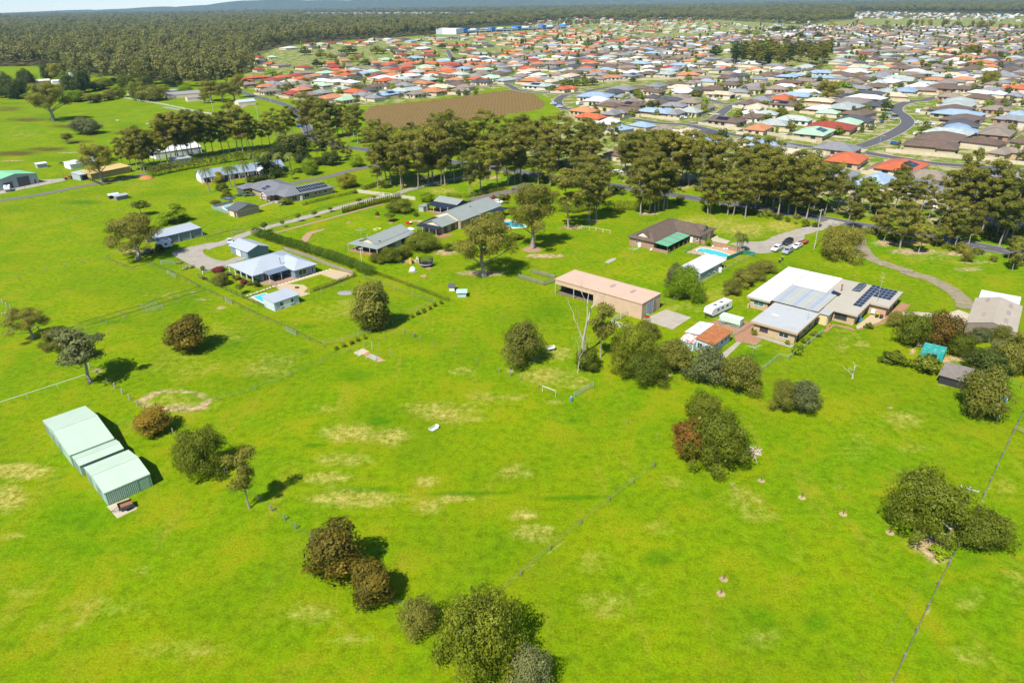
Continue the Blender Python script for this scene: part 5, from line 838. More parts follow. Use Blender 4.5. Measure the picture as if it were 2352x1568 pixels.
posts(o, [(.15, .15), (3, .15), (6, .15), (9, .15), (12, .15), (12, 4.5), (.15, 5.8)], 2.38, M('cream_post', (.5, .46, .38), .7), .08); MB().box(-.1, -.1, -.02, 12.3, 6, .12).build('verandah_floor', paver, o); walls(o, 9.42, 9, 12.0, 18.6, 2.3, M('greygreen_wall', (.33, .38, .34), .7, .08)); rcv = (3.0, 3.2, 9.4, 18.4)
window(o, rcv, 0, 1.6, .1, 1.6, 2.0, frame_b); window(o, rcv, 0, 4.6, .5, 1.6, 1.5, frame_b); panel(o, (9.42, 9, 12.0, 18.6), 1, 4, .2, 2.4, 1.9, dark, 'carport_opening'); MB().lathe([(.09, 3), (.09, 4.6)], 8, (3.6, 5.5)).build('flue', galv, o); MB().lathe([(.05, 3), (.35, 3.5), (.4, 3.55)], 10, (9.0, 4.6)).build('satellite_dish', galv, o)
o = base('long_brick_house', 'long grey-green roofed brick house with stepped gables', 'house', 'Z2', 1110, 625, 2.7, 55)
gable_walls(o, .5, .5, 9, 8.1, 2.65, 1.5, br_tan); gableroof(o, 0, 0, 9.2, 8.7, 2.62, 1.65, ggr); gable_walls(o, 8.6, -1.0, 32, 10.6, 2.9, 2.1, br_tan); gableroof(o, 8.3, -1.6, 32.5, 11.2, 2.85, 2.3, ggr)
b = MB(); b.prism([(.6, 2.66), (4.35, 4.1), (8.0, 2.66)], 'x', .38, .5); b.build('gable', cgab, o); b = MB(); b.prism([(-1.1, 2.9), (4.8, 5.05), (10.7, 2.9)], 'x', 8.45, 8.6); b.build('gable', cgab, o)
b = MB(); b.v += [(-2.6, .4, 2.3), (-2.4, 9.8, 2.35), (.3, 9.2, 2.7), (.3, .4, 2.7)]; b.f.append((3, 2, 1, 0)); b.m.append(0); b.build('shade_sail', sail, o).modifiers.new('thick', 'SOLIDIFY').thickness = .03
for a in ([(.3, 8.8, 2.6), (.3, 10.4, 2.4), (30, 13.2, 2.5), (30, 11.2, 2.9)], [(13, -1.6, 2.8), (31, -1.6, 2.8), (33, -5, 2.4), (14, -4.2, 2.4)]):
    b = MB(); b.v += a; b.f.append((3, 2, 1, 0)); b.m.append(0); b.build('shade_sail', sail, o).modifiers.new('thick', 'SOLIDIFY').thickness = .03
posts(o, ((-2.4, .6), (-2.4, 3.6), (-2.4, 6.6), (-2.3, 9.5)), 2.35, M('cream_post'), .08); rcl = (.5, .5, 9, 8.1); window(o, rcl, 0, 1.8, .3, 2, 2, frame_b); window(o, rcl, 0, 5.8, .3, 2, 2, frame_b); window(o, rcl, 3, 2, .6, 1.4, 1.4, frame_b); window(o, rcl, 3, 5, .3, 1.4, 1.9, frame_b)
for x, y in ((9.6, 5.2), (19, 3.2)): MB().lathe([(.13, 4), (.13, 6.2), (.2, 6.2), (.2, 6.4)], 8, (x, y)).build('flue', galv, o)
o = base('pavilion', 'grey-roofed outdoor pavilion edged with navy shade cloth', 'pavilion', 'Z2', 930, 375, 2.6, -35); walls(o, .5, 5, 10.5, 11.5, 2.8, M('greygreen_wall')); gableroof(o, -.2, 4.6, 11.3, 12, 2.9, 1.2, ggr)
for a in ([(0, .2, 2.5), (10.2, .4, 2.5), (10.2, 5, 2.9), (0, 5, 2.9)], [(10.4, .4, 2.5), (14, 6, 2.5), (13.2, 13.5, 2.6), (10.9, 12.5, 2.8)]):
    b = MB(); b.v += a; b.f.append((0, 1, 2, 3)); b.m.append(0); b.build('shade_cloth', sail, o).modifiers.new('thick', 'SOLIDIFY').thickness = .03
posts(o, ((.2, .4), (3.4, .45), (6.6, .5), (10, .6)), 2.5, M('cream_post'), .09); MB().box(0, .2, -.02, 10.3, 5, .1).build('floor', paver, o); walls(o, -2.6, -1.2, -.2, 2.2, 2, M('greygreen_wall'), 'store_shed'); MB().box(-2.8, -1.4, 2, 0, 2.4, 2.1).build('store_roof', ggr, o)
# --- grey house with solar, pool hut, long blue-roofed house
cgr = M('charcoal_roof', (.16, .165, .175), .55, .08, .3, corr=.25, corrdir='X')
o = base('grey_roofed_house', 'grey hip-roofed brick house with rows of solar panels', 'house', 'Z3', 1325, 530, 2.6, 45)
walls(o, .2, 2.4, 20.4, 11.4, 2.55, br_tan); MB().hip(-1.7, 1.8, 21.2, 12.2, 2.5, 2.0, .16, 'x').build('roof', cgr, o); walls(o, -2.6, 12, 10.8, 31.5, 2.5, br_tan); MB().hip(-3.3, 8, 12, 33, 2.49, 2.25, .16, 'y').build('roof', cgr, o); walls(o, -6.2, 27.2, -2.4, 33.2, 2.4, M('charcoal_wall', (.1, .105, .11), .7)); MB().hip(-6.5, 26.8, 2, 33.6, 2.42, 1.3, .14, 'x').build('roof', cgr, o)
hr = lambda x, y: 2.66+2.0*min(y-1.8, 12.2-y)/5.2
solar(o, 5.5, 2.6, 12, 2, 1.05, 1.75, hr); solar(o, 3.6, 16.5, 3, 1, 1.6, 1.05, lambda x, y: 2.65+2.25*(12-x)/7.65 if x > 4.35 else 2.65+2.25*(x+3.3)/7.65); solar(o, -2.2, 17, 2, 3, 1.65, 1.0, lambda x, y: 2.65+2.25*(x+3.3)/7.65)
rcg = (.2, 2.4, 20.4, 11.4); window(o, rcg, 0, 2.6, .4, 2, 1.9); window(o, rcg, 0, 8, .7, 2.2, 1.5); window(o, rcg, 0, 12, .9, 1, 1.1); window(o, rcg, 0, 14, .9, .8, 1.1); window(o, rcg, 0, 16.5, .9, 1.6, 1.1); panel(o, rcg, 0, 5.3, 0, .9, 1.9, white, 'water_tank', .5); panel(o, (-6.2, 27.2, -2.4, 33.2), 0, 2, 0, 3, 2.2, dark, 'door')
b = MB(); b.prism([(9.2, 2.4), (11.6, 3.5), (14, 2.4), (14, 2.52), (11.6, 3.62), (9.2, 2.52)], 'x', -5.5, 1); b.build('porch_roof', cgr, o); posts(o, ((-5.2, 9.4), (-5.2, 13.8), (-2.6, 9.4)), 2.45, M('charcoal_wall'), .12); posts(o, ((21, 2.2), (21, 6)), 2.5, steelp)
b = MB(); b.prism([(9.1, 2.35), (11.6, 3.5), (14.1, 2.35), (14.1, 2.58), (11.6, 3.74), (9.1, 2.58)], 'x', -5.6, -5.52); b.build('barge_board', white, o)
o = base('pool_cabana', 'dark-roofed brick cabana beside the glass-fenced pool', 'shed', 'Z3', 720, 690, 2.4, 50); gable_walls(o, .4, .4, 9.6, 6.6, 2.35, 1.5, br_tan, 'y'); gableroof(o, 0, 0, 10.1, 7.2, 2.32, 1.6, M('dark_grey_roof', (.09, .095, .1), .5, .1, corr=.2, corrdir='Y'), 'y'); MB().box(.38, .3, 2.1, 9.62, .42, 2.3).build('gable_beam', cgab, o); panel(o, (.4, .4, 9.6, 6.6), 3, 2.8, 0, 3, 2.2, cream, 'door'); panel(o, (.4, .4, 9.6, 6.6), 3, 5, 0, .9, 2.1, frame_b, 'door')
o = base('long_blue_roofed_house', 'long slate-blue roofed house with white end wall and verandah', 'house', 'Z3', 340, 320, 2.6, 36); blr = M('slate_blue_roof', (.22, .27, .34), .5, .08, .3, corr=.25, corrdir='X'); gable_walls(o, .2, 2.4, 37, 10.4, 2.9, 1.9, white); gableroof(o, -.1, 0, 37.4, 10.8, 2.5, 2.5, blr); posts(o, [(x, .2) for x in range(0, 37, 4)], 2.55, white, .1); MB().box(0, 0, -.05, 37, 2.4, .15).build('verandah_floor', paver, o)
for k in range(8): window(o, (.2, 2.4, 37, 10.4), 0, 2.4+4.4*k, .3, 2.2, 2, frame_b)
b = MB(); b.prism([(12.3, 3.55), (15.2, 3.55), (15.2, 3.62), (12.3, 3.62)], 'y', 2.5, 4.2); b.build('solar_collector', pv, o); b = MB(); b.tube([(12.3, 4.4, 4.7), (15, 4.4, 4.7)], .3, 8); b.build('hot_water_tank', galv, o)
b = MB(); b.prism([(24, 2.55), (27.5, 4.1), (31, 2.55), (31, 2.75), (27.5, 4.3), (24, 2.75)], 'y', -2.6, 3); b.build('porch_gable', white, o); posts(o, ((24.2, -2.4), (30.8, -2.4)), 2.6, white, .1)
# --- far left farm sheds and houses
gr2 = M('green_roof', (.2, .5, .27), .5, .07, .3, corr=.25, corrdir='X'); zw = M('zinc_wall', (.36, .41, .42), .5, .1, .4, corr=.25, corrdir='X')
o = base('farm_shed', 'big zinc farm shed with green roof and two roller doors', 'shed', 'Z7', -60, 395, 4.3, 60); gable_walls(o, .1, .1, 17.8, 13.8, 4.2, 1.5, zw, 'y'); gableroof(o, 0, -.1, 18, 14, 4.2, 1.55, gr2, 'y', .1); panel(o, (.1, .1, 17.8, 13.8), 0, 5.2, 0, 3.6, 2.8, M('charcoal_wall')); panel(o, (.1, .1, 17.8, 13.8), 0, 11.6, 0, 5, 4.0, M('charcoal_wall')); window(o, (.1, .1, 17.8, 13.8), 0, 16.2, 0, .9, 2)
def farmshed(label, v, x, y, z, ang, L, Wd, wm, rm, rise=.6, name='farm_shed', kind='skillion', openf=False, cat='shed'):
    o = base(name, label, cat, v, x, y, z, ang)
    if kind == 'gable': gable_walls(o, .15, .15, L-.15, Wd-.15, z, rise, wm); gableroof(o, 0, 0, L, Wd, z-.02, rise+.04, rm, t=.1)
    else:
        b = MB(); b.prism([(.1, -.05), (Wd-.1, -.05), (Wd-.1, z+rise-.05), (.1, z-.05)], 'x', .1, L-.1); b.build('wall', wm, o); b = MB(); b.prism([(-.2, z-.06), (Wd+.2, z+rise-.04), (Wd+.2, z+rise+.05), (-.2, z+.04)], 'x', -.2, L+.2); b.build('roof', rm, o)
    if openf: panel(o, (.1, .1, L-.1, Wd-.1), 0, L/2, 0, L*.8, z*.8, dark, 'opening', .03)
    return o
yw = M('mustard_wall', (.36, .28, .1), .7, .12, .5, corr=.25); yr = M('mustard_roof', (.5, .36, .14), .6, .1, .4, corr=.25)
farmshed('mustard yellow long shed behind the lone tall gum', 'Z7', 830, 325, 2.8, 58, 19, 8, yw, yr, .5)
farmshed('open-fronted zinc shed joined to the mustard shed', 'Z7', 730, 335, 2.6, 58, 7.5, 7, zw, M('zinc_roof', (.4, .44, .45), .5, .1), .5, openf=True)
farmshed('white stable with raised clerestory in the pony yard', 'Z7', 640, 240, 2.3, 52, 13, 7, white, wr, .5, 'stable'); farmshed('upper clerestory block of the white stable', 'Z7', 690, 212, 3.2, 52, 10, 4, white, wr, .2, 'stable')
farmshed('tiny white pump shed in the green pasture', 'Z7', 335, 238, 2, 45, 4.5, 3.6, zw, wr, .2, 'pump_shed')
farmshed('low mesh-fronted hen house in the green paddock', 'Z7', 1065, 535, 1.6, 52, 5, 2.6, M('grey_ply', (.2, .2, .19), .8, .15), galv, .2, 'hen_house'); farmshed('leaning blue-lidded pen beside the hen house', 'Z7', 1000, 525, 1.5, 40, 3.8, 2.2, dark, M('faded_blue_sheet', (.45, .52, .6), .7, .2), .3, 'animal_pen')
farmshed('white-roofed farmhouse glimpsed through the gum clump', 'B0', 1420, 480, 3.0, 44, 24, 13, white, wr, 2.2, 'farmhouse', 'gable', cat='house')
farmshed('grey carport beside the glimpsed white farmhouse', 'B0', 1590, 540, 2.6, 44, 9, 6, zw, galv, .3, 'carport')
farmshed('cream farmhouse with grey tiled roof below the far forest', 'A0', 1530, 880, 2.8, 35, 28, 11, cream, M('grey_tile', (.24, .22, .21), .8, .15), 2.0, 'farmhouse', 'gable', cat='house'); farmshed('grey flat-roofed annexe behind the cream farmhouse', 'A0', 1500, 840, 3, 35, 16, 9, zw, galv, .3, 'annexe', cat='house'); farmshed('cream gabled garage beside the cream farmhouse', 'A0', 1720, 905, 2.8, 35, 12, 9, cream, M('grey_tile'), 1.6, 'garage', 'gable', cat='garage')
farmshed('small white-roofed cottage by the main road bend', 'A0', 2190, 945, 2.7, 40, 14, 9, cream, M('zinc_roof'), 1.6, 'cottage', 'gable', cat='cottage'); farmshed('beige round-topped shed among the far pasture trees', 'A0', 330, 750, 3, 40, 13, 10, M('grey_ply'), M('beige_roof', (.5, .46, .38), .6), 1.5, 'farm_shed', 'gable'); farmshed('white-walled dwelling hidden in the far pasture trees', 'A0', 480, 750, 2.8, 40, 18, 9, white, wr, 1.2, 'farmhouse', 'gable', cat='house'); farmshed('small blue-roofed shed at the forest edge', 'A0', 640, 680, 3, 40, 12, 8, white, blr, 1.2, 'farm_shed', 'gable'); farmshed('pale shed beside the orange earth heap', 'A0', 1180, 850, 2.6, 40, 9, 7, cream, wr, .8, 'farm_shed', 'gable')
farmshed('timber hen house with corrugated roof under the dark tree', 'Z6', 680, 1020, 1.9, -41, 4.8, 6.2, M('black_mesh', (.03, .03, .03), .9), M('old_corrugated', (.2, .175, .15), .8, .2, 1, corr=.3, corrdir='X'), .3, 'hen_house')
tealm = M('teal_shade_cloth', (.02, .3, .26), .8, .15, 1., spots=(1.4, .55, .68, (.38, .36, .3)))
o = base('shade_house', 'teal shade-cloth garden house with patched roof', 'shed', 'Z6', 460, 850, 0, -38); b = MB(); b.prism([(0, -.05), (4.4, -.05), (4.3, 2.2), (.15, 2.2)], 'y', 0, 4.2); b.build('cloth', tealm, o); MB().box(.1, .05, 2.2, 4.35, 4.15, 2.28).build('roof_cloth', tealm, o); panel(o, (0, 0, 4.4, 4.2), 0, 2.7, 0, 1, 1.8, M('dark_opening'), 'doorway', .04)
farmshed('aqua bird hutch beside the boundary line', 'C1', 1845, 290, 1.3, 0, 2.5, 2, M('aqua_paint', (.36, .5, .48), .6, .1), M('aqua_paint'), .2, 'bird_hutch', cat='hutch')
farmshed('white legged kennel with dark roof near the aqua hutch', 'C1', 1770, 235, 1.2, 0, 1.6, 1.6, white, M('dark_grey_roof'), .3, 'kennel', cat='kennel')
# ================================================================== the housing estate
RC = {'r': ('orange-red', (.42, .105, .04)), 'R': ('dark red', (.26, .05, .032)), 'o': ('terracotta', (.42, .18, .08)), 'b': ('brown', (.13, .09, .065)), 't': ('taupe', (.21, .17, .135)), 'd': ('charcoal', (.07, .072, .08)),
      'g': ('mid-grey', (.2, .205, .21)), 'l': ('pale grey-green', (.33, .37, .34)), 'w': ('white', (.55, .55, .55)), 'c': ('cream', (.48, .4, .28)), 'u': ('pale blue', (.24, .33, .43)), 'n': ('pale green', (.32, .48, .33)), 'p': ('salmon', (.5, .3, .22))}
RM = {k: M('estate_roof_'+v[0].replace(' ', '_').replace('-', '_'), v[1], .65, .22, .5, corr=.35, corrdir='X') for k, v in RC.items()}
WLM = [M('estate_wall_cream', (.55, .47, .33), .8, .12, .6), M('estate_wall_sand', (.46, .36, .22), .8, .12, .6), M('estate_wall_brick', (.36, .2, .12), .85, .2, .8), M('estate_wall_white', (.62, .6, .54), .8, .08, .6)]
gdoor = M('estate_garage_door', (.5, .46, .38), .6, .1, 1, corr=.4, corrdir='Z')
def hv(parts, wall, gar, wins):
    r = MB(); [r.hip(*p) for p in parts]; w = MB(); [w.box(a, b, -.05, c, d, 2.6) for a, b, c, d in wall]; return (r.mesh('roof', RM['b']), w.mesh('wall', WLM[0]), gar, wins)
HV = [hv([(-9, -6, 9, 6, 2.45, 2.1)], [(-8.4, -5.4, 8.4, 5.4)], (5, -5.42, 0), [(-6, -5.42, 0), (-2.5, -5.42, 0), (1, -5.42, 0), (-8.42, -2, 270), (-8.42, 2, 270), (8.42, 0, 90)]),
      hv([(-9, -2.5, 9, 6.5, 2.45, 1.9), (-9, -6.5, 0, 5, 2.46, 1.85, .16, 'y')], [(-8.4, -1.9, 8.4, 5.9), (-8.4, -5.9, -.6, 1)], (-4.5, -5.92, 0), [(2.5, -1.92, 0), (6, -1.92, 0), (-8.42, -3, 270), (-8.42, 2, 270), (8.42, 2, 90)]),
      hv([(-9, -3, 9, 6.5, 2.45, 2.), (1, -6.5, 9, 5, 2.46, 1.7, .16, 'y')], [(-8.4, -2.4, 8.4, 5.9), (1.6, -5.9, 8.4, 1)], (5, -5.92, 0), [(-6, -2.42, 0), (-2, -2.42, 0), (-8.42, 1, 270), (8.42, 2, 90), (8.42, -3, 90)]),
      hv([(-9, -4.5, 9, 4.5, 2.45, 1.8), (-9, -6.5, -2, 6.5, 2.46, 1.5, .16, 'y'), (3, -6.5, 9, 2, 2.44, 1.3, .16, 'y')], [(-8.4, -3.9, 8.4, 3.9), (-8.4, -5.9, -2.6, 5.9), (3.6, -5.9, 8.4, 1)], (6, -5.92, 0), [(-5.5, -5.92, 0), (-1, -3.92, 0), (1.6, -3.92, 0), (-8.42, -2, 270), (-8.42, 3, 270), (8.42, -2, 90)]),
      hv([(-9, -6.5, 9, 6.5, 2.45, 2.4)], [(-8.4, -5.9, 8.4, 5.9)], (-5, -5.92, 0), [(0, -5.92, 0), (3, -5.92, 0), (6, -5.92, 0), (-8.42, -3, 270), (-8.42, 2, 270), (8.42, 0, 90)])]
HWIN = MB().box(-.9, -.06, .7, .9, 0, 2.0).mesh('window', glass); HGAR = MB().box(-2.4, -.06, 0, 2.4, 0, 2.2).mesh('garage_door', gdoor)
HPV = MB().box(-.5, -.8, 0, .5, .8, .05).mesh('solar_panel', pv)
A1 = ((985, 865, 200, 'g'), (1080, 888, 130, 'g'), (1215, 855, 270, 'u1'), (1400, 818, 300, 'l'), (1540, 808, 160, 'b'), (1710, 792, 260, 'c'), (1860, 772, 190, 'b'), (790, 805, 150, 'l'), (920, 780, 170, 'b'), (1140, 785, 200, 'b'), (1275, 756, 190, 't'), (1440, 737, 200, 't'), (1570, 725, 200, 'l'), (1735, 702, 180, 'b'), (620, 735, 170, 'w'), (740, 742, 170, 'w'), (870, 748, 170, 'w'), (1180, 712, 240, 'w'), (1390, 692, 250, 'w'), (1610, 690, 130, 'w'), (1480, 655, 180, 'l'), (1880, 677, 190, 'l'), (2010, 700, 200, 'g'), (2290, 732, 230, 'l'), (1000, 665, 170, 'u'), (1120, 670, 150, 'b'), (740, 637, 150, 'r'), (835, 648, 150, 'o'), (635, 640, 100, 'b'), (720, 607, 180, 'R'), (840, 600, 140, 't'), (920, 655, 100, 'b'), (1110, 607, 180, 'b1'), (1200, 622, 130, 't'), (1280, 630, 130, 'R'), (1370, 640, 180, 'R'), (1745, 650, 150, 'r'), (1780, 597, 220, 'R'), (1640, 577, 200, 'r'), (1910, 625, 160, 'u'), (2060, 655, 200, 't'), (2300, 635, 130, 'b'), (2230, 668, 180, 'b'),
      (230, 592, 160, 't'), (130, 580, 120, 'r'), (20, 632, 90, 'R'), (440, 612, 160, 'R'), (690, 576, 150, 'r'), (810, 552, 130, 'o'), (540, 690, 80, 'o'), (640, 702, 150, 'd'), (1090, 570, 140, 'o'), (1330, 555, 190, 'r'), (1200, 540, 180, 'n'), (1240, 578, 120, 'r'), (1480, 527, 200, 'u'), (1390, 545, 150, 'd'), (1580, 505, 180, 'R1'), (1600, 472, 170, 'r'), (1340, 497, 150, 'R'), (1720, 560, 160, 'u'), (1900, 567, 160, 'g'), (1985, 547, 150, 'w'), (2100, 525, 140, 'w'), (2150, 557, 150, 'w'), (2230, 587, 120, 'g'), (2060, 490, 200, 'l'), (2220, 497, 170, 'b'), (2310, 467, 100, 'r'), (1940, 478, 150, 'b'), (1960, 455, 120, 'r'), (1830, 537, 170, 'b'),
      (930, 512, 110, 'R'), (770, 505, 110, 'b'), (520, 430, 100, 'd'), (640, 432, 110, 't'), (300, 436, 160, 'w'), (500, 400, 110, 'R'), (590, 400, 100, 'n'), (680, 390, 100, 'R'), (780, 385, 120, 'b'), (870, 395, 120, 'r'), (1000, 402, 130, 'r'), (1040, 384, 110, 'w'), (1080, 356, 100, 'c'), (1200, 360, 100, 'w'), (1350, 357, 130, 'd'), (1240, 381, 90, 'u'), (1290, 371, 100, 'p'), (1285, 402, 100, 'r'), (1350, 435, 110, 'r'), (1240, 440, 120, 'd'), (1400, 442, 110, 'b'), (1320, 466, 120, 'b'), (1540, 442, 200, 'w'), (1690, 395, 130, 'o'), (1700, 350, 180, 'l'), (1800, 346, 110, 'd'), (1900, 406, 150, 'r'), (2050, 356, 100, 'r'), (1800, 418, 140, 'R'), (2020, 427, 130, 'd'), (2130, 415, 110, 'd'), (2290, 396, 160, 'p'), (2100, 330, 180, 'r'), (2010, 310, 160, 'c'), (2200, 300, 130, 'o'), (2060, 386, 130, 'g'), (1560, 395, 110, 'l'), (1450, 412, 110, 'r'), (1420, 375, 100, 'u'), (150, 520, 100, 'n'), (45, 560, 120, 'd'), (20, 520, 70, 'R'), (480, 700, 90, 't'))
A2 = ((250, 777, 290, 'l1'), (770, 872, 330, 'u'), (920, 840, 250, 'd'), (1010, 812, 260, 'g'), (1170, 802, 200, 'b'), (1330, 782, 210, 'g'), (1490, 767, 210, 'b'), (1670, 755, 200, 't'), (1790, 740, 170, 'u'), (1550, 830, 290, 'w'), (1715, 815, 200, 'd'), (1860, 812, 260, 'b'), (1290, 882, 170, 'd'), (1450, 912, 250, 'd'), (1640, 930, 210, 't1'), (790, 915, 250, 'w'), (900, 938, 300, 't'), (1100, 955, 240, 'b1'), (2010, 770, 200, 'b1'), (2200, 782, 230, 'g'), (2300, 752, 150, 't'), (2090, 692, 200, 'd'), (2270, 716, 160, 'g'),
      (110, 667, 130, 'w'), (240, 682, 170, 'w'), (90, 692, 190, 't'), (20, 720, 60, 'g'), (530, 692, 220, 'c'), (780, 717, 160, 't'), (910, 707, 210, 'o'), (1090, 687, 230, 'g1'), (1250, 652, 180, 'w'), (1430, 672, 200, 'l1'), (1620, 682, 220, 'o'), (1720, 652, 200, 't'), (1880, 636, 150, 'g1'), (2020, 640, 180, 'd'), (2200, 577, 240, 'w1'), (2160, 612, 170, 'c'),
      (540, 662, 210, 'b'), (680, 642, 220, 'g'), (860, 632, 180, 'u'), (1060, 617, 190, 't'), (1460, 612, 180, 'R'), (1310, 592, 170, 't'), (1560, 592, 210, 'u'), (1740, 582, 190, 't'), (1630, 556, 160, 'o'), (120, 612, 110, 'R'), (230, 600, 150, 'b'), (370, 582, 190, 't'), (430, 627, 180, 'd'), (560, 602, 180, 'd'), (700, 600, 170, 'd'), (640, 547, 200, 'b1'), (520, 562, 150, 'b'), (880, 556, 200, 't'), (1080, 567, 190, 't'), (1180, 577, 200, 'u1'), (1290, 542, 180, 'b'), (1020, 546, 150, 'w'), (120, 571, 160, 'g'), (340, 546, 190, 'c'), (20, 571, 90, 'c'), (60, 541, 140, 't'), (210, 531, 140, 'l'), (400, 521, 150, 'w'), (520, 531, 150, 'w'), (600, 511, 200, 'd'), (880, 521, 200, 'l'), (1040, 501, 190, 'g'), (760, 496, 170, 'd'), (1180, 496, 180, 'b'), (1290, 482, 170, 'u'), (1450, 491, 180, 'w1'), (1550, 516, 150, 't'), (1690, 521, 150, 't'), (1840, 536, 160, 'g'), (2000, 541, 130, 'g'), (970, 471, 170, 'b'), (1120, 466, 150, 'd'), (1250, 451, 140, 'u'), (1350, 441, 120, 'b'), (1500, 456, 170, 'p'), (1580, 477, 160, 'R'), (1990, 461, 100, 'w'), (250, 491, 160, 't'), (350, 481, 150, 'd'), (60, 501, 120, 'p'), (470, 451, 170, 'c'), (600, 446, 150, 'n'), (690, 456, 130, 'o'), (390, 441, 110, 'o'), (100, 436, 140, 'g'), (30, 466, 80, 'o'), (800, 456, 90, 'c'), (930, 426, 140, 'n'), (1090, 416, 150, 'R'),
      (510, 411, 110, 'l'), (370, 411, 150, 'u'), (270, 416, 110, 'g'), (130, 406, 150, 'R'), (50, 412, 90, 'r'), (640, 401, 90, 'n'), (610, 381, 120, 'r'), (800, 391, 120, 'r'), (910, 381, 110, 'r'), (1060, 391, 120, 'u'), (1190, 376, 130, 'w'), (1020, 351, 130, 'r'), (950, 366, 150, 'b'), (1340, 366, 150, 'n'), (1280, 346, 100, 'r'), (1530, 371, 110, 'd'), (1540, 341, 120, 'w'), (1650, 346, 110, 'r'), (1730, 376, 130, 'u'), (1640, 401, 130, 'u'), (1640, 375, 110, 'l'), (1870, 386, 120, 'g'), (1430, 401, 120, 'd'), (1800, 426, 90, 'u'), (1820, 356, 140, 'R'), (1910, 301, 120, 'w'), (2030, 341, 120, 'o'), (1910, 331, 90, 'g'), (2020, 311, 100, 'b'), (1680, 291, 140, 'u'), (1750, 266, 120, 'w'), (1600, 261, 140, 'R'), (1450, 261, 120, 'c'), (1210, 276, 120, 'r'), (1290, 288, 120, 'R'), (1070, 271, 90, 'n'), (940, 271, 90, 'n'), (720, 276, 110, 'u'), (560, 266, 110, 'r'), (450, 276, 100, 't'), (270, 276, 90, 'r'), (390, 301, 120, 'r'), (530, 306, 120, 'c'), (660, 311, 120, 'r'), (780, 291, 90, 'r'), (280, 336, 130, 'r'), (540, 341, 120, 'r'), (160, 330, 100, 'n'), (170, 376, 120, 'R'), (40, 386, 110, 'o'), (60, 351, 90, 'c'), (360, 376, 120, 'g'), (460, 350, 100, 'n'), (870, 346, 110, 'd'), (1400, 336, 120, 'g'), (1090, 241, 90, 'w'), (340, 246, 110, 'w'), (240, 241, 100, 'w'), (90, 246, 130, 'w'), (20, 261, 80, 'w'), (700, 345, 110, 'o'), (80, 300, 110, 'r'), (180, 295, 100, 'o'), (1130, 310, 110, 'b'), (1480, 385, 110, 't'))
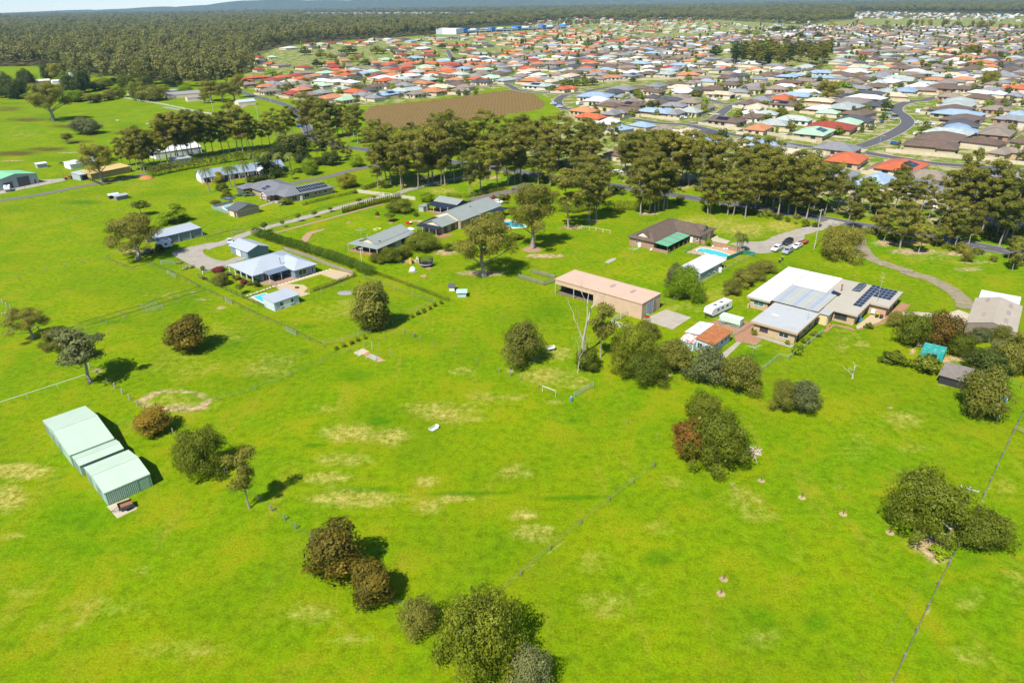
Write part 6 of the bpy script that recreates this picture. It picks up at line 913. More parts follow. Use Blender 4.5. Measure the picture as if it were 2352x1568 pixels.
A3 = ((170, 950, 260, 'b1'), (140, 895, 290, 'r'), (270, 867, 340, 'u'), (370, 838, 240, 'w'), (190, 752, 240, 'b'), (340, 737, 200, 't'), (200, 692, 270, 'u'), (310, 681, 180, 'l'), (480, 662, 230, 'u'), (520, 706, 220, 'u'), (640, 712, 180, 'g'), (750, 692, 150, 'b'), (800, 657, 290, 'w'), (680, 622, 150, 'o'), (800, 611, 130, 'c'), (890, 611, 150, 'n'), (1040, 617, 160, 'n'), (1100, 606, 120, 'o'), (1240, 622, 200, 'b'), (1440, 627, 170, 'b'), (1330, 562, 180, 'u'), (1660, 567, 140, 'g'), (1590, 527, 240, 'b'), (1470, 667, 170, 'l'), (1320, 682, 200, 't'), (1200, 712, 280, 'l'), (1110, 742, 280, 'w'), (1050, 752, 200, 'l'), (1000, 782, 280, 'b'), (930, 857, 330, 'd'), (900, 892, 330, 'w'), (1100, 837, 300, 'l'), (1270, 822, 300, 'u'), (1420, 817, 240, 't'), (1600, 792, 400, 'b1'), (1690, 747, 320, 't'), (1820, 702, 280, 'w1'), (1790, 672, 150, 'g'), (2040, 642, 190, 'w'), (1850, 627, 160, 'b'), (1820, 592, 180, 'b'), (1960, 566, 260, 'o'), (2060, 537, 250, 'd'), (2040, 506, 150, 'R'), (2250, 607, 220, 'd'), (1960, 846, 220, 'w'), (2120, 852, 170, 'w'), (2270, 872, 190, 'g'), (1940, 892, 250, 'b'), (1760, 922, 350, 'l'), (780, 922, 330, 't'), (720, 962, 320, 'g1'), (2270, 802, 230, 'r'),
      (870, 486, 120, 'R'), (980, 491, 110, 'r'), (760, 476, 150, 'n'), (1100, 500, 150, 'n'), (820, 461, 120, 'p'), (1140, 466, 210, 't'), (1010, 431, 160, 't'), (920, 446, 120, 'b'), (1100, 406, 150, 'b'), (1330, 416, 220, 't'), (1430, 398, 110, 'u'), (1270, 451, 150, 't'), (1620, 451, 190, 'r'), (1560, 471, 170, 'b'), (1520, 481, 120, 'c'), (1690, 486, 130, 'R'), (1600, 501, 180, 'c'), (1760, 421, 200, 'b'), (1870, 391, 130, 't'), (1810, 361, 130, 't'), (1930, 366, 110, 't'), (2030, 411, 210, 'b'), (2110, 436, 150, 'd'), (2010, 451, 170, 't'), (1980, 476, 120, 'r'), (2140, 486, 180, 'd'), (2190, 376, 100, 'r'), (2160, 356, 130, 'd'), (2060, 371, 90, 'n'), (2260, 341, 170, 'c'), (1900, 301, 80, 'o'), (1950, 331, 150, 'g'), (2130, 316, 100, 't'), (1620, 331, 180, 'l'), (1540, 356, 180, 't'), (1690, 311, 120, 'l'), (1380, 321, 140, 'g'), (1470, 296, 150, 'd'), (1520, 276, 160, 'w'), (1300, 341, 150, 'c'), (1220, 351, 120, 'w'), (1290, 266, 110, 'g'), (1380, 271, 100, 'c'), (1170, 271, 120, 't'), (1140, 301, 160, 't'), (1050, 326, 200, 't'), (910, 341, 150, 'u'), (710, 331, 140, 'g'), (780, 306, 160, 'n'), (900, 286, 130, 'o'), (960, 266, 90, 'o'), (650, 406, 170, 'l'), (780, 396, 150, 't'), (590, 441, 130, 'o'), (450, 376, 170, 'b'), (540, 361, 110, 'R'), (520, 401, 80, 'r'), (70, 366, 110, 'R'), (190, 326, 120, 'w'), (370, 321, 90, 'u'), (400, 291, 100, 'o'), (520, 286, 80, 'r'), (460, 241, 120, 't'), (730, 241, 120, 'R'), (380, 231, 130, 'b'), (260, 200, 130, 'w'), (370, 200, 130, 'w'), (110, 196, 100, 'g'), (840, 216, 90, 'R'), (2220, 440, 130, 'u'), (2300, 560, 150, 'd'))
B2 = ((1340, 80, 350, 'u'), (1490, 100, 200, 'g'), (1640, 85, 190, 'l'), (900, 30, 220, 'b'), (880, 185, 240, 'w'), (990, 240, 160, 'u'), (1420, 250, 200, 't'), (1560, 275, 300, 'c'), (1760, 300, 320, 'd'), (1890, 350, 250, 'u'), (1970, 165, 340, 'b1'), (2240, 140, 260, 'b'), (2200, 98, 150, 'w'), (2310, 102, 130, 'l'), (985, 460, 150, 'b'), (2210, 365, 230, 'u'), (2330, 395, 200, 'u'), (1200, 210, 180, 'u'), (1560, 510, 160, 'u'), (1700, 470, 160, 'c'))
B3 = ((730, 515, 430, 'r2'), (1230, 580, 540, 'r2'), (1010, 705, 250, 'u1'), (430, 268, 430, 'n1'), (590, 220, 420, 'R1'), (730, 188, 330, 'n1'), (800, 158, 320, 'd2'), (830, 98, 330, 'b'), (700, 42, 380, 'l2'), (555, 92, 150, 'n'), (1600, 320, 500, 'b1'), (1500, 392, 470, 'b'), (1670, 275, 400, 'l'), (1780, 242, 430, 'u'), (1800, 195, 400, 'd'), (1790, 148, 420, 'b'), (1750, 102, 430, 'u'), (1690, 62, 420, 'b'), (1750, 22, 400, 'l'), (2190, 458, 190, 't'), (210, 472, 240, 'c'), (2200, 665, 220, 'g'), (700, 655, 150, 'g'), (2000, 900, 300, 'g'), (820, 750, 200, 'u'), (2200, 940, 280, 'b'), (30, 400, 170, 'g'), (2300, 105, 150, 'u'))
HS = []
for v, L in (('A1', A1), ('A2', A2), ('A3', A3), ('B2', B2), ('B3', B3)):
    for x, y, w, c in L:
        P = g(v, x, y, 3.4); P.z = 0; dp = depth(P); HS.append((w*.25, P, w*.25*dp/F, c, v))
# fill the blocks between the surveyed roofs so that the estate reads as closely built
NOBUILD = [[(lambda q: (q.x, q.y))(g(*p)) for p in L] for L in ([('A2', 380, 840), ('A2', 900, 850), ('A2', 1950, 720), ('A2', 1900, 690), ('A2', 800, 735), ('A2', 430, 790)], [('A2', 1780, 570), ('A3', 600, 650), ('A3', 1250, 600), ('A3', 1270, 505), ('A3', 640, 490), ('A3', 0, 370), ('A2', 1900, 420)], [('d', 1130, 300), ('d', 1290, 262), ('d', 1340, 285), ('d', 1470, 300), ('d', 1600, 330), ('d', 1760, 345), ('d', 1900, 400), ('d', 2000, 420), ('d', 2352, 500), ('d', 2400, 600), ('d', 1500, 470), ('d', 1130, 380)], [('d', 560, 240), ('d', 1290, 262), ('d', 1180, 205), ('d', 840, 240)])]
hx = random.Random(31); HP = np.array([(h[1].x, h[1].y) for h in HS]); extra = []
for i in range(75):
    for j in range(110):
        P = g('d', 700, 200)+Vector((math.cos(R(49)), math.sin(R(49)), 0))*(j*19.5-500)+Vector((math.cos(R(-41)), math.sin(R(-41)), 0))*(i*17.5-100)+Vector((hx.uniform(-3, 3), hx.uniform(-3, 3), 0)); P.z = 0
        q = np.array(P.x), np.array(P.y)
        if P.y < 250 or P.length > 2500 or not inpoly(SUBPOLY, *q) or any(inpoly(N_, *q) for N_ in NOBUILD): continue
        if ((HP-np.array((P.x, P.y)))**2).sum(1).min() < 17.5**2 or min(float(((L-np.array((P.x, P.y)))**2).sum(1).min())**.5-hw for L, hw in ROADS) < 9: continue
        u = float(((np.array(P)-np.array((0, 0, HC))) @ RT)/depth(P)); c = hx.choice('rrRorotgdlctng' if u < .12 else 'tbbtgdlctbgwo'); w_ = hx.uniform(17, 22); extra.append((w_*F/depth(P), P, w_, c, 'x')); HP = np.vstack([HP, [(P.x, P.y)]])
HS += extra
HS.sort(key=lambda h: -h[0])
# keep clear of streets and of each other
def road_push(P, clear):
    for L, hw in ROADS:
        d = L-np.array((P.x, P.y)); k = int(np.argmin((d**2).sum(1))); r = math.hypot(*d[k])
        if r < hw+clear: q = -d[k]/max(r, .1)*(hw+clear-r); P.x += q[0]; P.y += q[1]
PLACED = []; hr_ = random.Random(9); FAR = []
FMESH = {}
fence_cream = M('cream_fence', (.52, .45, .31), .8, .12, .5)
for n, (wp, P, wm, c, v) in enumerate(HS):
    L = max(14.5, min(28, wm*.95)); Wd = L*.74
    road_push(P, Wd*.5+2)
    for q in PLACED:
        d = Vector((P.x-q[0], P.y-q[1], 0)); m = (L+q[2])*.34
        if d.length < m: P += d.normalized()*(m-d.length)*.8 if d.length > .1 else Vector((3, 2, 0))
    PLACED.append((P.x, P.y, L)); ang = R((49, -41, -41, 139, 229)[hr_.randrange(5)]+hr_.uniform(-10, 10)+8*math.sin(P.x*.011)+8*math.cos(P.y*.009)); vi = hr_.randrange(5); k = c[0]; ang = R(hr_.choice((49, -41))+hr_.uniform(-6, 6)) if len(c) > 1 else ang; vi = (0, 4)[n % 2] if len(c) > 1 else vi
    if len(PLACED) > 296: FAR.append((P.copy(), L, Wd, ang, vi, k)); continue
    big = wp > 42; form = ('rectangular hipped', 'L-plan hipped', 'garage-fronted hipped', 'multi-winged hipped', 'square hipped')[vi]; cn = RC[k][0]; sol = len(c) > 1
    lb = 'estate house with %s %s roof%s' % (cn, form, ' carrying solar panels' if sol else '')
    o = thing('estate_house', lb, 'house', P, ang, 'estate houses with %s %s roofs%s' % (cn, form, ' and solar panels' if sol else ''), (L/18, Wd/13, 1.12))
    rm, wmh, gar, wins = HV[vi]; inst('roof', rm, o, mat=RM[k]); inst('wall', wmh, o, mat=hr_.choice(WLM[:2]+WLM))
    inst('garage_door', HGAR, o, (gar[0], gar[1], 0), R(gar[2]))
    if wp > 24:
        for x, y, a in wins: inst('window', HWIN, o, (x, y, 0), R(a))
    if sol:
        q = R(-41+360)-ang
        for i in range(6):
            for j in range(2):
                px_, py_ = -3.2+i*1.05, -1.9-j*1.7; zz = 2.63+2.0*(6-abs(py_))/6.2+.12; s = inst('solar_panel', HPV, o, (px_, py_, zz)); s.rotation_euler = (math.atan(2.0/6.2), 0, 0)
    if wp > 26:
        ww, dd = L*.5+1.8, Wd*.5+2.6; b = MB(); b.box(-ww, -1, 0, -ww+.08, dd, 1.7).box(-ww, dd, 0, ww, dd+.08, 1.7).box(ww-.08, -1, 0, ww, dd, 1.7); f = b.build('boundary_fence', fence_cream, loc=P, ang=ang); tag(f, 'cream fence behind the estate house with %s %s roof' % (cn, form), 'fence', 'cream fences behind houses with %s %s roofs' % (cn, form))
        b = MB(); b.box(gar[0]*L/18-2.6, -dd-6, .015, gar[0]*L/18+2.6, gar[1]*Wd/13, .035); f = b.build('driveway_slab', paleconc, loc=P, ang=ang); tag(f, kind='structure')
# the smallest, farthest roofs, beyond 300
fb_ = MB(); cols = list(RC); far_m = [RM[k] for k in cols]+[WLM[0]]
def farhouse(P, L, Wd, ang, k):
    c, s = math.cos(ang), math.sin(ang); i0 = len(fb_.v); fb_.mi = cols.index(k); fb_.hip(-L/2, -Wd/2, L/2, Wd/2, 2.6, 2.1); fb_.mi = len(cols); fb_.box(-L/2+.5, -Wd/2+.5, 0, L/2-.5, Wd/2-.5, 2.65)
    fb_.v[i0:] = [(P.x+x*c-y*s, P.y+x*s+y*c, z) for x, y, z in fb_.v[i0:]]
for P, L, Wd, a, vi, k in FAR: farhouse(P, L, Wd, a, k)
EXC = inpoly
def infill(pts, n, pal, sp, seed):
    r = random.Random(seed); Q = [g(*p) for p in pts]; Q = [(p.x, p.y) for p in Q]; xs = [p[0] for p in Q]; ys = [p[1] for p in Q]; t = 0
    while n and t < 40000:
        t += 1; x, y = r.uniform(min(xs), max(xs)), r.uniform(min(ys), max(ys))
        if not inpoly(Q, np.array(x), np.array(y)): continue
        if any((x-a)**2+(y-b)**2 < sp*sp for a, b, _ in PLACED): continue
        P = Vector((x, y, 0)); PLACED.append((x, y, 16)); farhouse(P, r.uniform(14, 20), r.uniform(11, 14), R(r.choice((49, -41))+r.uniform(-12, 12)), r.choice(pal)); n -= 1
infill([('A1', 380, 152), ('A1', 1200, 158), ('A1', 2080, 152), ('A1', 2080, 118), ('A1', 1200, 116), ('A1', 380, 116)], 260, 'wwwwlgcur', 19, 1)
infill([('A2', 100, 330), ('A2', 2000, 330), ('A2', 2250, 300), ('A3', 300, 300), ('A3', 2352, 330), ('A3', 2352, 215), ('A3', 900, 235), ('A2', 1900, 215), ('A2', 1500, 190), ('A2', 300, 220)], 120, 'rrorRtcglnuw', 19, 2)
infill([('A2', 120, 235), ('A2', 1800, 235), ('A2', 1800, 165), ('A2', 500, 160), ('A2', 130, 180)], 110, 'rrRrowcnlgw', 19, 3)
infill([('A3', 780, 175), ('A3', 2352, 200), ('A3', 2352, 135), ('A3', 800, 112)], 130, 'wwwwluugc', 20, 4)
infill([('A1', 880, 400), ('A1', 2352, 380), ('A2', 900, 500), ('A2', 1900, 460), ('A2', 1900, 350), ('A2', 0, 330), ('A1', 2352, 310), ('A1', 900, 380)], 60, 'rroRtgdlc', 17, 5)
infill([('A3', 600, 760), ('A3', 2352, 820), ('A3', 2352, 330), ('A3', 1300, 330), ('A3', 640, 480)], 60, 'tbbgdlct', 17.5, 6)
tag(fb_.build('far_houses', far_m), 'mass of small hipped houses across the far estate', 'houses', kind='stuff')
# commercial centre beyond the estate
cw = M('commercial_white', (.7, .71, .72), .6, .04); cbl = M('commercial_blue', (.02, .16, .5), .5, .08); cgy = M('commercial_grey', (.42, .46, .5), .6, .06); cred = M('commercial_red', (.4, .05, .03), .6)
P = g('A1', 1655, 318); Q = g('A1', 1840, 318); o = thing('warehouse', 'big white and grey warehouse at the end of the blue shops', 'warehouse', P, math.atan2((Q-P).y, (Q-P).x)); Lw = (Q-P).length
MB().box(0, 0, -.1, Lw*.32, 40, 13).build('grey_wall', cgy, o); MB().box(Lw*.32+.01, -.2, -.1, Lw, 40, 12.6).build('white_wall', cw, o); MB().box(-.2, -.2, 13, Lw*.32, 40.2, 13.3).build('roof', cw, o)
P = g('A1', 1845, 312); Q = g('A2', 500, 262); o = thing('shopping_strip', 'long strip of white shops with royal blue parapets', 'shops', P, math.atan2((Q-P).y, (Q-P).x)); Lw = (Q-P).length; k = 0; x = 0.
while x < Lw-2: w = min((22, 14, 26, 12, 18)[k % 5], Lw-x); h = (8, 11, 7, 9.5, 8.5)[k % 5]; MB().box(x+.02, 0, -.1, x+w-.02, 24, h).build('shop_wall', (cw, cbl, cw, cgy, cw)[k % 5], o); MB().box(x, -.4, h-1.6, x+w-.1, .0, h).build('parapet', (cbl, cbl, cgy, cbl, cred)[k % 5], o); MB().box(x+1, -.1, 0, x+w-1, -.01, 3.4).build('shopfront', glass, o); x += w; k += 1
# estate gardens
GT = 'garden trees of the estate'; r = random.Random(21); n = 0; t = 0
spots = []
while n < 250 and t < 9000:
    t += 1; q = PLACED[r.randrange(min(len(PLACED), 330))]; a = r.uniform(0, 6.28); d = q[2]*r.uniform(.55, .8); P = Vector((q[0]+math.cos(a)*d, q[1]+math.sin(a)*d, 0))
    if any((P.x-s[0])**2+(P.y-s[1])**2 < (s[2]*.42)**2 for s in PLACED): continue
    if any((P.x-s[0])**2+(P.y-s[1])**2 < 20 for s in spots): continue
    if min(float(((L-np.array((P.x, P.y)))**2).sum(1).min())**.5-hw for L, hw in ROADS) < 1.5: continue
    spots.append((P.x, P.y)); n += 1; h = r.uniform(3.2, 7.5); lf = r.choice(('green', 'green', 'dark', 'olive', 'bright', 'yellow' if n % 9 == 0 else 'green'))
    stand('garden', P, h, h*r.uniform(.7, 1.05), 'leafy %s tree in an estate garden' % {'green': 'green', 'dark': 'dark green', 'olive': 'olive', 'bright': 'light green', 'yellow': 'golden'}[lf], group='%s estate garden trees' % lf, leaf=lf)
for v, x, y, t_, w, lf in (('A1', 860, 500, 410, 170, 'dark'), ('A1', 1110, 500, 410, 130, 'green'), ('A1', 900, 570, 510, 90, 'green'), ('A1', 1010, 600, 545, 110, 'dark'), ('A1', 560, 620, 545, 90, 'dark'), ('A1', 780, 710, 655, 90, 'green'), ('A1', 850, 710, 650, 60, 'dark'), ('A1', 945, 720, 665, 60, 'dark'), ('A1', 1035, 715, 670, 50, 'dark'), ('A1', 150, 725, 640, 120, 'bright'), ('A1', 450, 510, 420, 110, 'dark'), ('A1', 600, 540, 455, 100, 'gum'), ('A1', 690, 550, 490, 90, 'olive'), ('A1', 1215, 735, 690, 50, 'green'), ('A1', 920, 840, 770, 90, 'green'), ('A1', 1090, 820, 755, 100, 'green'), ('A1', 1200, 890, 840, 60, 'green'), ('A1', 1520, 625, 570, 60, 'green'), ('A1', 1710, 450, 400, 80, 'dark'), ('A1', 1820, 490, 430, 60, 'green'), ('A1', 2190, 660, 600, 60, 'bright'), ('A1', 1990, 625, 575, 50, 'green'), ('A1', 1590, 690, 645, 100, 'green'), ('A1', 2050, 770, 720, 90, 'dark'), ('A1', 1945, 755, 695, 70, 'green'), ('A2', 510, 810, 720, 120, 'green'), ('A2', 740, 785, 715, 90, 'dark'), ('A2', 670, 790, 715, 90, 'green'), ('A2', 590, 790, 730, 90, 'green'), ('A2', 370, 835, 785, 70, 'green'), ('A2', 1150, 935, 835, 130, 'green'), ('A2', 1050, 935, 870, 110, 'green'), ('A2', 1690, 890, 825, 100, 'olive'), ('A2', 1870, 510, 415, 130, 'dark'), ('A2', 430, 380, 360, 90, 'dark'), ('A2', 700, 430, 370, 110, 'green'), ('A2', 1110, 755, 710, 70, 'dark'), ('A2', 1115, 550, 505, 90, 'green'), ('A2', 2160, 335, 265, 90, 'green'), ('A2', 2240, 330, 275, 90, 'bright'), ('A2', 460, 790, 740, 50, 'yellow'), ('A3', 700, 860, 760, 190, 'bright'), ('A3', 860, 835, 780, 80, 'dark'), ('A3', 1460, 745, 680, 90, 'dark'), ('A3', 1640, 670, 610, 120, 'green'), ('A3', 2120, 640, 565, 70, 'dark'), ('A3', 1930, 640, 560, 90, 'green'), ('A3', 290, 365, 250, 110, 'dark'), ('A3', 460, 360, 270, 90, 'dark'), ('A3', 80, 300, 210, 130, 'dark'), ('A3', 210, 290, 200, 90, 'dark'), ('A3', 580, 250, 190, 60, 'yellow'), ('A3', 1520, 620, 560, 140, 'dark'), ('A3', 1080, 280, 220, 110, 'green')):
    plant('garden', v, x, y, t_, w, 'prominent %s garden tree among the estate roofs' % {'dark': 'dark', 'green': 'green', 'olive': 'olive', 'bright': 'light green', 'gum': 'brownish', 'yellow': 'golden'}[lf], group='prominent %s estate trees' % lf, leaf=lf, H=max(3.5, min(12, eh(v, (x, y), (x, t_)))))
# tree lines at the back of the estate
for k in range(150):
    x = r.uniform(0, 1); v, x0, y0, x1, y1 = (('A3', 760, 235, 2352, 300), ('A2', 1500, 215, 2350, 190), ('A2', 400, 250, 800, 240), ('A3', 250, 240, 760, 180), ('A2', 900, 215, 1500, 215))[k % 5]
    q = g(v, x0+(x1-x0)*x, y0+(y1-y0)*x+r.uniform(-8, 8)); BELT.append((q.x, q.y))
# ================================================================== fences
blackrail = M('black_rail', (.035, .03, .028), .8, .2); wire = M('fence_wire', (.13, .13, .11), .5, .1); greymesh = M('grey_mesh', (.4, .42, .42), .6, .1); greenmesh = M('green_mesh', (.02, .16, .09), .6, .15); creamrail = M('cream_rail', (.55, .5, .38), .8, .12); glassf = glassy('fence_glass', (.2, .32, .3)); lightpost = M('grey_post', (.34, .31, .27), .9, .25, 3)
PM = {}
def fence(label, v, pts, sp, h, post=None, rails=(), rmat=None, pr=.06, name='fence', wires=(), panelm=None, jit=.0, cat='fence', wr_=.009, ph=None):
    """posts one by one, rails bay by bay, wires in one strand set, optional infill panels"""
    L = [g(v, *p) for p in pts]; o = thing(name, label, cat, L[0]); P0 = L[0]; pts_ = []; post = post or timber; rnd = random.Random(len(label))
    for a, b in zip(L[:-1], L[1:]):
        n = max(1, round((b-a).length/sp))
        for k in range(n): pts_.append(a.lerp(b, k/n))
    pts_.append(L[-1]); k_ = (round(pr, 3), round(h, 2), post.name)
    if k_ not in PM: PM[k_] = MB().box(-pr, -pr, -.15, pr, pr, h).mesh('post', post)
    for p in pts_: q = inst('post', PM[k_], o, p-P0, rnd.uniform(0, .5)); q.rotation_euler = (rnd.uniform(-jit, jit), rnd.uniform(-jit, jit), rnd.uniform(0, .4))
    for a, b in zip(pts_[:-1], pts_[1:]):
        d = b-a; ln = d.length; an = math.atan2(d.y, d.x)
        for z, t in rails:
            k2 = ('r', round(t, 3), (rmat or post).name)
            if k2 not in PM: PM[k2] = MB().box(0, -.03, -t/2, 1, .03, t/2).mesh('rail', rmat or post)
            inst('rail', PM[k2], o, (a.x-P0.x, a.y-P0.y, z), an, (ln, 1, 1))
        if panelm:
            k3 = ('m', panelm.name, round(ph or h, 2))
            if k3 not in PM: PM[k3] = MB().box(0, -.012, .08, 1, .012, (ph or h)-.06).mesh('panel', panelm)
            inst('panel', PM[k3], o, (a.x-P0.x, a.y-P0.y, 0), an, (ln, 1, 1))
    if wires:
        b = MB()
        for z in wires: b.tube([(p.x-P0.x, p.y-P0.y, z) for p in pts_], wr_, 3, False)
        b.build('wire', wire, o)
    return o
fence('timber post and pale wire fence along the right-hand paddock', 'N8', [(735, 1600), (1000, 1035), (1215, 620), (1420, 180), (1500, 20)], 4.6, 1.15, timber, (), pr=.09, wires=(.35, .7, 1.05), jit=.05, wr_=.014)
fence('short timber rail fence leaving the right boundary', 'N8', [(1425, 170), (1500, 205)], 2.6, 1.15, timber, ((.6, .09), (1.05, .09)), pr=.09)
fence('near paddock wire fence below the mint sheds', 'N5', [(960, 185), (1060, 260), (1250, 410), (1330, 480), (1440, 560), (1510, 615), (1580, 665), (1640, 715), (1780, 800)], 5., 1.2, timber, (), pr=.1, wires=(.5, .95), jit=.06)
fence('near paddock wire fence under the rusty brown trees', 'N6', [(250, 790), (480, 990), (680, 1110), (945, 1268)], 5.4, 1.15, timber, (), pr=.09, wires=(.4, .75, 1.05), jit=.06)
fence('wire fence climbing from the huge corner tree', 'N6', [(980, 1330), (1230, 1130), (1410, 970), (1570, 830), (1900, 560), (2150, 370)], 6.5, 1.15, timber, (), pr=.06, wires=(.4, .75, 1.05), jit=.05)
fence('wire fence between the dry paddock and the green paddock', 'C1', [(-1500, 1600), (0, 1185), (600, 935), (860, 830), (995, 780), (1355, 650), (1460, 690)], 7, 1.2, timber, (), pr=.07, wires=(.4, .75, 1.05), jit=.05)
fence('weathered post line running past the three gums', 'C0', [(25, 385), (65, 415), (100, 440), (140, 470), (900, 1040), (985, 1115), (1055, 1165), (1125, 1220), (1190, 1270), (1262, 1325), (1330, 1380)], 4.2, 1.25, lightpost, (), pr=.1, wires=(.5, .95), jit=.06)
fence('white pipe rail running to the tall grey-green gum', 'C0', [(-40, 1355), (800, 1080)], 5.4, 1.15, galv, ((1.12, .07),), white, pr=.04)
fence('upper dark rail fence of the horse lane', 'C0', [(1000, 0), (1215, 85), (1390, 45), (1560, 105), (1700, 175), (1855, 262), (1445, 385), (1300, 440), (1110, 490), (735, 605)], 4.2, 1.15, timber, ((1.1, .1),), blackrail, wires=(.4, .75), pr=.07)
fence('lower dark rail fence of the horse lane', 'C0', [(805, 630), (1165, 520), (1350, 465), (1500, 420), (1640, 375), (1780, 330), (1915, 290), (2130, 385), (2352, 500)], 4.2, 1.15, timber, ((1.1, .1),), blackrail, wires=(.4, .75), pr=.07)
fence('dark rail fence below the small pool house', 'C1', [(0, 500), (280, 625), (370, 670), (480, 725), (625, 795)], 4.2, 1.15, timber, ((1.1, .1),), blackrail, wires=(.4, .75), pr=.07)
for lb, v, a, b in (('mesh gate on the upper horse lane fence', 'C0', (1305, 440), (1440, 400)), ('mesh gate on the lower horse lane fence', 'C0', (1355, 478), (1495, 435)), ('steel mesh gate near the white pipe on the ground', 'C1', (285, 640), (368, 678)), ('steel gate in the yard fence by the rose clump', 'C0', (1480, 25), (1600, 22)), ('mesh gate beside the garden corner of the horse lane', 'C0', (1540, 115), (1615, 155)), ('galvanised gate on the rail fence beside the drive', 'Z1', (915, 190), (1040, 150)), ('mesh gate in the fence below the pool lawn', 'Z1', (840, 905), (910, 945)), ('tan gate frame by the paddock corner goal', 'C2', (570, 1250), (745, 1150))):
    fence(lb, v, [a, b], 9, 1.2, galv, ((.15, .05), (.65, .04), (1.15, .05)), galv, pr=.04, name='gate', cat='gate', wires=(.3, .45, .8, .95))
fence('white electric tape fence round the columnar tree', 'C1', [(620, 775), (800, 745), (940, 690), (1180, 630), (1255, 580), (1345, 520), (1475, 460), (1640, 390), (1440, 325), (1270, 265), (1130, 210), (990, 160), (800, 225), (600, 285)], 5.5, 1.3, lightpost, (), pr=.035, wires=(.6, .9, 1.2), wr_=.025)
for lb, pts in (('plain wire fence across the middle green paddock', [(-30, 1225), (95, 1205), (400, 1150), (690, 1090), (1110, 1005), (1630, 910), (1800, 870)]), ('wire fence beside the sealed farm lane', [(-30, 955), (150, 935), (560, 850), (880, 790), (1250, 705)]), ('wire fence below the wide brown-leaved gum', [(-100, 1700), (430, 1565), (770, 1490), (950, 1450), (995, 1440)]), ('yard fence round the wide brown-leaved gum', [(995, 1440), (1215, 1330), (1330, 1300)]), ('wire fence along the drive paddock', [(1880, 1240), (2352, 1120)]), ('wire fence of the upper pen run', [(540, 960), (780, 920), (1000, 875)]), ('wire fence of the lower pen run', [(600, 1000), (800, 965), (920, 935)])):
    fence(lb, 'B0', pts, 6, 1.2, timber, (), pr=.06, wires=(.4, .8, 1.1), jit=.04)
fence('dark timber gate and rails across the farm lane', 'B0', [(785, 710), (870, 745), (940, 775)], 2.4, 1.3, blackrail, ((.4, .12), (.8, .12), (1.2, .12)), blackrail, pr=.1)
fence('black rail fence beside the gravel drive', 'Z3', [(395, 1005), (670, 930), (815, 915), (1110, 830), (1430, 745), (1670, 680), (1930, 610), (2180, 550), (2352, 510)], 4, 1.2, timber, ((1.15, .1),), blackrail, wires=(.4, .8), pr=.07)
fence('wire fence on the lawn side of the gravel drive', 'Z3', [(1130, 915), (1400, 840), (1680, 765), (1900, 700)], 4, 1.2, timber, (), wires=(.3, .6, .9, 1.15), pr=.05)
for lb, a, b in (('cream paling wall left of the drive gate', (180, 245), (475, 282)), ('cream paling wall right of the drive gate', (542, 292), (815, 330))):
    fence(lb, 'Z2', [a, b], 2.4, 1.5, creamrail, ((.25, .24), (.62, .24), (.99, .24), (1.34, .22)), creamrail, pr=.08)
fence('double mesh drive gate between two cream walls', 'Z2', [(475, 282), (542, 288)], 5, 1.5, white, ((.2, .05), (.8, .05), (1.45, .05)), white, pr=.07, name='gate', cat='gate')
fence('green-grey picket fence along the gum-lined drive', 'Z2', [(650, 275), (900, 195), (1150, 130), (1400, 80), (1560, 40)], 1.0, 1.5, M('picket_green', (.25, .3, .2), .8), ((.4, .07), (1.2, .07)), M('picket_green'), pr=.05)
fence('grey picket fence on the road verge by the gums', 'Z2', [(1640, 15), (1800, 35), (2000, 70), (2180, 80)], 1.6, 1.4, lightpost, ((.4, .07), (1.2, .07)), lightpost, pr=.06)
fence('black garden fence below the fire pit lawn', 'C1', [(505, 290), (640, 240), (780, 185), (910, 130)], 2.4, 1.2, blackrail, ((.15, .05), (1.15, .06)), blackrail, pr=.05, panelm=greymesh, ph=.12)
fence('timber lapped fence under the long hedge', 'Z1', [(1490, 345), (1750, 430), (2000, 530), (2250, 620)], 2.4, 1.2, timber, ((1.15, .06),), timber, panelm=M('paling', (.27, .22, .17), .9, .2, 3), pr=.06)
fence('dark mesh garden fence along the front garden', 'Z1', [(545, 650), (700, 715), (850, 790), (1030, 870), (1150, 925), (1270, 985)], 2.6, 1.1, blackrail, ((1.05, .06), (.15, .05)), blackrail, pr=.05, wires=(.4, .6, .8))
fence('white flat rail fence by the crimson shrub', 'Z1', [(590, 610), (700, 580), (850, 530)], 3, 1.0, white, ((.9, .12), (.5, .1)), white, pr=.07)
fence('black pool fence on the stepping stone path', 'Z1', [(1040, 880), (1150, 840), (1350, 770), (1410, 760)], 2.2, 1.25, blackrail, ((1.2, .05), (.12, .05)), blackrail, pr=.04, wires=(.4, .7, 1.))
fence('frameless glass fence round the cabana pool', 'Z3', [(690, 590), (455, 650), (630, 715)], 2.2, 1.25, galv, (), pr=.03, panelm=glassf)
fence('green mesh pool fence behind the oval pool', 'Z4', [(900, 405), (800, 450), (728, 495), (930, 535)], 2.2, 1.3, greenmesh, ((1.25, .05), (.1, .05)), greenmesh, pr=.04, wires=(.4, .7, 1.))
fence('green mesh pool fence beside the white-roofed studio', 'Z4', [(1190, 580), (1280, 545), (1370, 510)], 2.2, 1.3, greenmesh, ((1.25, .05),), greenmesh, pr=.04, panelm=greenmesh); fence('green mesh screen at the end of the garden wall', 'Z4', [(1378, 505), (1440, 520), (1500, 535)], 2.2, 1.3, greenmesh, ((1.25, .05),), greenmesh, pr=.04, panelm=greenmesh)
fence('chain wire fence past the white-roofed studio', 'Z4', [(900, 862), (980, 815), (1150, 710), (1320, 615), (1440, 560), (1498, 540)], 2.8, 1.3, timber, ((1.25, .03),), galv, pr=.05, wires=(.3, .6, .9))
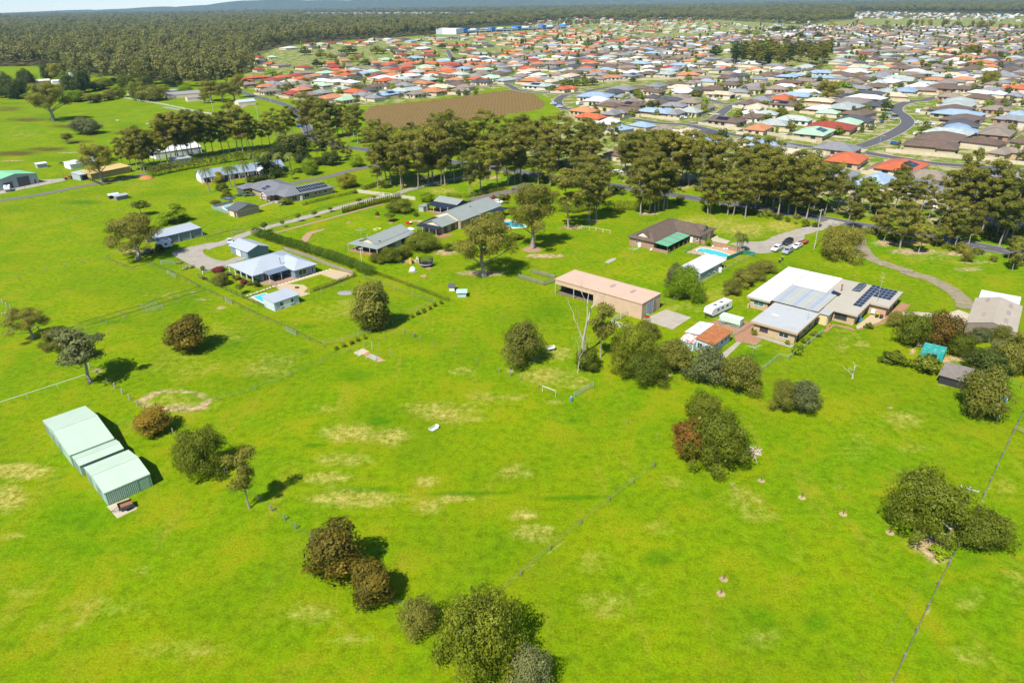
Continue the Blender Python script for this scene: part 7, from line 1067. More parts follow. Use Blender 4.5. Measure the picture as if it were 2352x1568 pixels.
fence('short wire fence from the tan shed to the lime tree', 'Z4', [(505, 1065), (610, 1020), (740, 960), (920, 930)], 3, 1.2, timber, (), pr=.06, wires=(.3, .6, .9, 1.1))
fence('weathered timber stock pen beside the tan shed', 'C2', [(60, 155), (290, 222), (385, 195), (400, 165), (190, 110)], 2.4, 1.3, timber, ((.3, .14), (.65, .14), (1., .14), (1.3, .1)), timber, pr=.08)
fence('cream timber cattle rails in front of the tan shed', 'C2', [(1055, 500), (940, 560), (915, 590), (1060, 640), (1195, 690)], 2.6, 1.5, creamrail, ((.35, .14), (.75, .14), (1.15, .14), (1.5, .12)), creamrail, pr=.09)
fence('pale green mesh fence below the clothes line lawn', 'Z5', [(770, 1050), (860, 985), (980, 885), (1065, 905), (1110, 870), (1240, 780), (1380, 660)], 2.4, 1.1, M('mesh_post', (.25, .4, .3), .7), ((1.05, .04),), M('mesh_post'), pr=.04, panelm=None, wires=(.2, .4, .6, .8))
fence('grey mesh fence between paved yard and cottage', 'Z5', [(560, 690), (650, 645), (745, 580)], 2.4, 1.1, galv, ((1.05, .04),), galv, pr=.04, wires=(.2, .4, .6, .8))
fence('boundary wire fence beside the feathery trees', 'C3', [(2352, 1400), (2420, 1200), (2500, 1000)], 5, 1.2, timber, (), pr=.08, wires=(.4, .8, 1.1))
fence('mesh vegetable fence by the flowering tree', 'Z6', [(1330, 1060), (1430, 1130), (1530, 1165)], 2.4, 1.2, greenmesh, ((1.1, .04),), greenmesh, pr=.04, wires=(.4, .8))
fence('white pasture rail fence below the far farmhouse', 'A0', [(1140, 905), (1310, 935), (1520, 970), (1800, 1030), (1960, 1060)], 3, 1.2, white, ((.5, .12), (1.1, .12)), white, pr=.07)
fence('scrubby wire fence between the lane and the farmyard', 'B0', [(-20, 860), (230, 800), (480, 745), (700, 720)], 5, 1.2, timber, (), pr=.06, wires=(.4, .8))
fence('lawn fence posts below the great spreading gum', 'B2', [(640, 1170), (710, 1185), (770, 1190), (835, 1205), (900, 1215)], 5, 1.2, creamrail, ((1.1, .08),), creamrail, pr=.09)
for lb, v, pts in (('long cream wall between the brown field and the estate', 'A1', [(1010, 935), (1250, 905), (1500, 875), (1800, 840), (2145, 805)]), ('cream wall at the end of the brown field estate block', 'A1', [(2145, 805), (2145, 775), (1980, 790)]), ('cream wall along the estate street near the brown tiled corner house', 'B2', [(1710, 215), (1950, 255), (2250, 290), (2352, 310)]), ('cream wall past the green-roofed corner houses', 'B3', [(0, 310), (200, 350), (440, 385)]), ('long cream wall opposite the two bright orange roofs', 'B3', [(1080, 465), (1300, 490), (1640, 520), (1900, 545), (2352, 590)]), ('cream wall along the grassy reserve of the estate', 'A2', [(800, 760), (1100, 745), (1500, 730), (1900, 712)])):
    fence(lb, v, pts, 3.2, 1.85, fence_cream, ((1.82, .06),), fence_cream, pr=.1, panelm=fence_cream, name='estate_wall', cat='wall')
# ================================================================== vehicles
tyre = M('tyre', (.02, .02, .02), .9, .1); rim = M('wheel_rim', (.5, .5, .52), .35, .05, metal=.6); lampw = glassy('headlamp', (.6, .6, .6)); lampr = glassy('tail_lamp', (.3, .01, .01)); carglass = glassy('car_glass', (.02, .025, .03))
def paint(n, c): m = M('paint_'+n, c, .3, .03, .5, spec=.6); return m
PC = {'white': (.72, .72, .72), 'black': (.015, .016, .02), 'silver': (.3, .34, .38), 'blue': (.02, .1, .3), 'red': (.35, .02, .02), 'pale': (.5, .55, .58)}
CARM = {}
def carmeshes(kind):
    if kind in CARM: return CARM[kind]
    if kind == 'ute': body = [(-2.6, .45), (2.55, .45), (2.65, .75), (2.6, .98), (1.5, 1.12), (1.45, 1.12), (-2.6, 1.12)]; cab = [(-.75, 1.1), (1.5, 1.1), (.85, 1.75), (-.55, 1.78)]; L = 5.2
    elif kind == 'sedan': body = [(-2.3, .35), (2.3, .35), (2.35, .65), (2.2, .85), (1.2, .98), (-1.6, 1.02), (-2.3, .95)]; cab = [(-1.7, 1.0), (1.25, .97), (.55, 1.42), (-1.0, 1.44)]; L = 4.7
    else: body = [(-2.25, .4), (2.3, .4), (2.35, .75), (2.25, .98), (1.2, 1.1), (-2.25, 1.1), (-2.3, .8)]; cab = [(-2.2, 1.08), (1.25, 1.08), (.6, 1.68), (-1.95, 1.7)]; L = 4.7
    w = .9; b = MB()
    def shell(prof, w0, w1, inset):  # sides lean in towards the top
        zs = [p[1] for p in prof]; z0, z1 = min(zs), max(zs); f = lambda z: w0+(w1-w0)*(z-z0)/(z1-z0); n = len(prof); i = len(b.v)
        b.v += [(x, -f(z), z) for x, z in prof]+[(x, f(z), z) for x, z in prof]; b.f += [tuple(range(i, i+n)), tuple(range(i+2*n-1, i+n-1, -1))]; b.m += [0]*2
        for k in range(n): b.f.append((i+k, i+n+k, i+n+(k+1) % n, i+(k+1) % n)); b.m.append(0)
    shell(body, .88, .9, 0); bm = b.mesh('body', paint('white', PC['white'])); b = MB(); shell(cab, .84, .66, 0); cm = b.mesh('cabin', paint('white', PC['white']))
    gl = []; (xb, zb), (xf, zf), (xt, zt), (xr, zr_) = cab
    def P(t, u, s): x0 = xb+(xr-xb)*u; x1 = xf+(xt-xf)*u; z = zb+(zr_-zb)*u; y = .84+(.66-.84)*u; return (x0+(x1-x0)*t, s*(y+.006), z)
    for s in (-1, 1):
        for t0, t1 in (((.08, .48), (.53, .93)) if kind != 'ute' else ((.08, .48), (.54, .92))): q = [P(t0, .15, s), P(t1, .15, s), P(t1-.02, .85, s), P(t0+.02, .85, s)]; gl.append(MB().poly(q if s < 0 else q[::-1]).mesh('side_window', carglass))
    def end(xa, za, xc, zc, sg): o_ = .008*sg; return MB().poly([(xa+(xc-xa)*.12+o_, -.74, za+(zc-za)*.12), (xa+(xc-xa)*.12+o_, .74, za+(zc-za)*.12), (xa+(xc-xa)*.88+o_, .6, za+(zc-za)*.88), (xa+(xc-xa)*.88+o_, -.6, za+(zc-za)*.88)])
    ws = end(xf, zf, xt, zt, 1).mesh('windscreen', carglass); rw = end(xb, zb, xr, zr_, -1).mesh('rear_window', carglass)
    wh = MB(); wh.tube([(0, -.12, 0), (0, .12, 0)], .36, 14); whm = wh.mesh('wheel', tyre); rm_ = MB(); rm_.tube([(0, -.135, 0), (0, .135, 0)], .21, 10); rmm = rm_.mesh('rim', rim)
    hl = MB().box(-.05, -.17, -.07, .05, .17, .07).mesh('headlight', lampw); tl = MB().box(-.05, -.12, -.12, .05, .12, .12).mesh('tail_light', lampr)
    tray = MB().box(-2.5, -.74, 1.125, -.85, .74, 1.14).mesh('tray', M('tray_liner', (.05, .05, .05), .8))
    CARM[kind] = (bm, cm, gl, ws, rw, whm, rmm, hl, tl, L, tray); return CARM[kind]
def car(kind, P, ang, col, label, group=None, detail=True, name='parked_car'):
    bm, cm, gl, ws, rw, whm, rmm, hl, tl, L, tray = carmeshes(kind); o = thing(name, label, 'car', (P.x, P.y, .07), ang, group); m = paint(col, PC[col]); inst('body', bm, o, mat=m); inst('cabin', cm, o, mat=m)
    for x in (1.45, -1.45):
        for s in (-.8, .8):
            w = inst('wheel', whm, o, (x, s, .36))
            if detail: inst('rim', rmm, w)
    inst('windscreen', ws, o); inst('rear_window', rw, o)
    for q in gl: inst('side_window', q, o)
    if detail:
        for s in (-.62, .62): inst('headlight', hl, o, (L/2-.06, s, .78)); inst('tail_light', tl, o, (-L/2+.0, s, .85))
        if kind == 'ute': inst('tray', tray, o)
    return o
for a, b, kind, col, lb in (((1690, 495), (1800, 440), 'ute', 'white', 'white dual-cab ute on the gravel yard'), ((1815, 420), (1905, 375), 'suv', 'black', 'black four-wheel drive behind the white ute'), ((1815, 525), (1905, 470), 'suv', 'silver', 'silver-blue wagon beside the white ute'), ((1915, 465), (2010, 415), 'sedan', 'white', 'white sedan beside the silver wagon')):
    p, q = g('Z4', *a), g('Z4', *b); car(kind, (p+q)/2, math.atan2(p.y-q.y, p.x-q.x), col, lb)
p, q = g('Z1', 850, 285), g('Z1', 930, 255); car('sedan', (p+q)/2, math.atan2(p.y-q.y, p.x-q.x)+.9, 'pale', 'silver sedan behind the blue-grey garage')
p = g('Z2', 1720, 360); car('sedan', p, R(-30), 'white', 'white car parked by the purple-leaved shrubs')
EC = (('B2', 380, 25, 'w'), ('B2', 410, 45, 'b'), ('B2', 440, 58, 'w'), ('B2', 1575, 160, 'w'), ('B2', 820, 70, 'w'), ('B2', 2190, 40, 'w'), ('B2', 970, 665, 'w'), ('B2', 1060, 560, 's'), ('B3', 1000, 82, 'w'), ('B3', 1080, 155, 's'), ('B3', 1165, 145, 'k'), ('B3', 1155, 172, 's'), ('B3', 1040, 197, 'b'), ('B3', 950, 235, 'w'), ('B3', 1380, 205, 'w'), ('B3', 1490, 220, 'w'), ('B3', 1355, 305, 'w'), ('B3', 1165, 400, 'b'), ('B3', 1100, 120, 's'), ('B3', 1060, 42, 'b'), ('A1', 1635, 872, 'w'), ('A1', 1000, 838, 'w'), ('A2', 380, 960, 'w'), ('A2', 1860, 922, 'w'), ('A2', 2090, 917, 'w'), ('A2', 2190, 965, 'w'), ('A2', 610, 685, 's'), ('A2', 1670, 612, 'w'), ('A3', 1110, 940, 'w'), ('A3', 1250, 905, 's'), ('A3', 950, 530, 'w'), ('A3', 580, 480, 'w'), ('A3', 1245, 505, 'w'), ('A3', 1760, 832, 'r'), ('B1', 405, 238, 'b'), ('B3', 1490, 980, 'w'))
cn = {'w': 'white', 'b': 'blue', 's': 'silver', 'k': 'black', 'r': 'red'}
for k, (v, x, y, c) in enumerate(EC): car(('suv', 'sedan', 'suv')[k % 3], g(v, x, y), R((49, -41, 20, -30)[k % 4]), cn[c], '%s %s parked in an estate street' % (cn[c], ('wagon', 'sedan', 'wagon')[k % 3]), '%s %ss parked around the estate' % (cn[c], ('wagon', 'sedan', 'wagon')[k % 3]), False)
def caravan(P, ang, label, L=6.6, W_=2.35, H_=2.5, name='caravan'):
    o = thing(name, label, 'caravan', P, ang); prof = [(-L/2, .55), (L/2-.5, .55), (L/2, 1.2), (L/2-.15, 2.1), (L/2-.9, H_), (-L/2+.1, H_), (-L/2, H_-.3)]; b = MB(); b.prism(prof, 'y', -W_/2, W_/2); b.build('body', white, o); MB().box(-L/2+.02, -W_/2-.02, .5, L/2-.6, W_/2+.02, .58).build('skirt', M('caravan_trim', (.3, .3, .3), .6), o)
    for s in (-1, 1):
        for x in (-.9, -.05): b = MB(); b.tube([(x, s*(W_/2-.2), .34), (x, s*(W_/2+.02), .34)], .34, 12); b.build('wheel', tyre, o)
        for x in (-2.3, -.2, 1.6): y = s*(W_/2+.012); MB().box(x-.45, min(y, y-.02*s), 1.4, x+.45, max(y, y-.02*s), 1.95).build('window', glass, o)
    MB().box(.55, -W_/2-.02, .75, 1.2, -W_/2-.002, 2.2).build('door', M('caravan_door', (.6, .6, .62), .5), o)
    for x in (-1.2, 1.4): MB().box(x-.4, -.4, H_, x+.4, .4, H_+.12).build('roof_hatch', M('hatch_dark', (.1, .1, .11), .4), o)
    b = MB(); b.tube([(L/2-.5, -.6, .5), (L/2+1.1, 0, .45)], .06, 5).tube([(L/2-.5, .6, .5), (L/2+1.1, 0, .45)], .06, 5).tube([(L/2+.8, 0, 0), (L/2+.8, 0, .6)], .04, 5); b.build('drawbar', M('chassis', (.05, .05, .05), .7), o); return o
p, q = g('C2', 1785, 520), g('C2', 1985, 425); caravan((p+q)/2, math.atan2(p.y-q.y, p.x-q.x), 'long white caravan with drawbar beside the tan shed apron', (q-p).length*.93)
p = g('B0', 75, 825); caravan(p, R(-60), 'old white caravan at the farmyard edge', 4.6, 2.2, 2.3)
p = g('Z1', 170, 330); caravan(p, R(-130), 'white horse truck body parked in the open garage bay', 4.4, 2.3, 3.0, 'horse_float')
for lb, v, x, y in (('white caravan in a driveway on the brown field corner', 'A2', 620, 965), ('white caravan parked on an estate lawn by the golden tree', 'A3', 1180, 895), ('white van-sided caravan beside blue-roofed houses', 'B3', 1380, 108)): caravan(g(v, x, y), R(49), lb, 5.5)
# box trailer on the pad
def trailer(label, v, a, b, col, w=1.5):
    p, q = g(v, *a), g(v, *b); o = thing('box_trailer', label, 'trailer', (p+q)/2, math.atan2((q-p).y, (q-p).x)); L = (q-p).length; m = M('trailer_'+label[:5].strip(), col, .8, .25, 2); inn = M('rusty_tray', (.3, .12, .06), .9, .3, 2)
    MB().box(-L/2, -w/2, .5, L/2, w/2, .56).build('tray', inn, o)
    for s in (-1, 1): MB().box(-L/2, s*w/2-.02, .45, L/2, s*w/2+.02, .95).build('side', m, o); MB().box(s*L/2-.02, -w/2, .45, s*L/2+.02, w/2, .95).build('end', m, o)
    for s in (-1, 1): b_ = MB(); b_.tube([(.2, s*(w/2+.05), .32), (.2, s*(w/2+.25), .32)], .32, 12); b_.build('wheel', tyre, o); MB().box(-.25, s*(w/2+.04)-.02, .66, .65, s*(w/2+.26), .7).build('mudguard', m, o)
    b_ = MB(); b_.tube([(-L/2, -.4, .45), (-L/2-1.1, 0, .4)], .04, 5).tube([(-L/2, .4, .45), (-L/2-1.1, 0, .4)], .04, 5).tube([(-L/2-1.0, 0, 0), (-L/2-1.0, 0, .45)], .03, 5); b_.build('drawbar', M('chassis'), o); return o
trailer('rusty box trailer on the concrete pad by the ribbed shed', 'Z8', (1090, 1300), (1255, 1240), (.06, .07, .05)); trailer('loaded red trailer at the fence end of the gravel yard', 'Z4', (1990, 410), (2070, 385), (.25, .06, .03)); trailer('small grey trailer under the wide brown-leaved gum', 'B0', (1345, 1400), (1405, 1380), (.2, .22, .24))
# ================================================================== poles and lamps
def pole(label, v, b, t, arm=2.4, ang=0., mat=timber, name='power_pole', r=.15):
    o = thing(name, label, 'power pole', g(v, *b), ang); h = max(5, eh(v, b, t)); MB().tube([(0, 0, -.2), (0, 0, h)], [r, r*.7], 8).build('shaft', mat, o)
    if arm: MB().box(-arm/2, -.06, h-.5, arm/2, .06, h-.36).build('crossarm', mat, o); m = MB().lathe([(.05, 0), (.07, .12), (.03, .2)], 6).mesh('insulator', white); [inst('insulator', m, o, (x, 0, h-.36)) for x in (-arm/2+.1, 0, arm/2-.1)]
    return o, h
pl = M('pale_pole', (.42, .4, .36), .85, .15, 2); po, ph_ = pole('weathered power pole with crossarm beside the fig', 'N8', (1130, 632), (1208, 488), 2.4, R(-35), pl)
b = MB(); p1 = po.location+Vector((0, 0, ph_-.15)); p0 = g('N8', 640, 1580)+Vector((0, 0, ph_)); k_ = [p1.lerp(p0, t/8)-Vector((0, 0, 1.2*math.sin(math.pi*t/8))) for t in range(9)]; b.tube(k_, .012, 3, False); tag(b.build('power_line', wire), 'thin power line sagging from the pole beside the fig', 'power line')
for lb, v, a, t in (('green-grey power pole at the brown field corner', 'B1', (1022, 372), (990, 160)), ('slim power pole among the drive gums', 'B1', (1822, 750), (1818, 565)), ('power pole on the road verge by the dead gum', 'B3', (425, 1355), (490, 990)), ('power pole in the pasture by the white rail fence', 'A0', (1965, 1055), (1955, 890)), ('power pole behind the hedge row by the palms', 'B0', (2280, 460), (2262, 345)), ('street pole on the farm track verge', 'A1', (95, 880), (85, 750)), ('pole beside the main road at the bend', 'A1', (135, 935), (125, 830)), ('left pasture pole by the farm track', 'B1', (22, 185), (8, 40)), ('light-topped pole behind the lone gums', 'C0', (110, 630), (95, 560))): pole(lb, v, a, t, 1.8 if 'slim' not in lb else 0, R(30), pl)
def lamp(label, v, b_, t, side=1, group=None):
    o = thing('street_lamp', label, 'street lamp', g(v, *b_), R(-41), group); h = max(5, min(9, eh(v, b_, t))); MB().tube([(0, 0, -.1), (0, 0, h-.4), (side*.3, 0, h-.1), (side*1.6, 0, h)], [.09, .06, .05, .04], 6).build('column', galv, o); MB().box(side*1.6-.35, -.12, h-.06, side*1.6+.35, .12, h+.06).build('lamp_head', M('lamp_head', (.5, .52, .52), .5), o)
for v, b_, t, s in (('B3', (1015, 440), (1030, 315), 1), ('B3', (315, 425), (340, 300), 1), ('B2', (1060, 155), (1100, 80), 1), ('B2', (1680, 215), (1685, 100), -1), ('A2', (697, 850), (690, 790), -1), ('A2', (1135, 770), (1110, 725), -1), ('A3', (285, 795), (260, 760), -1), ('B3', (1065, 235), (1080, 120), 1), ('A1', (925, 840), (940, 800), 1), ('A2', (1710, 850), (1730, 800), 1)): lamp('tall curved street lamp beside an estate street', v, b_, t, s, 'street lamps of the estate')
o = thing('yard_light', 'white yard light pole before the verandah cottage', 'light pole', g('Z2', 228, 1030)); h = eh('Z2', (228, 1030), (212, 860)); MB().tube([(0, 0, -.1), (0, 0, h)], .06, 6).build('pole', white, o); MB().box(-.5, -.1, h, .5, .1, h+.12).build('floodlight', white, o)
# ================================================================== yard things
def hoist(label, v, x, y, topy):
    o = thing('clothes_hoist', label, 'clothes line', g(v, x, y)); h = max(1.6, min(2.4, eh(v, (x, y), (x, topy)))); MB().tube([(0, 0, -.1), (0, 0, h)], .035, 6).build('mast', galv, o)
    m = MB().tube([(0, 0, h-.5), (1.9, 0, h)], .02, 5).mesh('arm', galv)
    for k in range(4): inst('arm', m, o, (0, 0, 0), k*math.pi/2)
    b = MB()
    for r_ in (.8, 1.3, 1.8): b.tube([(r_*math.cos(k*math.pi/2), r_*math.sin(k*math.pi/2), h-.5+.5*r_/1.9) for k in range(5)], .008, 3, False)
    b.build('line', white, o)
hoist('rotary clothes hoist on the green lawn by the paved yard', 'Z5', 740, 845, 765); hoist('rotary clothes hoist beside the caravan', 'Z5', 440, 600, 520); hoist('rotary clothes hoist in the garden of the verandah cottage', 'Z2', 215, 710, 645); hoist('small clothes hoist on the lawn by the brown tiled house', 'Z4', 157, 505, 440)
o = thing('trampoline', 'round trampoline with black safety net on the lawn', 'trampoline', g('Z2', 938, 1050)); MB().lathe([(1.95, .85), (1.95, .95), (1.6, .95)], 20).build('mat', M('tramp_black', (.02, .02, .02), .8), o); MB().lathe([(2.1, .82), (2.1, .96), (1.96, .97), (1.96, .82)], 20).build('pad', M('tramp_pad', (.45, .45, .45), .7), o); m = MB().tube([(2.1, 0, 0), (2.1, 0, 2.6)], .03, 5).mesh('leg', galv)
for k in range(6): inst('leg', m, o, (0, 0, 0), k*math.pi/3)
nm = M('net_black', (.03, .03, .03), .9); b = MB()
for k in range(60): a = k*math.pi/30; b.tube([(2.05*math.cos(a), 2.05*math.sin(a), .95), (2.05*math.cos(a), 2.05*math.sin(a), 2.6)], .03, 3, False)
for z in (1.2, 1.5, 1.8, 2.1, 2.4, 2.6): b.tube([(2.05*math.cos(k*math.pi/10), 2.05*math.sin(k*math.pi/10), z) for k in range(21)], .025, 3, False)
b.build('net', nm, o)
o = thing('play_slide', 'blue and orange play slide by the trampoline', 'slide', g('Z2', 790, 1000), R(-100)); b = MB(); b.prism([(-.1, 0), (1.9, 1.1), (2, 1.1), (2, 1.2), (1.85, 1.2), (-.1, .1)], 'y', -.25, .25); b.build('chute', M('slide_blue', (.2, .45, .7), .5), o); MB().box(1.85, -.35, 0, 2.5, .35, 1.7).build('ladder', M('slide_orange', (.6, .3, .05), .5), o)
o = thing('toy_swing', 'white toy swing beside the blue slide', 'toy', g('Z2', 838, 990)); b = MB(); b.tube([(-.5, -.4, 0), (0, 0, 1.3), (-.5, .4, 0)], .05, 5).tube([(.5, -.4, 0), (0, 0, 1.3), (.5, .4, 0)], .05, 5); b.build('frame', white, o); MB().box(-.2, -.2, .4, .2, .2, .5).build('seat', white, o)
o = thing('garden_dome', 'white wire cloche dome on the lawn', 'cloche', g('Z2', 788, 1110)); b = MB()
for k in range(8): a = k*math.pi/8; b.tube([(1.0*math.cos(a)*math.cos(t), 1.0*math.sin(a)*math.cos(t), 1.5*math.sin(t)) for t in [math.pi*j/10 for j in range(11)]], .03, 4, False)
b.lathe([(.98, .3), (.9, .75), (.65, 1.15)], 16); b.build('frame', M('cloche', (.55, .6, .58), .5), o); MB().lathe([(1.25, 0), (1.3, .06), (.1, .08)], 16).build('soil', sandm, o)
def trough(label, v, x, y, ang, L=1.9, leg=False):
    o = thing('feed_trough', label, 'trough', g(v, x, y), ang); z = .55 if leg else .15; b = MB(); n = 14; pr = [(-L/2, z+.5), (-L/2+.25, z), (L/2-.25, z), (L/2, z+.5), (L/2-.1, z+.5), (L/2-.3, z+.1), (-L/2+.3, z+.1), (-L/2+.1, z+.5)]; b.prism(pr, 'y', -.38, .38); b.build('basin', white, o); MB().box(-L/2, -.4, z+.42, L/2, -.34, z+.5).build('rim', white, o); MB().box(-L/2, .34, z+.42, L/2, .4, z+.5).build('rim', white, o)
    for s in (-1, 1): MB().box(s*L*.3-.06, -.3, 0, s*L*.3+.06, .3, z+.02).build('leg', timber, o)
trough('white bathtub feed trough alone in the near paddock', 'N6', 928, 165, R(49), 2.1); trough('white raised feed trough on posts by the feathery tree', 'C2', 352, 820, R(25), 2.2, True); trough('white water trough in the far left pasture', 'B0', 1080, 180, R(10)); trough('second white trough by the far gum clump', 'B0', 1352, 212, R(30))
def post_only(label, v, x, y, t, r_=.06, mat=None, group=None, cat='post', name='post'):
    o = MB().box(-r_, -r_, -.15, r_, r_, max(.5, eh(v, (x, y), (x, t)))).box(-r_*.6, -r_*.6, 0, r_*.6, r_*.6, .02).build(name, mat or timber, loc=g(v, x, y)); return tag(o, label, cat, group)
for x, y, t in ((1358, 665, 622), (1448, 698, 658), (1510, 722, 683), (1635, 772, 735), (1832, 850, 812), (2028, 935, 895), (2235, 1018, 975), (2335, 1058, 990)): post_only('short weathered post in the row across the green paddock', 'C1', x, y, t, .09, group='short posts across the green paddock')
for x, y, t in ((1240, 882, 785), (1112, 948, 840), (1140, 850, 742), (1068, 810, 735), (940, 878, 800), (1012, 900, 820)): post_only('tall slim post of the cricket practice pitch', 'C1', x, y, t, .05, mat=timber if x > 1100 else galv, group='cricket pitch posts')
for v, x, y, t in (('C2', 240, 1160, 1120), ('C2', 1058, 1495, 1450), ('C2', 75, 1090, 1050), ('N7', 693, 205, 185), ('N7', 520, 132, 115)): post_only('lone stub post in the lot', v, x, y, t, .08, group='lone stub posts')
for v, x, y, t in (('N7', 1056, 992, 965), ('N7', 1040, 1072, 1045), ('N8', 476, 632, 595), ('N8', 735, 735, 700), ('N8', 247, 540, 505), ('N8', 22, 446, 425), ('N7', 1264, 446, 428)): post_only('rusty stake guarding a seedling on a ring of mulch', v, x, y, t, .06, mat=M('rusty_stake', (.2, .09, .05), .9, .2), group='seedling stakes', cat='stake', name='seedling_stake'); tag(MB().lathe([(.6, .01), (.5, .06), (.05, .09)], 9).build('mulch_ring', M('mulch_pale', (.34, .26, .13), .95, .35, 3), loc=g(v, x, y)), kind='structure')
for pts, m, nm_, lb in (([(895, 838), (985, 798), (1040, 828), (950, 872)], M('pitch_mat', (.42, .36, .26), .9, .2), 'pitch_mat', 'pale mat at the top end of the cricket pitch'), ([(985, 855), (1030, 832), (1050, 845), (1005, 872)], M('orange_soil', (.45, .18, .06), .95, .2), 'pitch_mat', 'orange worn strip across the cricket pitch'), ([(1010, 875), (1055, 848), (1140, 882), (1090, 910)], M('pitch_concrete', (.36, .34, .3), .9, .2), 'pitch_slab', 'grey slab at the lower end of the cricket pitch'), ([(1100, 912), (1140, 884), (1190, 912), (1130, 925)], M('pitch_mat2', (.42, .25, .15), .95, .2), 'pitch_mat', 'tan worn mat below the grey pitch slab')):
    slab(nm_, 'C1', pts, m, .05, label=lb, cat='mat', t=1)
def goal(v, a, b, h, label):
    p, q = g(v, *a), g(v, *b); o = thing('soccer_goal', label, 'goal', p, math.atan2((q-p).y, (q-p).x)); L = (q-p).length; MB().tube([(0, 0, 0), (0, 0, h), (L, 0, h), (L, 0, 0)], .05, 6).build('frame', white, o); MB().tube([(0, 0, h), (0, 1, 0), (L, 1, 0), (L, 0, h)], .025, 5).build('stay', galv, o)
goal('C2', (280, 1195), (400, 1240), 1.3, 'white kids soccer goal on the worn grass')
def bin_(label, v, x, y, col, lid, ang=0.):
    o = thing('wheelie_bin', label, 'bin', g(v, x, y), ang); b = MB(); b.prism([(-.24, .1), (.24, .1), (.3, .95), (-.3, .95)], 'y', -.28, .28); b.build('body', M('bin_'+col[0], col[1], .6), o); MB().box(-.32, -.31, .95, .33, .31, 1.05).build('lid', M('bin_'+lid[0], lid[1], .5), o); w = MB().tube([(-.28, -.3, .12), (-.28, .3, .12)], .12, 8); w.build('wheel', tyre, o)
dg = ('dark_green', (.02, .07, .04))
bin_('wheelie bin with yellow lid on the brick wall court', 'Z5', 1880, 515, dg, ('yellow', (.6, .42, .02))); bin_('wheelie bin with red lid beside the yellow-lidded one', 'Z5', 1920, 525, dg, ('red', (.5, .03, .03))); bin_('yellow-topped bin by the olive screen bushes', 'Z4', 1775, 600, ('dark_grey', (.05, .05, .05)), ('orange', (.65, .3, .02))); bin_('green-topped bin behind the yellow-topped one', 'Z4', 1800, 575, ('dark_grey', (.05, .05, .05)), ('lime', (.15, .45, .08)))
bin_('red crate bin with bright green lid by the tan shed corner', 'C2', 1243, 520, ('red_body', (.5, .02, .02)), ('bright_green', (.05, .55, .08)))
bin_('blue water drum by the brick path', 'Z5', 1722, 555, ('drum_blue', (.02, .2, .6)), ('drum_blue', (.02, .2, .6)))
o = thing('post_barrel', 'leaning blue plastic barrel in the near paddock', 'barrel', g('C2', 543, 1283)); MB().lathe([(.2, 0), (.25, .3), (.25, .7), (.2, 1.)], 10).build('drum', M('barrel_blue', (.1, .22, .45), .6), o); MB().lathe([(.12, 1.), (.12, 1.06)], 8).build('cap', white, o)
o = thing('greenhouse', 'pale green netted greenhouse box in the paved yard', 'greenhouse', g('Z5', 655, 592), R(139)); gm_ = M('shade_net', (.5, .62, .52), .7, .08); MB().box(0, 0, 0, 5.2, 2.2, .9).build('beds', LM['dark'], o)
for q in ((0, 0, 0, 5.2, .03, 2.1), (0, 2.17, 0, 5.2, 2.2, 2.1), (0, .03, 0, .03, 2.17, 2.1), (5.17, .03, 0, 5.2, 2.17, 2.1)): MB().box(*q).build('net_wall', gm_, o)
MB().box(-.03, -.03, 2.1, 5.23, 2.23, 2.14).build('net_roof', gm_, o)
slab('blue_tarpaulin', 'Z6', [(1215, 1265), (1300, 1180), (1425, 1215), (1390, 1315), (1320, 1320)], M('tarp_blue', (.2, .5, .75), .5, .2, 1.5, spots=(2, .6, .7, (.75, .8, .85)), bump=.1), .25, label='crumpled bright blue tarpaulin over a garden bed', cat='tarpaulin', t=1)
o = thing('stone_edging', 'line of white stones edging the bed by the tarpaulin', 'edging', g('Z6', 1285, 1490)); P0 = o.location.copy()
for k in range(10): q = g('Z6', 1285+6.5*k, 1490-18*k)-P0; MB().lathe([(.2, 0), (.26, .1), (.15, .24)], 6, (q.x, q.y)).build('stone', M('stone_white', (.6, .56, .48), .9, .2), o)
o = thing('raised_bed', 'new timber raised bed beside the shade house', 'planter', g('Z6', 668, 880), R(-20)); [MB().box(0, y, .0, 2.1, y+.06, .45).build('board', M('new_timber', (.5, .32, .12), .8), o) for y in (0, .75, 1.5)]; [MB().box(x, .06, 0, x+.06, 1.5, .45).build('board', M('new_timber'), o) for x in (0, 2.04)]
def bench(label, v, x, y, ang, col):
    o = thing('bench', label, 'bench', g(v, x, y), ang); m = M('bench_'+col[0], col[1], .8, .15); [MB().box(-.8, -.2+.15*k, .42, .8, -.08+.15*k, .47).build('slat', m, o) for k in range(3)]; MB().box(-.8, .24, .5, .8, .29, .9).build('backrest', m, o); [MB().box(x_-.05, -.2, 0, x_+.05, .28, .42).build('leg', m, o) for x_ in (-.65, .65)]
bench('orange timber bench against the yellow brick wall', 'Z5', 1440, 600, R(49), ('orange', (.5, .25, .06))); bench('grey timber bench beside the shade house', 'Z6', 470, 735, R(-10), ('grey', (.28, .23, .19)))
def chair_(label, v, x, y, ang, group):
    o = thing('garden_chair', label, 'chair', g(v, x, y), ang, group); MB().box(-.28, -.28, .4, .28, .28, .46).build('seat', white, o); MB().box(-.28, .24, .46, .28, .3, .95).build('backrest', white, o); m = MB().box(-.03, -.03, 0, .03, .03, .42).mesh('leg', white); [inst('leg', m, o, (a, b, 0)) for a in (-.24, .24) for b in (-.24, .24)]
for x, y in ((1038, 440), (1165, 468), (1195, 470)): chair_('white plastic chair on the oval pool deck', 'Z4', x, y, R(140), 'white pool chairs')
chair_('white plastic chair against the brick house end wall', 'Z4', 355, 475, R(-41), None)
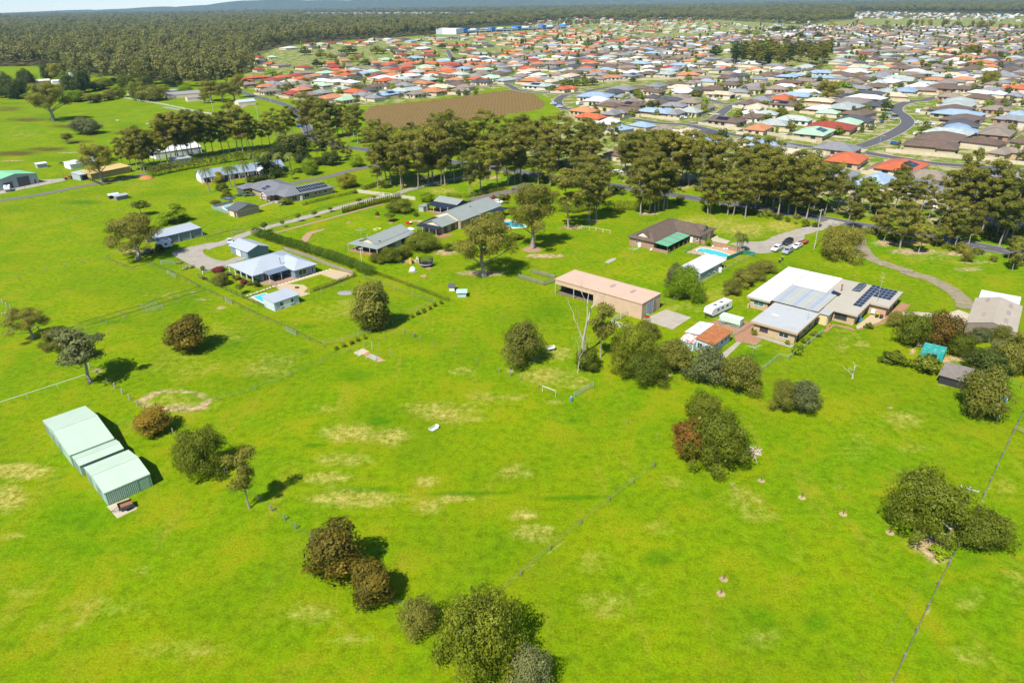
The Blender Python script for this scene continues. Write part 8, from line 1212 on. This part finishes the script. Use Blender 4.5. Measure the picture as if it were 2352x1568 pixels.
o = thing('pool_steps', 'white ladder rails at the shallow end of the oval pool', 'pool ladder', g('Z4', 945, 468)); [MB().tube([(x, 0, 0), (x, 0, .8), (x, .5, .85), (x, .7, 0)], .04, 6).build('rail', white, o) for x in (-.3, .3)]
o = thing('sawhorse_rack', 'yellow and white barrier rack against the ribbed shed wall', 'barrier', g('Z8', 965, 1225), R(45)); yb = M('hazard_yellow', (.65, .42, .03), .6); [MB().box(.3*k, -.03, .85, .3*k+.29, .03, 1.0).build('board', yb if k % 2 else white, o) for k in range(9)]; [MB().box(x, -.03, 0, x+.06, .03, .85).build('leg', M('rusty_stake'), o) for x in (0, 1.3, 2.6)]; [MB().box(0, -.04, z, 2.7, .02, z+.05).build('rail', M('rusty_stake'), o) for z in (.25, .55)]
def heap(label, v, x, y, w, h, col, seed, cat='heap', name='heap'):
    o = thing(name, label, cat, g(v, x, y)); r_ = random.Random(seed); m = M('heap_'+str(seed), col, .9, .35, 2)
    for k in range(22): a = r_.uniform(0, 6.28); d = w*.5*r_.random(); L = r_.uniform(.8, 2.2); q = r_.uniform(-.3, .3); z = h*r_.random()*(1-d/w); c, s = math.cos(a*1.7), math.sin(a*1.7); MB().tube([(d*math.cos(a)-c*L/2, d*math.sin(a)-s*L/2, z+.1), (d*math.cos(a)+c*L/2, d*math.sin(a)+s*L/2, z+.1+q*.4)], r_.uniform(.06, .14), 5).build('log', m, o)
heap('stack of sawn orange timber under the brown-leaved gum', 'B0', 1240, 1345, 9, 1.2, (.38, .2, .09), 41, 'timber stack', 'timber_stack'); heap('scrap timber and machinery parts before the green-roofed shed', 'B0', 110, 772, 7, 1., (.2, .12, .08), 42, 'scrap heap', 'scrap_heap'); heap('fallen pale branches beside the broad dark tree', 'N7', 1215, 290, 4, .4, (.42, .36, .26), 43, 'branches', 'fallen_branches'); heap('brushwood heap at the gum foot on the lawn', 'B2', 540, 1160, 6, .5, (.2, .13, .09), 44, 'brush heap', 'brush_heap')
def mound(label, v, x, y, w, h, col, seed):
    o = thing('earth_mound', label, 'mound', g(v, x, y)); r_ = random.Random(seed); b = MB(); n = 18; prof = [(1, 0), (.85, .35), (.6, .7), (.3, .93), (.05, 1)]
    for f, z in prof:
        for k in range(n): a = 2*math.pi*k/n; q = w/2*f*r_.uniform(.88, 1.12); b.v.append((q*math.cos(a)*1.2, q*math.sin(a)*.8, z*h*r_.uniform(.85, 1.1)-.03))
    for i in range(len(prof)-1):
        for k in range(n): b.f.append((i*n+k, i*n+(k+1) % n, (i+1)*n+(k+1) % n, (i+1)*n+k)); b.m.append(0)
    b.f.append(tuple((len(prof)-1)*n+k for k in range(n))); b.m.append(0); b.build('soil', M('mound_'+str(seed), col, .95, .25, 2, bump=.1), o, True)
mound('heap of orange soil at the end of the hedge row', 'B0', 1345, 712, 5.5, 1.4, (.42, .17, .06), 1); mound('low grey gravel heap in the electric-fenced yard', 'C1', 825, 290, 4, .5, (.24, .23, .22), 2)
# tractor-like machinery by the zinc shed
o = thing('farm_machine', 'rusty orange farm machine beside the zinc shed', 'machinery', g('B0', 640, 715), R(30)); om = M('machine_orange', (.4, .14, .05), .8, .2); MB().box(-2.2, -.5, .6, 1.4, .5, 1.2).build('chassis', om, o); MB().box(-.4, -.6, 1.2, .9, .6, 1.9).build('engine_cover', om, o); MB().tube([(-2, 0, 1.1), (-2.3, 0, 2.7), (-1.2, 0, 3.0)], .12, 6).build('boom', om, o)
for x, s in ((-1.4, -.7), (-1.4, .7), (1., -.7), (1., .7)): b = MB(); b.tube([(x, s-.15, .5), (x, s+.15, .5)], .5, 12); b.build('wheel', tyre, o)
# ponies
def pony(label, v, x, y, ang, col):
    o = thing('pony', label, 'horse', g(v, x, y), ang); me = bpy.data.meshes.new('body'); J = [((-.65, 0, 1.15), .27), ((-.1, 0, 1.1), .3), ((.55, 0, 1.15), .27), ((.95, 0, 1.2), .17), ((1.25, 0, .75), .12), ((1.4, 0, .3), .09), ((1.5, 0, .12), .06)]; E = [(k, k+1) for k in range(6)]
    for s in (-.17, .17):
        for x_, q in ((.5, 2), (-.65, 0)):
            k = len(J); J += [((x_, s, .8), .12), ((x_+(.05 if q else -.12), s, .42), .065), ((x_+(.02 if q else -.05), s, .04), .06)]; E += [(q, k), (k, k+1), (k+1, k+2)]
    k = len(J); J += [((-.95, 0, 1.0), .05), ((-1.02, 0, .5), .07)]; E += [(0, k), (k, k+1)]
    me.from_pydata([j[0] for j in J], E, []); b = bpy.data.objects.new('body', me); link(b, o); md = b.modifiers.new('skin', 'SKIN'); 
    for sv, j in zip(me.skin_vertices[0].data, J): sv.radius = (j[1], j[1])
    me.skin_vertices[0].data[1].use_root = True; b.modifiers.new('sub', 'SUBSURF').levels = 1; me.materials.append(M('pony_'+col[0], col[1], .7))
pony('dark pony grazing beside the white stable', 'B0', 575, 585, R(200), ('dark', (.03, .02, .015)))
for k, (x, y) in enumerate(((1300, 690), (1240, 705), (1180, 720), (1130, 735), (1085, 750), (1070, 775))):
    pass
# stepping stones on the pool path and along the house
o = thing('stepping_stones', 'row of pale stepping stones beside the blue-grey house', 'paving', g('Z1', 1430, 735)); P0 = o.location.copy()
sm_ = MB().box(-.32, -.32, 0, .32, .32, .06).mesh('stone', M('pale_paver', (.6, .55, .45), .85, .1))
for k in range(16): q = g('Z1', 1430, 735).lerp(g('Z1', 1990, 560), k/15)-P0; inst('stone', sm_, o, (q.x, q.y, .03), R(49))
o = thing('stepping_stones', 'row of stepping stones along the black pool fence', 'paving', g('Z1', 1080, 850)); P0 = o.location.copy()
for k in range(9): q = g('Z1', 1080, 850).lerp(g('Z1', 1370, 750), k/8)-P0; inst('stone', sm_, o, (q.x, q.y, .02), R(49))
o = thing('fire_pit', 'round dark fire pit on the sandy circle', 'fire pit', g('Z1', 1628, 765)); MB().lathe([(.45, 0), (.6, .3), (.55, .32), (.4, .1)], 14).build('bowl', M('fire_pit', (.08, .05, .04), .9), o); MB().box(-.3, -.05, .12, .3, .05, .2).build('log', timber, o)
def outdoor_set(label, v, x, y, ang, col, nch=4):
    o = thing('outdoor_table', label, 'table', g(v, x, y), ang); m = M('outdoor_'+col[0], col[1], .7); MB().box(-1, -.55, .7, 1, .55, .76).build('table_top', m, o); lm = MB().box(-.04, -.04, 0, .04, .04, .7).mesh('leg', m); [inst('leg', lm, o, (a, b, 0)) for a in (-.9, .9) for b in (-.45, .45)]
    for k in range(nch): a = (-.5, .5)[k % 2]; s = (-1, 1)[k//2]; c = thing('outdoor_chair', 'chair drawn up to the '+label, 'chair', g(v, x, y)+Vector((math.cos(ang)*a-math.sin(ang)*s*.95, math.sin(ang)*a+math.cos(ang)*s*.95, 0)), ang+(0 if s > 0 else math.pi), 'chairs at the '+label); MB().box(-.25, -.25, .4, .25, .25, .46).build('seat', m, c); MB().box(-.25, .2, .46, .25, .26, .9).build('backrest', m, c); l2 = MB().box(-.025, -.025, 0, .025, .025, .42).mesh('leg', m); [inst('leg', l2, c, (q, w, 0)) for q in (-.2, .2) for w in (-.2, .2)]
outdoor_set('dark outdoor table on the timber deck', 'Z1', 1430, 670, R(49), ('dark', (.06, .045, .04))); outdoor_set('white outdoor table on the grey house patio', 'Z3', 1040, 530, R(45), ('white', (.6, .6, .6))); outdoor_set('outdoor table under the verandah cottage roof', 'Z2', 330, 890, R(-31), ('brown', (.12, .08, .06)))
o = thing('paddling_pool', 'red round paddling tub on the cottage lawn', 'tub', g('Z2', 745, 590)); MB().lathe([(.9, 0), (1.0, .7), (.9, .7), (.85, .2)], 16).build('tub', M('tub_red', (.55, .02, .02), .5), o); MB().box(.3, -.5, .7, 1.1, .4, .95).build('cover', white, o)
o = thing('sandpit', 'yellow sandpit with green lid behind the verandah cottage', 'sandpit', g('Z2', 395, 650)); MB().lathe([(1.4, 0), (1.45, .3), (1.2, .3), (1.15, .1)], 14).build('rim', M('pit_yellow', (.6, .45, .05), .6), o); MB().lathe([(.6, .3), (.5, .5), (.05, .55)], 10).build('lid', M('pit_green', (.05, .45, .3), .6), o)
o = thing('garden_umbrella', 'white garden umbrella between the two green-roofed buildings', 'umbrella', g('Z2', 765, 705)); MB().tube([(0, 0, 0), (0, 0, 2.4)], .04, 6).build('pole', white, o); MB().lathe([(1.5, 1.95), (1.52, 2.0), (.05, 2.6), (.02, 2.5)], 8).build('canopy', white, o)
tag(slab('garden_bed', 'Z3', [(1445, 1010), (1450, 970), (1500, 920), (1690, 875), (1705, 885), (1560, 935), (1520, 1000), (1490, 1030)], M('mulch', (.32, .2, .12), .95, .25, 2), .05), kind='structure')
tag(slab('garden_bed', 'Z3', [(1130, 935), (1110, 925), (1700, 770), (2352, 590), (2352, 605), (1700, 785)], M('mulch'), .05), kind='structure')
tag(slab('septic_cover', 'B2', [(850, 1480), (900, 1450), (955, 1440), (950, 1460), (890, 1490)], conc, .12, t=1), kind='structure')
for v, x, y in (('Z2', 80, 575), ('Z2', 400, 505), ('Z2', 545, 575), ('Z2', 960, 1075), ('Z2', 905, 1160), ('B2', 185, 1360)):
    p = g(v, x, y); b = MB(); b.lathe([((.9 if v == 'Z2' else 3.0), .01), ((.85 if v == 'Z2' else 2.8), .07), (.05, .09)], 16); tag(b.build('mulch_ring', M('mulch'), loc=p), kind='structure')
# ================================================================== far forest, hills, haze
def forest():
    src = []
    for s, lf in ((301, 'forest'), (302, 'forest'), (303, 'olive'), (304, 'forest')):
        c, t = forest_tree(s, lf); o = bpy.data.objects.new('forest_tree_source', c); src.append(o)
    r = np.random.default_rng(4); pts = []; d = 560.
    P = FOREST
    while d < 9000:
        s = 6.+d/190; n = int(1.75*d/s); x = (np.arange(n)-n/2)*s+r.uniform(-.45, .45, n)*s; y = d+r.uniform(-.45, .45, n)*s
        pts.append(np.stack([x, y, np.full(n, s)], 1)); d += s*.9
    A = np.concatenate(pts); A = A[inpoly(P, A[:, 0], A[:, 1]) & ~inpoly(ESTATE, A[:, 0], A[:, 1]) & ~inpoly(ESTATE2, A[:, 0], A[:, 1])]
    for L, hw in ROADS: pass
    A = np.concatenate([A, np.array([(x, y, 11.) for x, y in EDGE])]); n = len(A); sc = np.clip(A[:, 2]/10.5, .85, 3.)*np.exp(r.normal(0, .22, n))
    scatter('forest', 'unbroken olive gum forest stretching to the skyline', 'forest', A[:, :2], sc, np.minimum(sc, 1.1)*np.exp(r.normal(0, .17, n)), src)
    B = np.array(BELT); n = len(B); scatter('green_belt', 'broken belts of gums threading the back of the estate', 'trees', B, r.uniform(.95, 1.4, n), r.uniform(.7, 1.1, n), src)
def scatter(name, label, cat, XY, sxy, sz, src):
    n = len(XY); r = np.random.default_rng(8); co = np.zeros((n, 3)); co[:, :2] = XY
    me = bpy.data.meshes.new(name); me.vertices.add(n); me.vertices.foreach_set('co', co.astype(np.float32).ravel())
    for nm, ty, val in (('sxy', 'FLOAT', sxy), ('sz', 'FLOAT', sz), ('rot', 'FLOAT', r.uniform(0, 6.28, n)), ('pick', 'INT', r.integers(0, len(src), n))):
        a = me.attributes.new(nm, ty, 'POINT'); a.data.foreach_set('value', np.ascontiguousarray(val, np.int32 if ty == 'INT' else np.float32))
    o = tag(link(bpy.data.objects.new(name, me)), label, cat, kind='stuff')
    ng = bpy.data.node_groups.new('forest', 'GeometryNodeTree'); ng.interface.new_socket('Geometry', in_out='INPUT', socket_type='NodeSocketGeometry'); ng.interface.new_socket('Geometry', in_out='OUTPUT', socket_type='NodeSocketGeometry')
    N = ng.nodes.new; L = ng.links.new; gi = N('NodeGroupInput'); go = N('NodeGroupOutput'); ip = N('GeometryNodeInstanceOnPoints'); jn = N('GeometryNodeJoinGeometry')
    for s in reversed(src): oi = N('GeometryNodeObjectInfo'); oi.inputs['Object'].default_value = s; oi.inputs['As Instance'].default_value = True; L(oi.outputs['Geometry'], jn.inputs[0])
    def na(nm, ty): a = N('GeometryNodeInputNamedAttribute'); a.data_type = ty; a.inputs[0].default_value = nm; return a.outputs[0]
    L(gi.outputs[0], ip.inputs['Points']); L(jn.outputs[0], ip.inputs['Instance']); ip.inputs['Pick Instance'].default_value = True; L(na('pick', 'INT'), ip.inputs['Instance Index'])
    cx = N('ShaderNodeCombineXYZ'); L(na('rot', 'FLOAT'), cx.inputs[2]); L(cx.outputs[0], ip.inputs['Rotation'])
    cs = N('ShaderNodeCombineXYZ'); s = na('sxy', 'FLOAT'); L(s, cs.inputs[0]); L(s, cs.inputs[1]); L(na('sz', 'FLOAT'), cs.inputs[2]); L(cs.outputs[0], ip.inputs['Scale']); L(ip.outputs[0], go.inputs[0])
    o.modifiers.new('scatter', 'NODES').node_group = ng
forest()
def estate_gardens():
    r = np.random.default_rng(15); src = []
    for k, lf in enumerate(('green', 'dark', 'olive', 'green', 'bright')):
        rnd = random.Random(k+400); cl = [((0, 0, 2), (1.3, 1.3, 1.5))]+rc(rnd, 7, (.8, 3.4), 1.3, (.6, 1.)); src.append(bpy.data.objects.new('garden_source', leaves('crown', cl, 240, .75, k+400, LM[lf], bias=.3)))
    Q = np.array(PLACED); pts = []
    k = r.integers(0, len(Q), 9000); a = r.uniform(0, 6.283, 9000); d = Q[k, 2]*r.uniform(.5, .85, 9000); X = Q[k, 0]+np.cos(a)*d; Y = Q[k, 1]+np.sin(a)*d
    for x, y in zip(X, Y):
        if ((Q[:, 0]-x)**2+(Q[:, 1]-y)**2 < (Q[:, 2]*.47)**2).any(): continue
        if min(float(((L-np.array((x, y)))**2).sum(1).min())**.5-hw for L, hw in ROADS) < 1.2: continue
        pts.append((x, y))
        if len(pts) > 3600: break
    P = np.array(pts); dist = np.hypot(P[:, 0], P[:, 1]); s = r.uniform(.35, 1.15, len(P))**1.2*np.where(dist > 900, 1.7, 1.); scatter('estate_shrubbery', 'mass of shrubs and small trees between the estate roofs', 'shrubbery', P, s, s*r.uniform(.8, 1.3, len(P)), src)
estate_gardens()
def scrub():
    r = random.Random(61); src = []; N_ = norms(MAIN); P = []
    for k, lf in enumerate(('green', 'olive', 'dark', 'gum')):
        cl = rc(random.Random(k+500), 9, (.3, 1.3), 1.1, (.4, .7)); src.append(bpy.data.objects.new('scrub_source', leaves('crown', cl, 420, .3, k+500, LM[lf], bias=.3)))
    for k in range(520):
        j = r.randrange(60, len(MAIN)-4); q = MAIN[j].lerp(MAIN[j+1], r.random())+N_[j]*(r.uniform(5.5, 26) if k % 3 else r.uniform(-13, -5.5)); P.append((q.x, q.y))
    s = np.array([r.uniform(.4, 1.5) for _ in P]); scatter('roadside_scrub', 'low scrub under the gums along the main road', 'scrub', np.array(P), s, s*.9, src)
scrub()
def hills():
    r = random.Random(3); nx_ = 260; ny_ = 10; co, fa = [], []
    for j in range(ny_):
        for i in range(nx_):
            t = i/(nx_-1); x = -9500+19000*t; u = (x+6200)/9000; pr = max(0., min(1., u))**.8
            h = 60+150*pr+26*math.sin(x*.0013)+14*math.sin(x*.0031+1)+7*math.sin(x*.009+2); h *= math.sin(math.pi*min(1, .5*j/(ny_-1)+0)); h = h if x > -6900 else h*max(0, (x+7900)/1000)
            co.append((x, 10300+j*260+300*math.sin(x*.0006), max(h, 0)-2))
    for j in range(ny_-1):
        for i in range(nx_-1): a = j*nx_+i; fa.append((a, a+1, a+nx_+1, a+nx_))
    me = npmesh('hills', np.array(co), np.array(fa), M('hill_forest', (.07, .085, .03), .95, .45, .012)); me.polygons.foreach_set('use_smooth', [True]*len(fa)); tag(link(bpy.data.objects.new('hills', me)), kind='structure')
hills()
def haze():
    b = MB().box(-13700, -13300, -1, 13700, 13800, 262); m = bpy.data.materials.new('haze'); m.use_nodes = True; t = m.node_tree; t.nodes.clear(); out = t.nodes.new('ShaderNodeOutputMaterial'); pvn = t.nodes.new('ShaderNodeVolumePrincipled')
    pvn.inputs['Color'].default_value = (.42, .7, 1., 1); pvn.inputs['Density'].default_value = .000042; pvn.inputs['Anisotropy'].default_value = 0.; t.links.new(pvn.outputs[0], out.inputs['Volume'])
    tag(b.build('haze', m), 'thin pale blue summer haze', 'haze', kind='stuff')
haze()
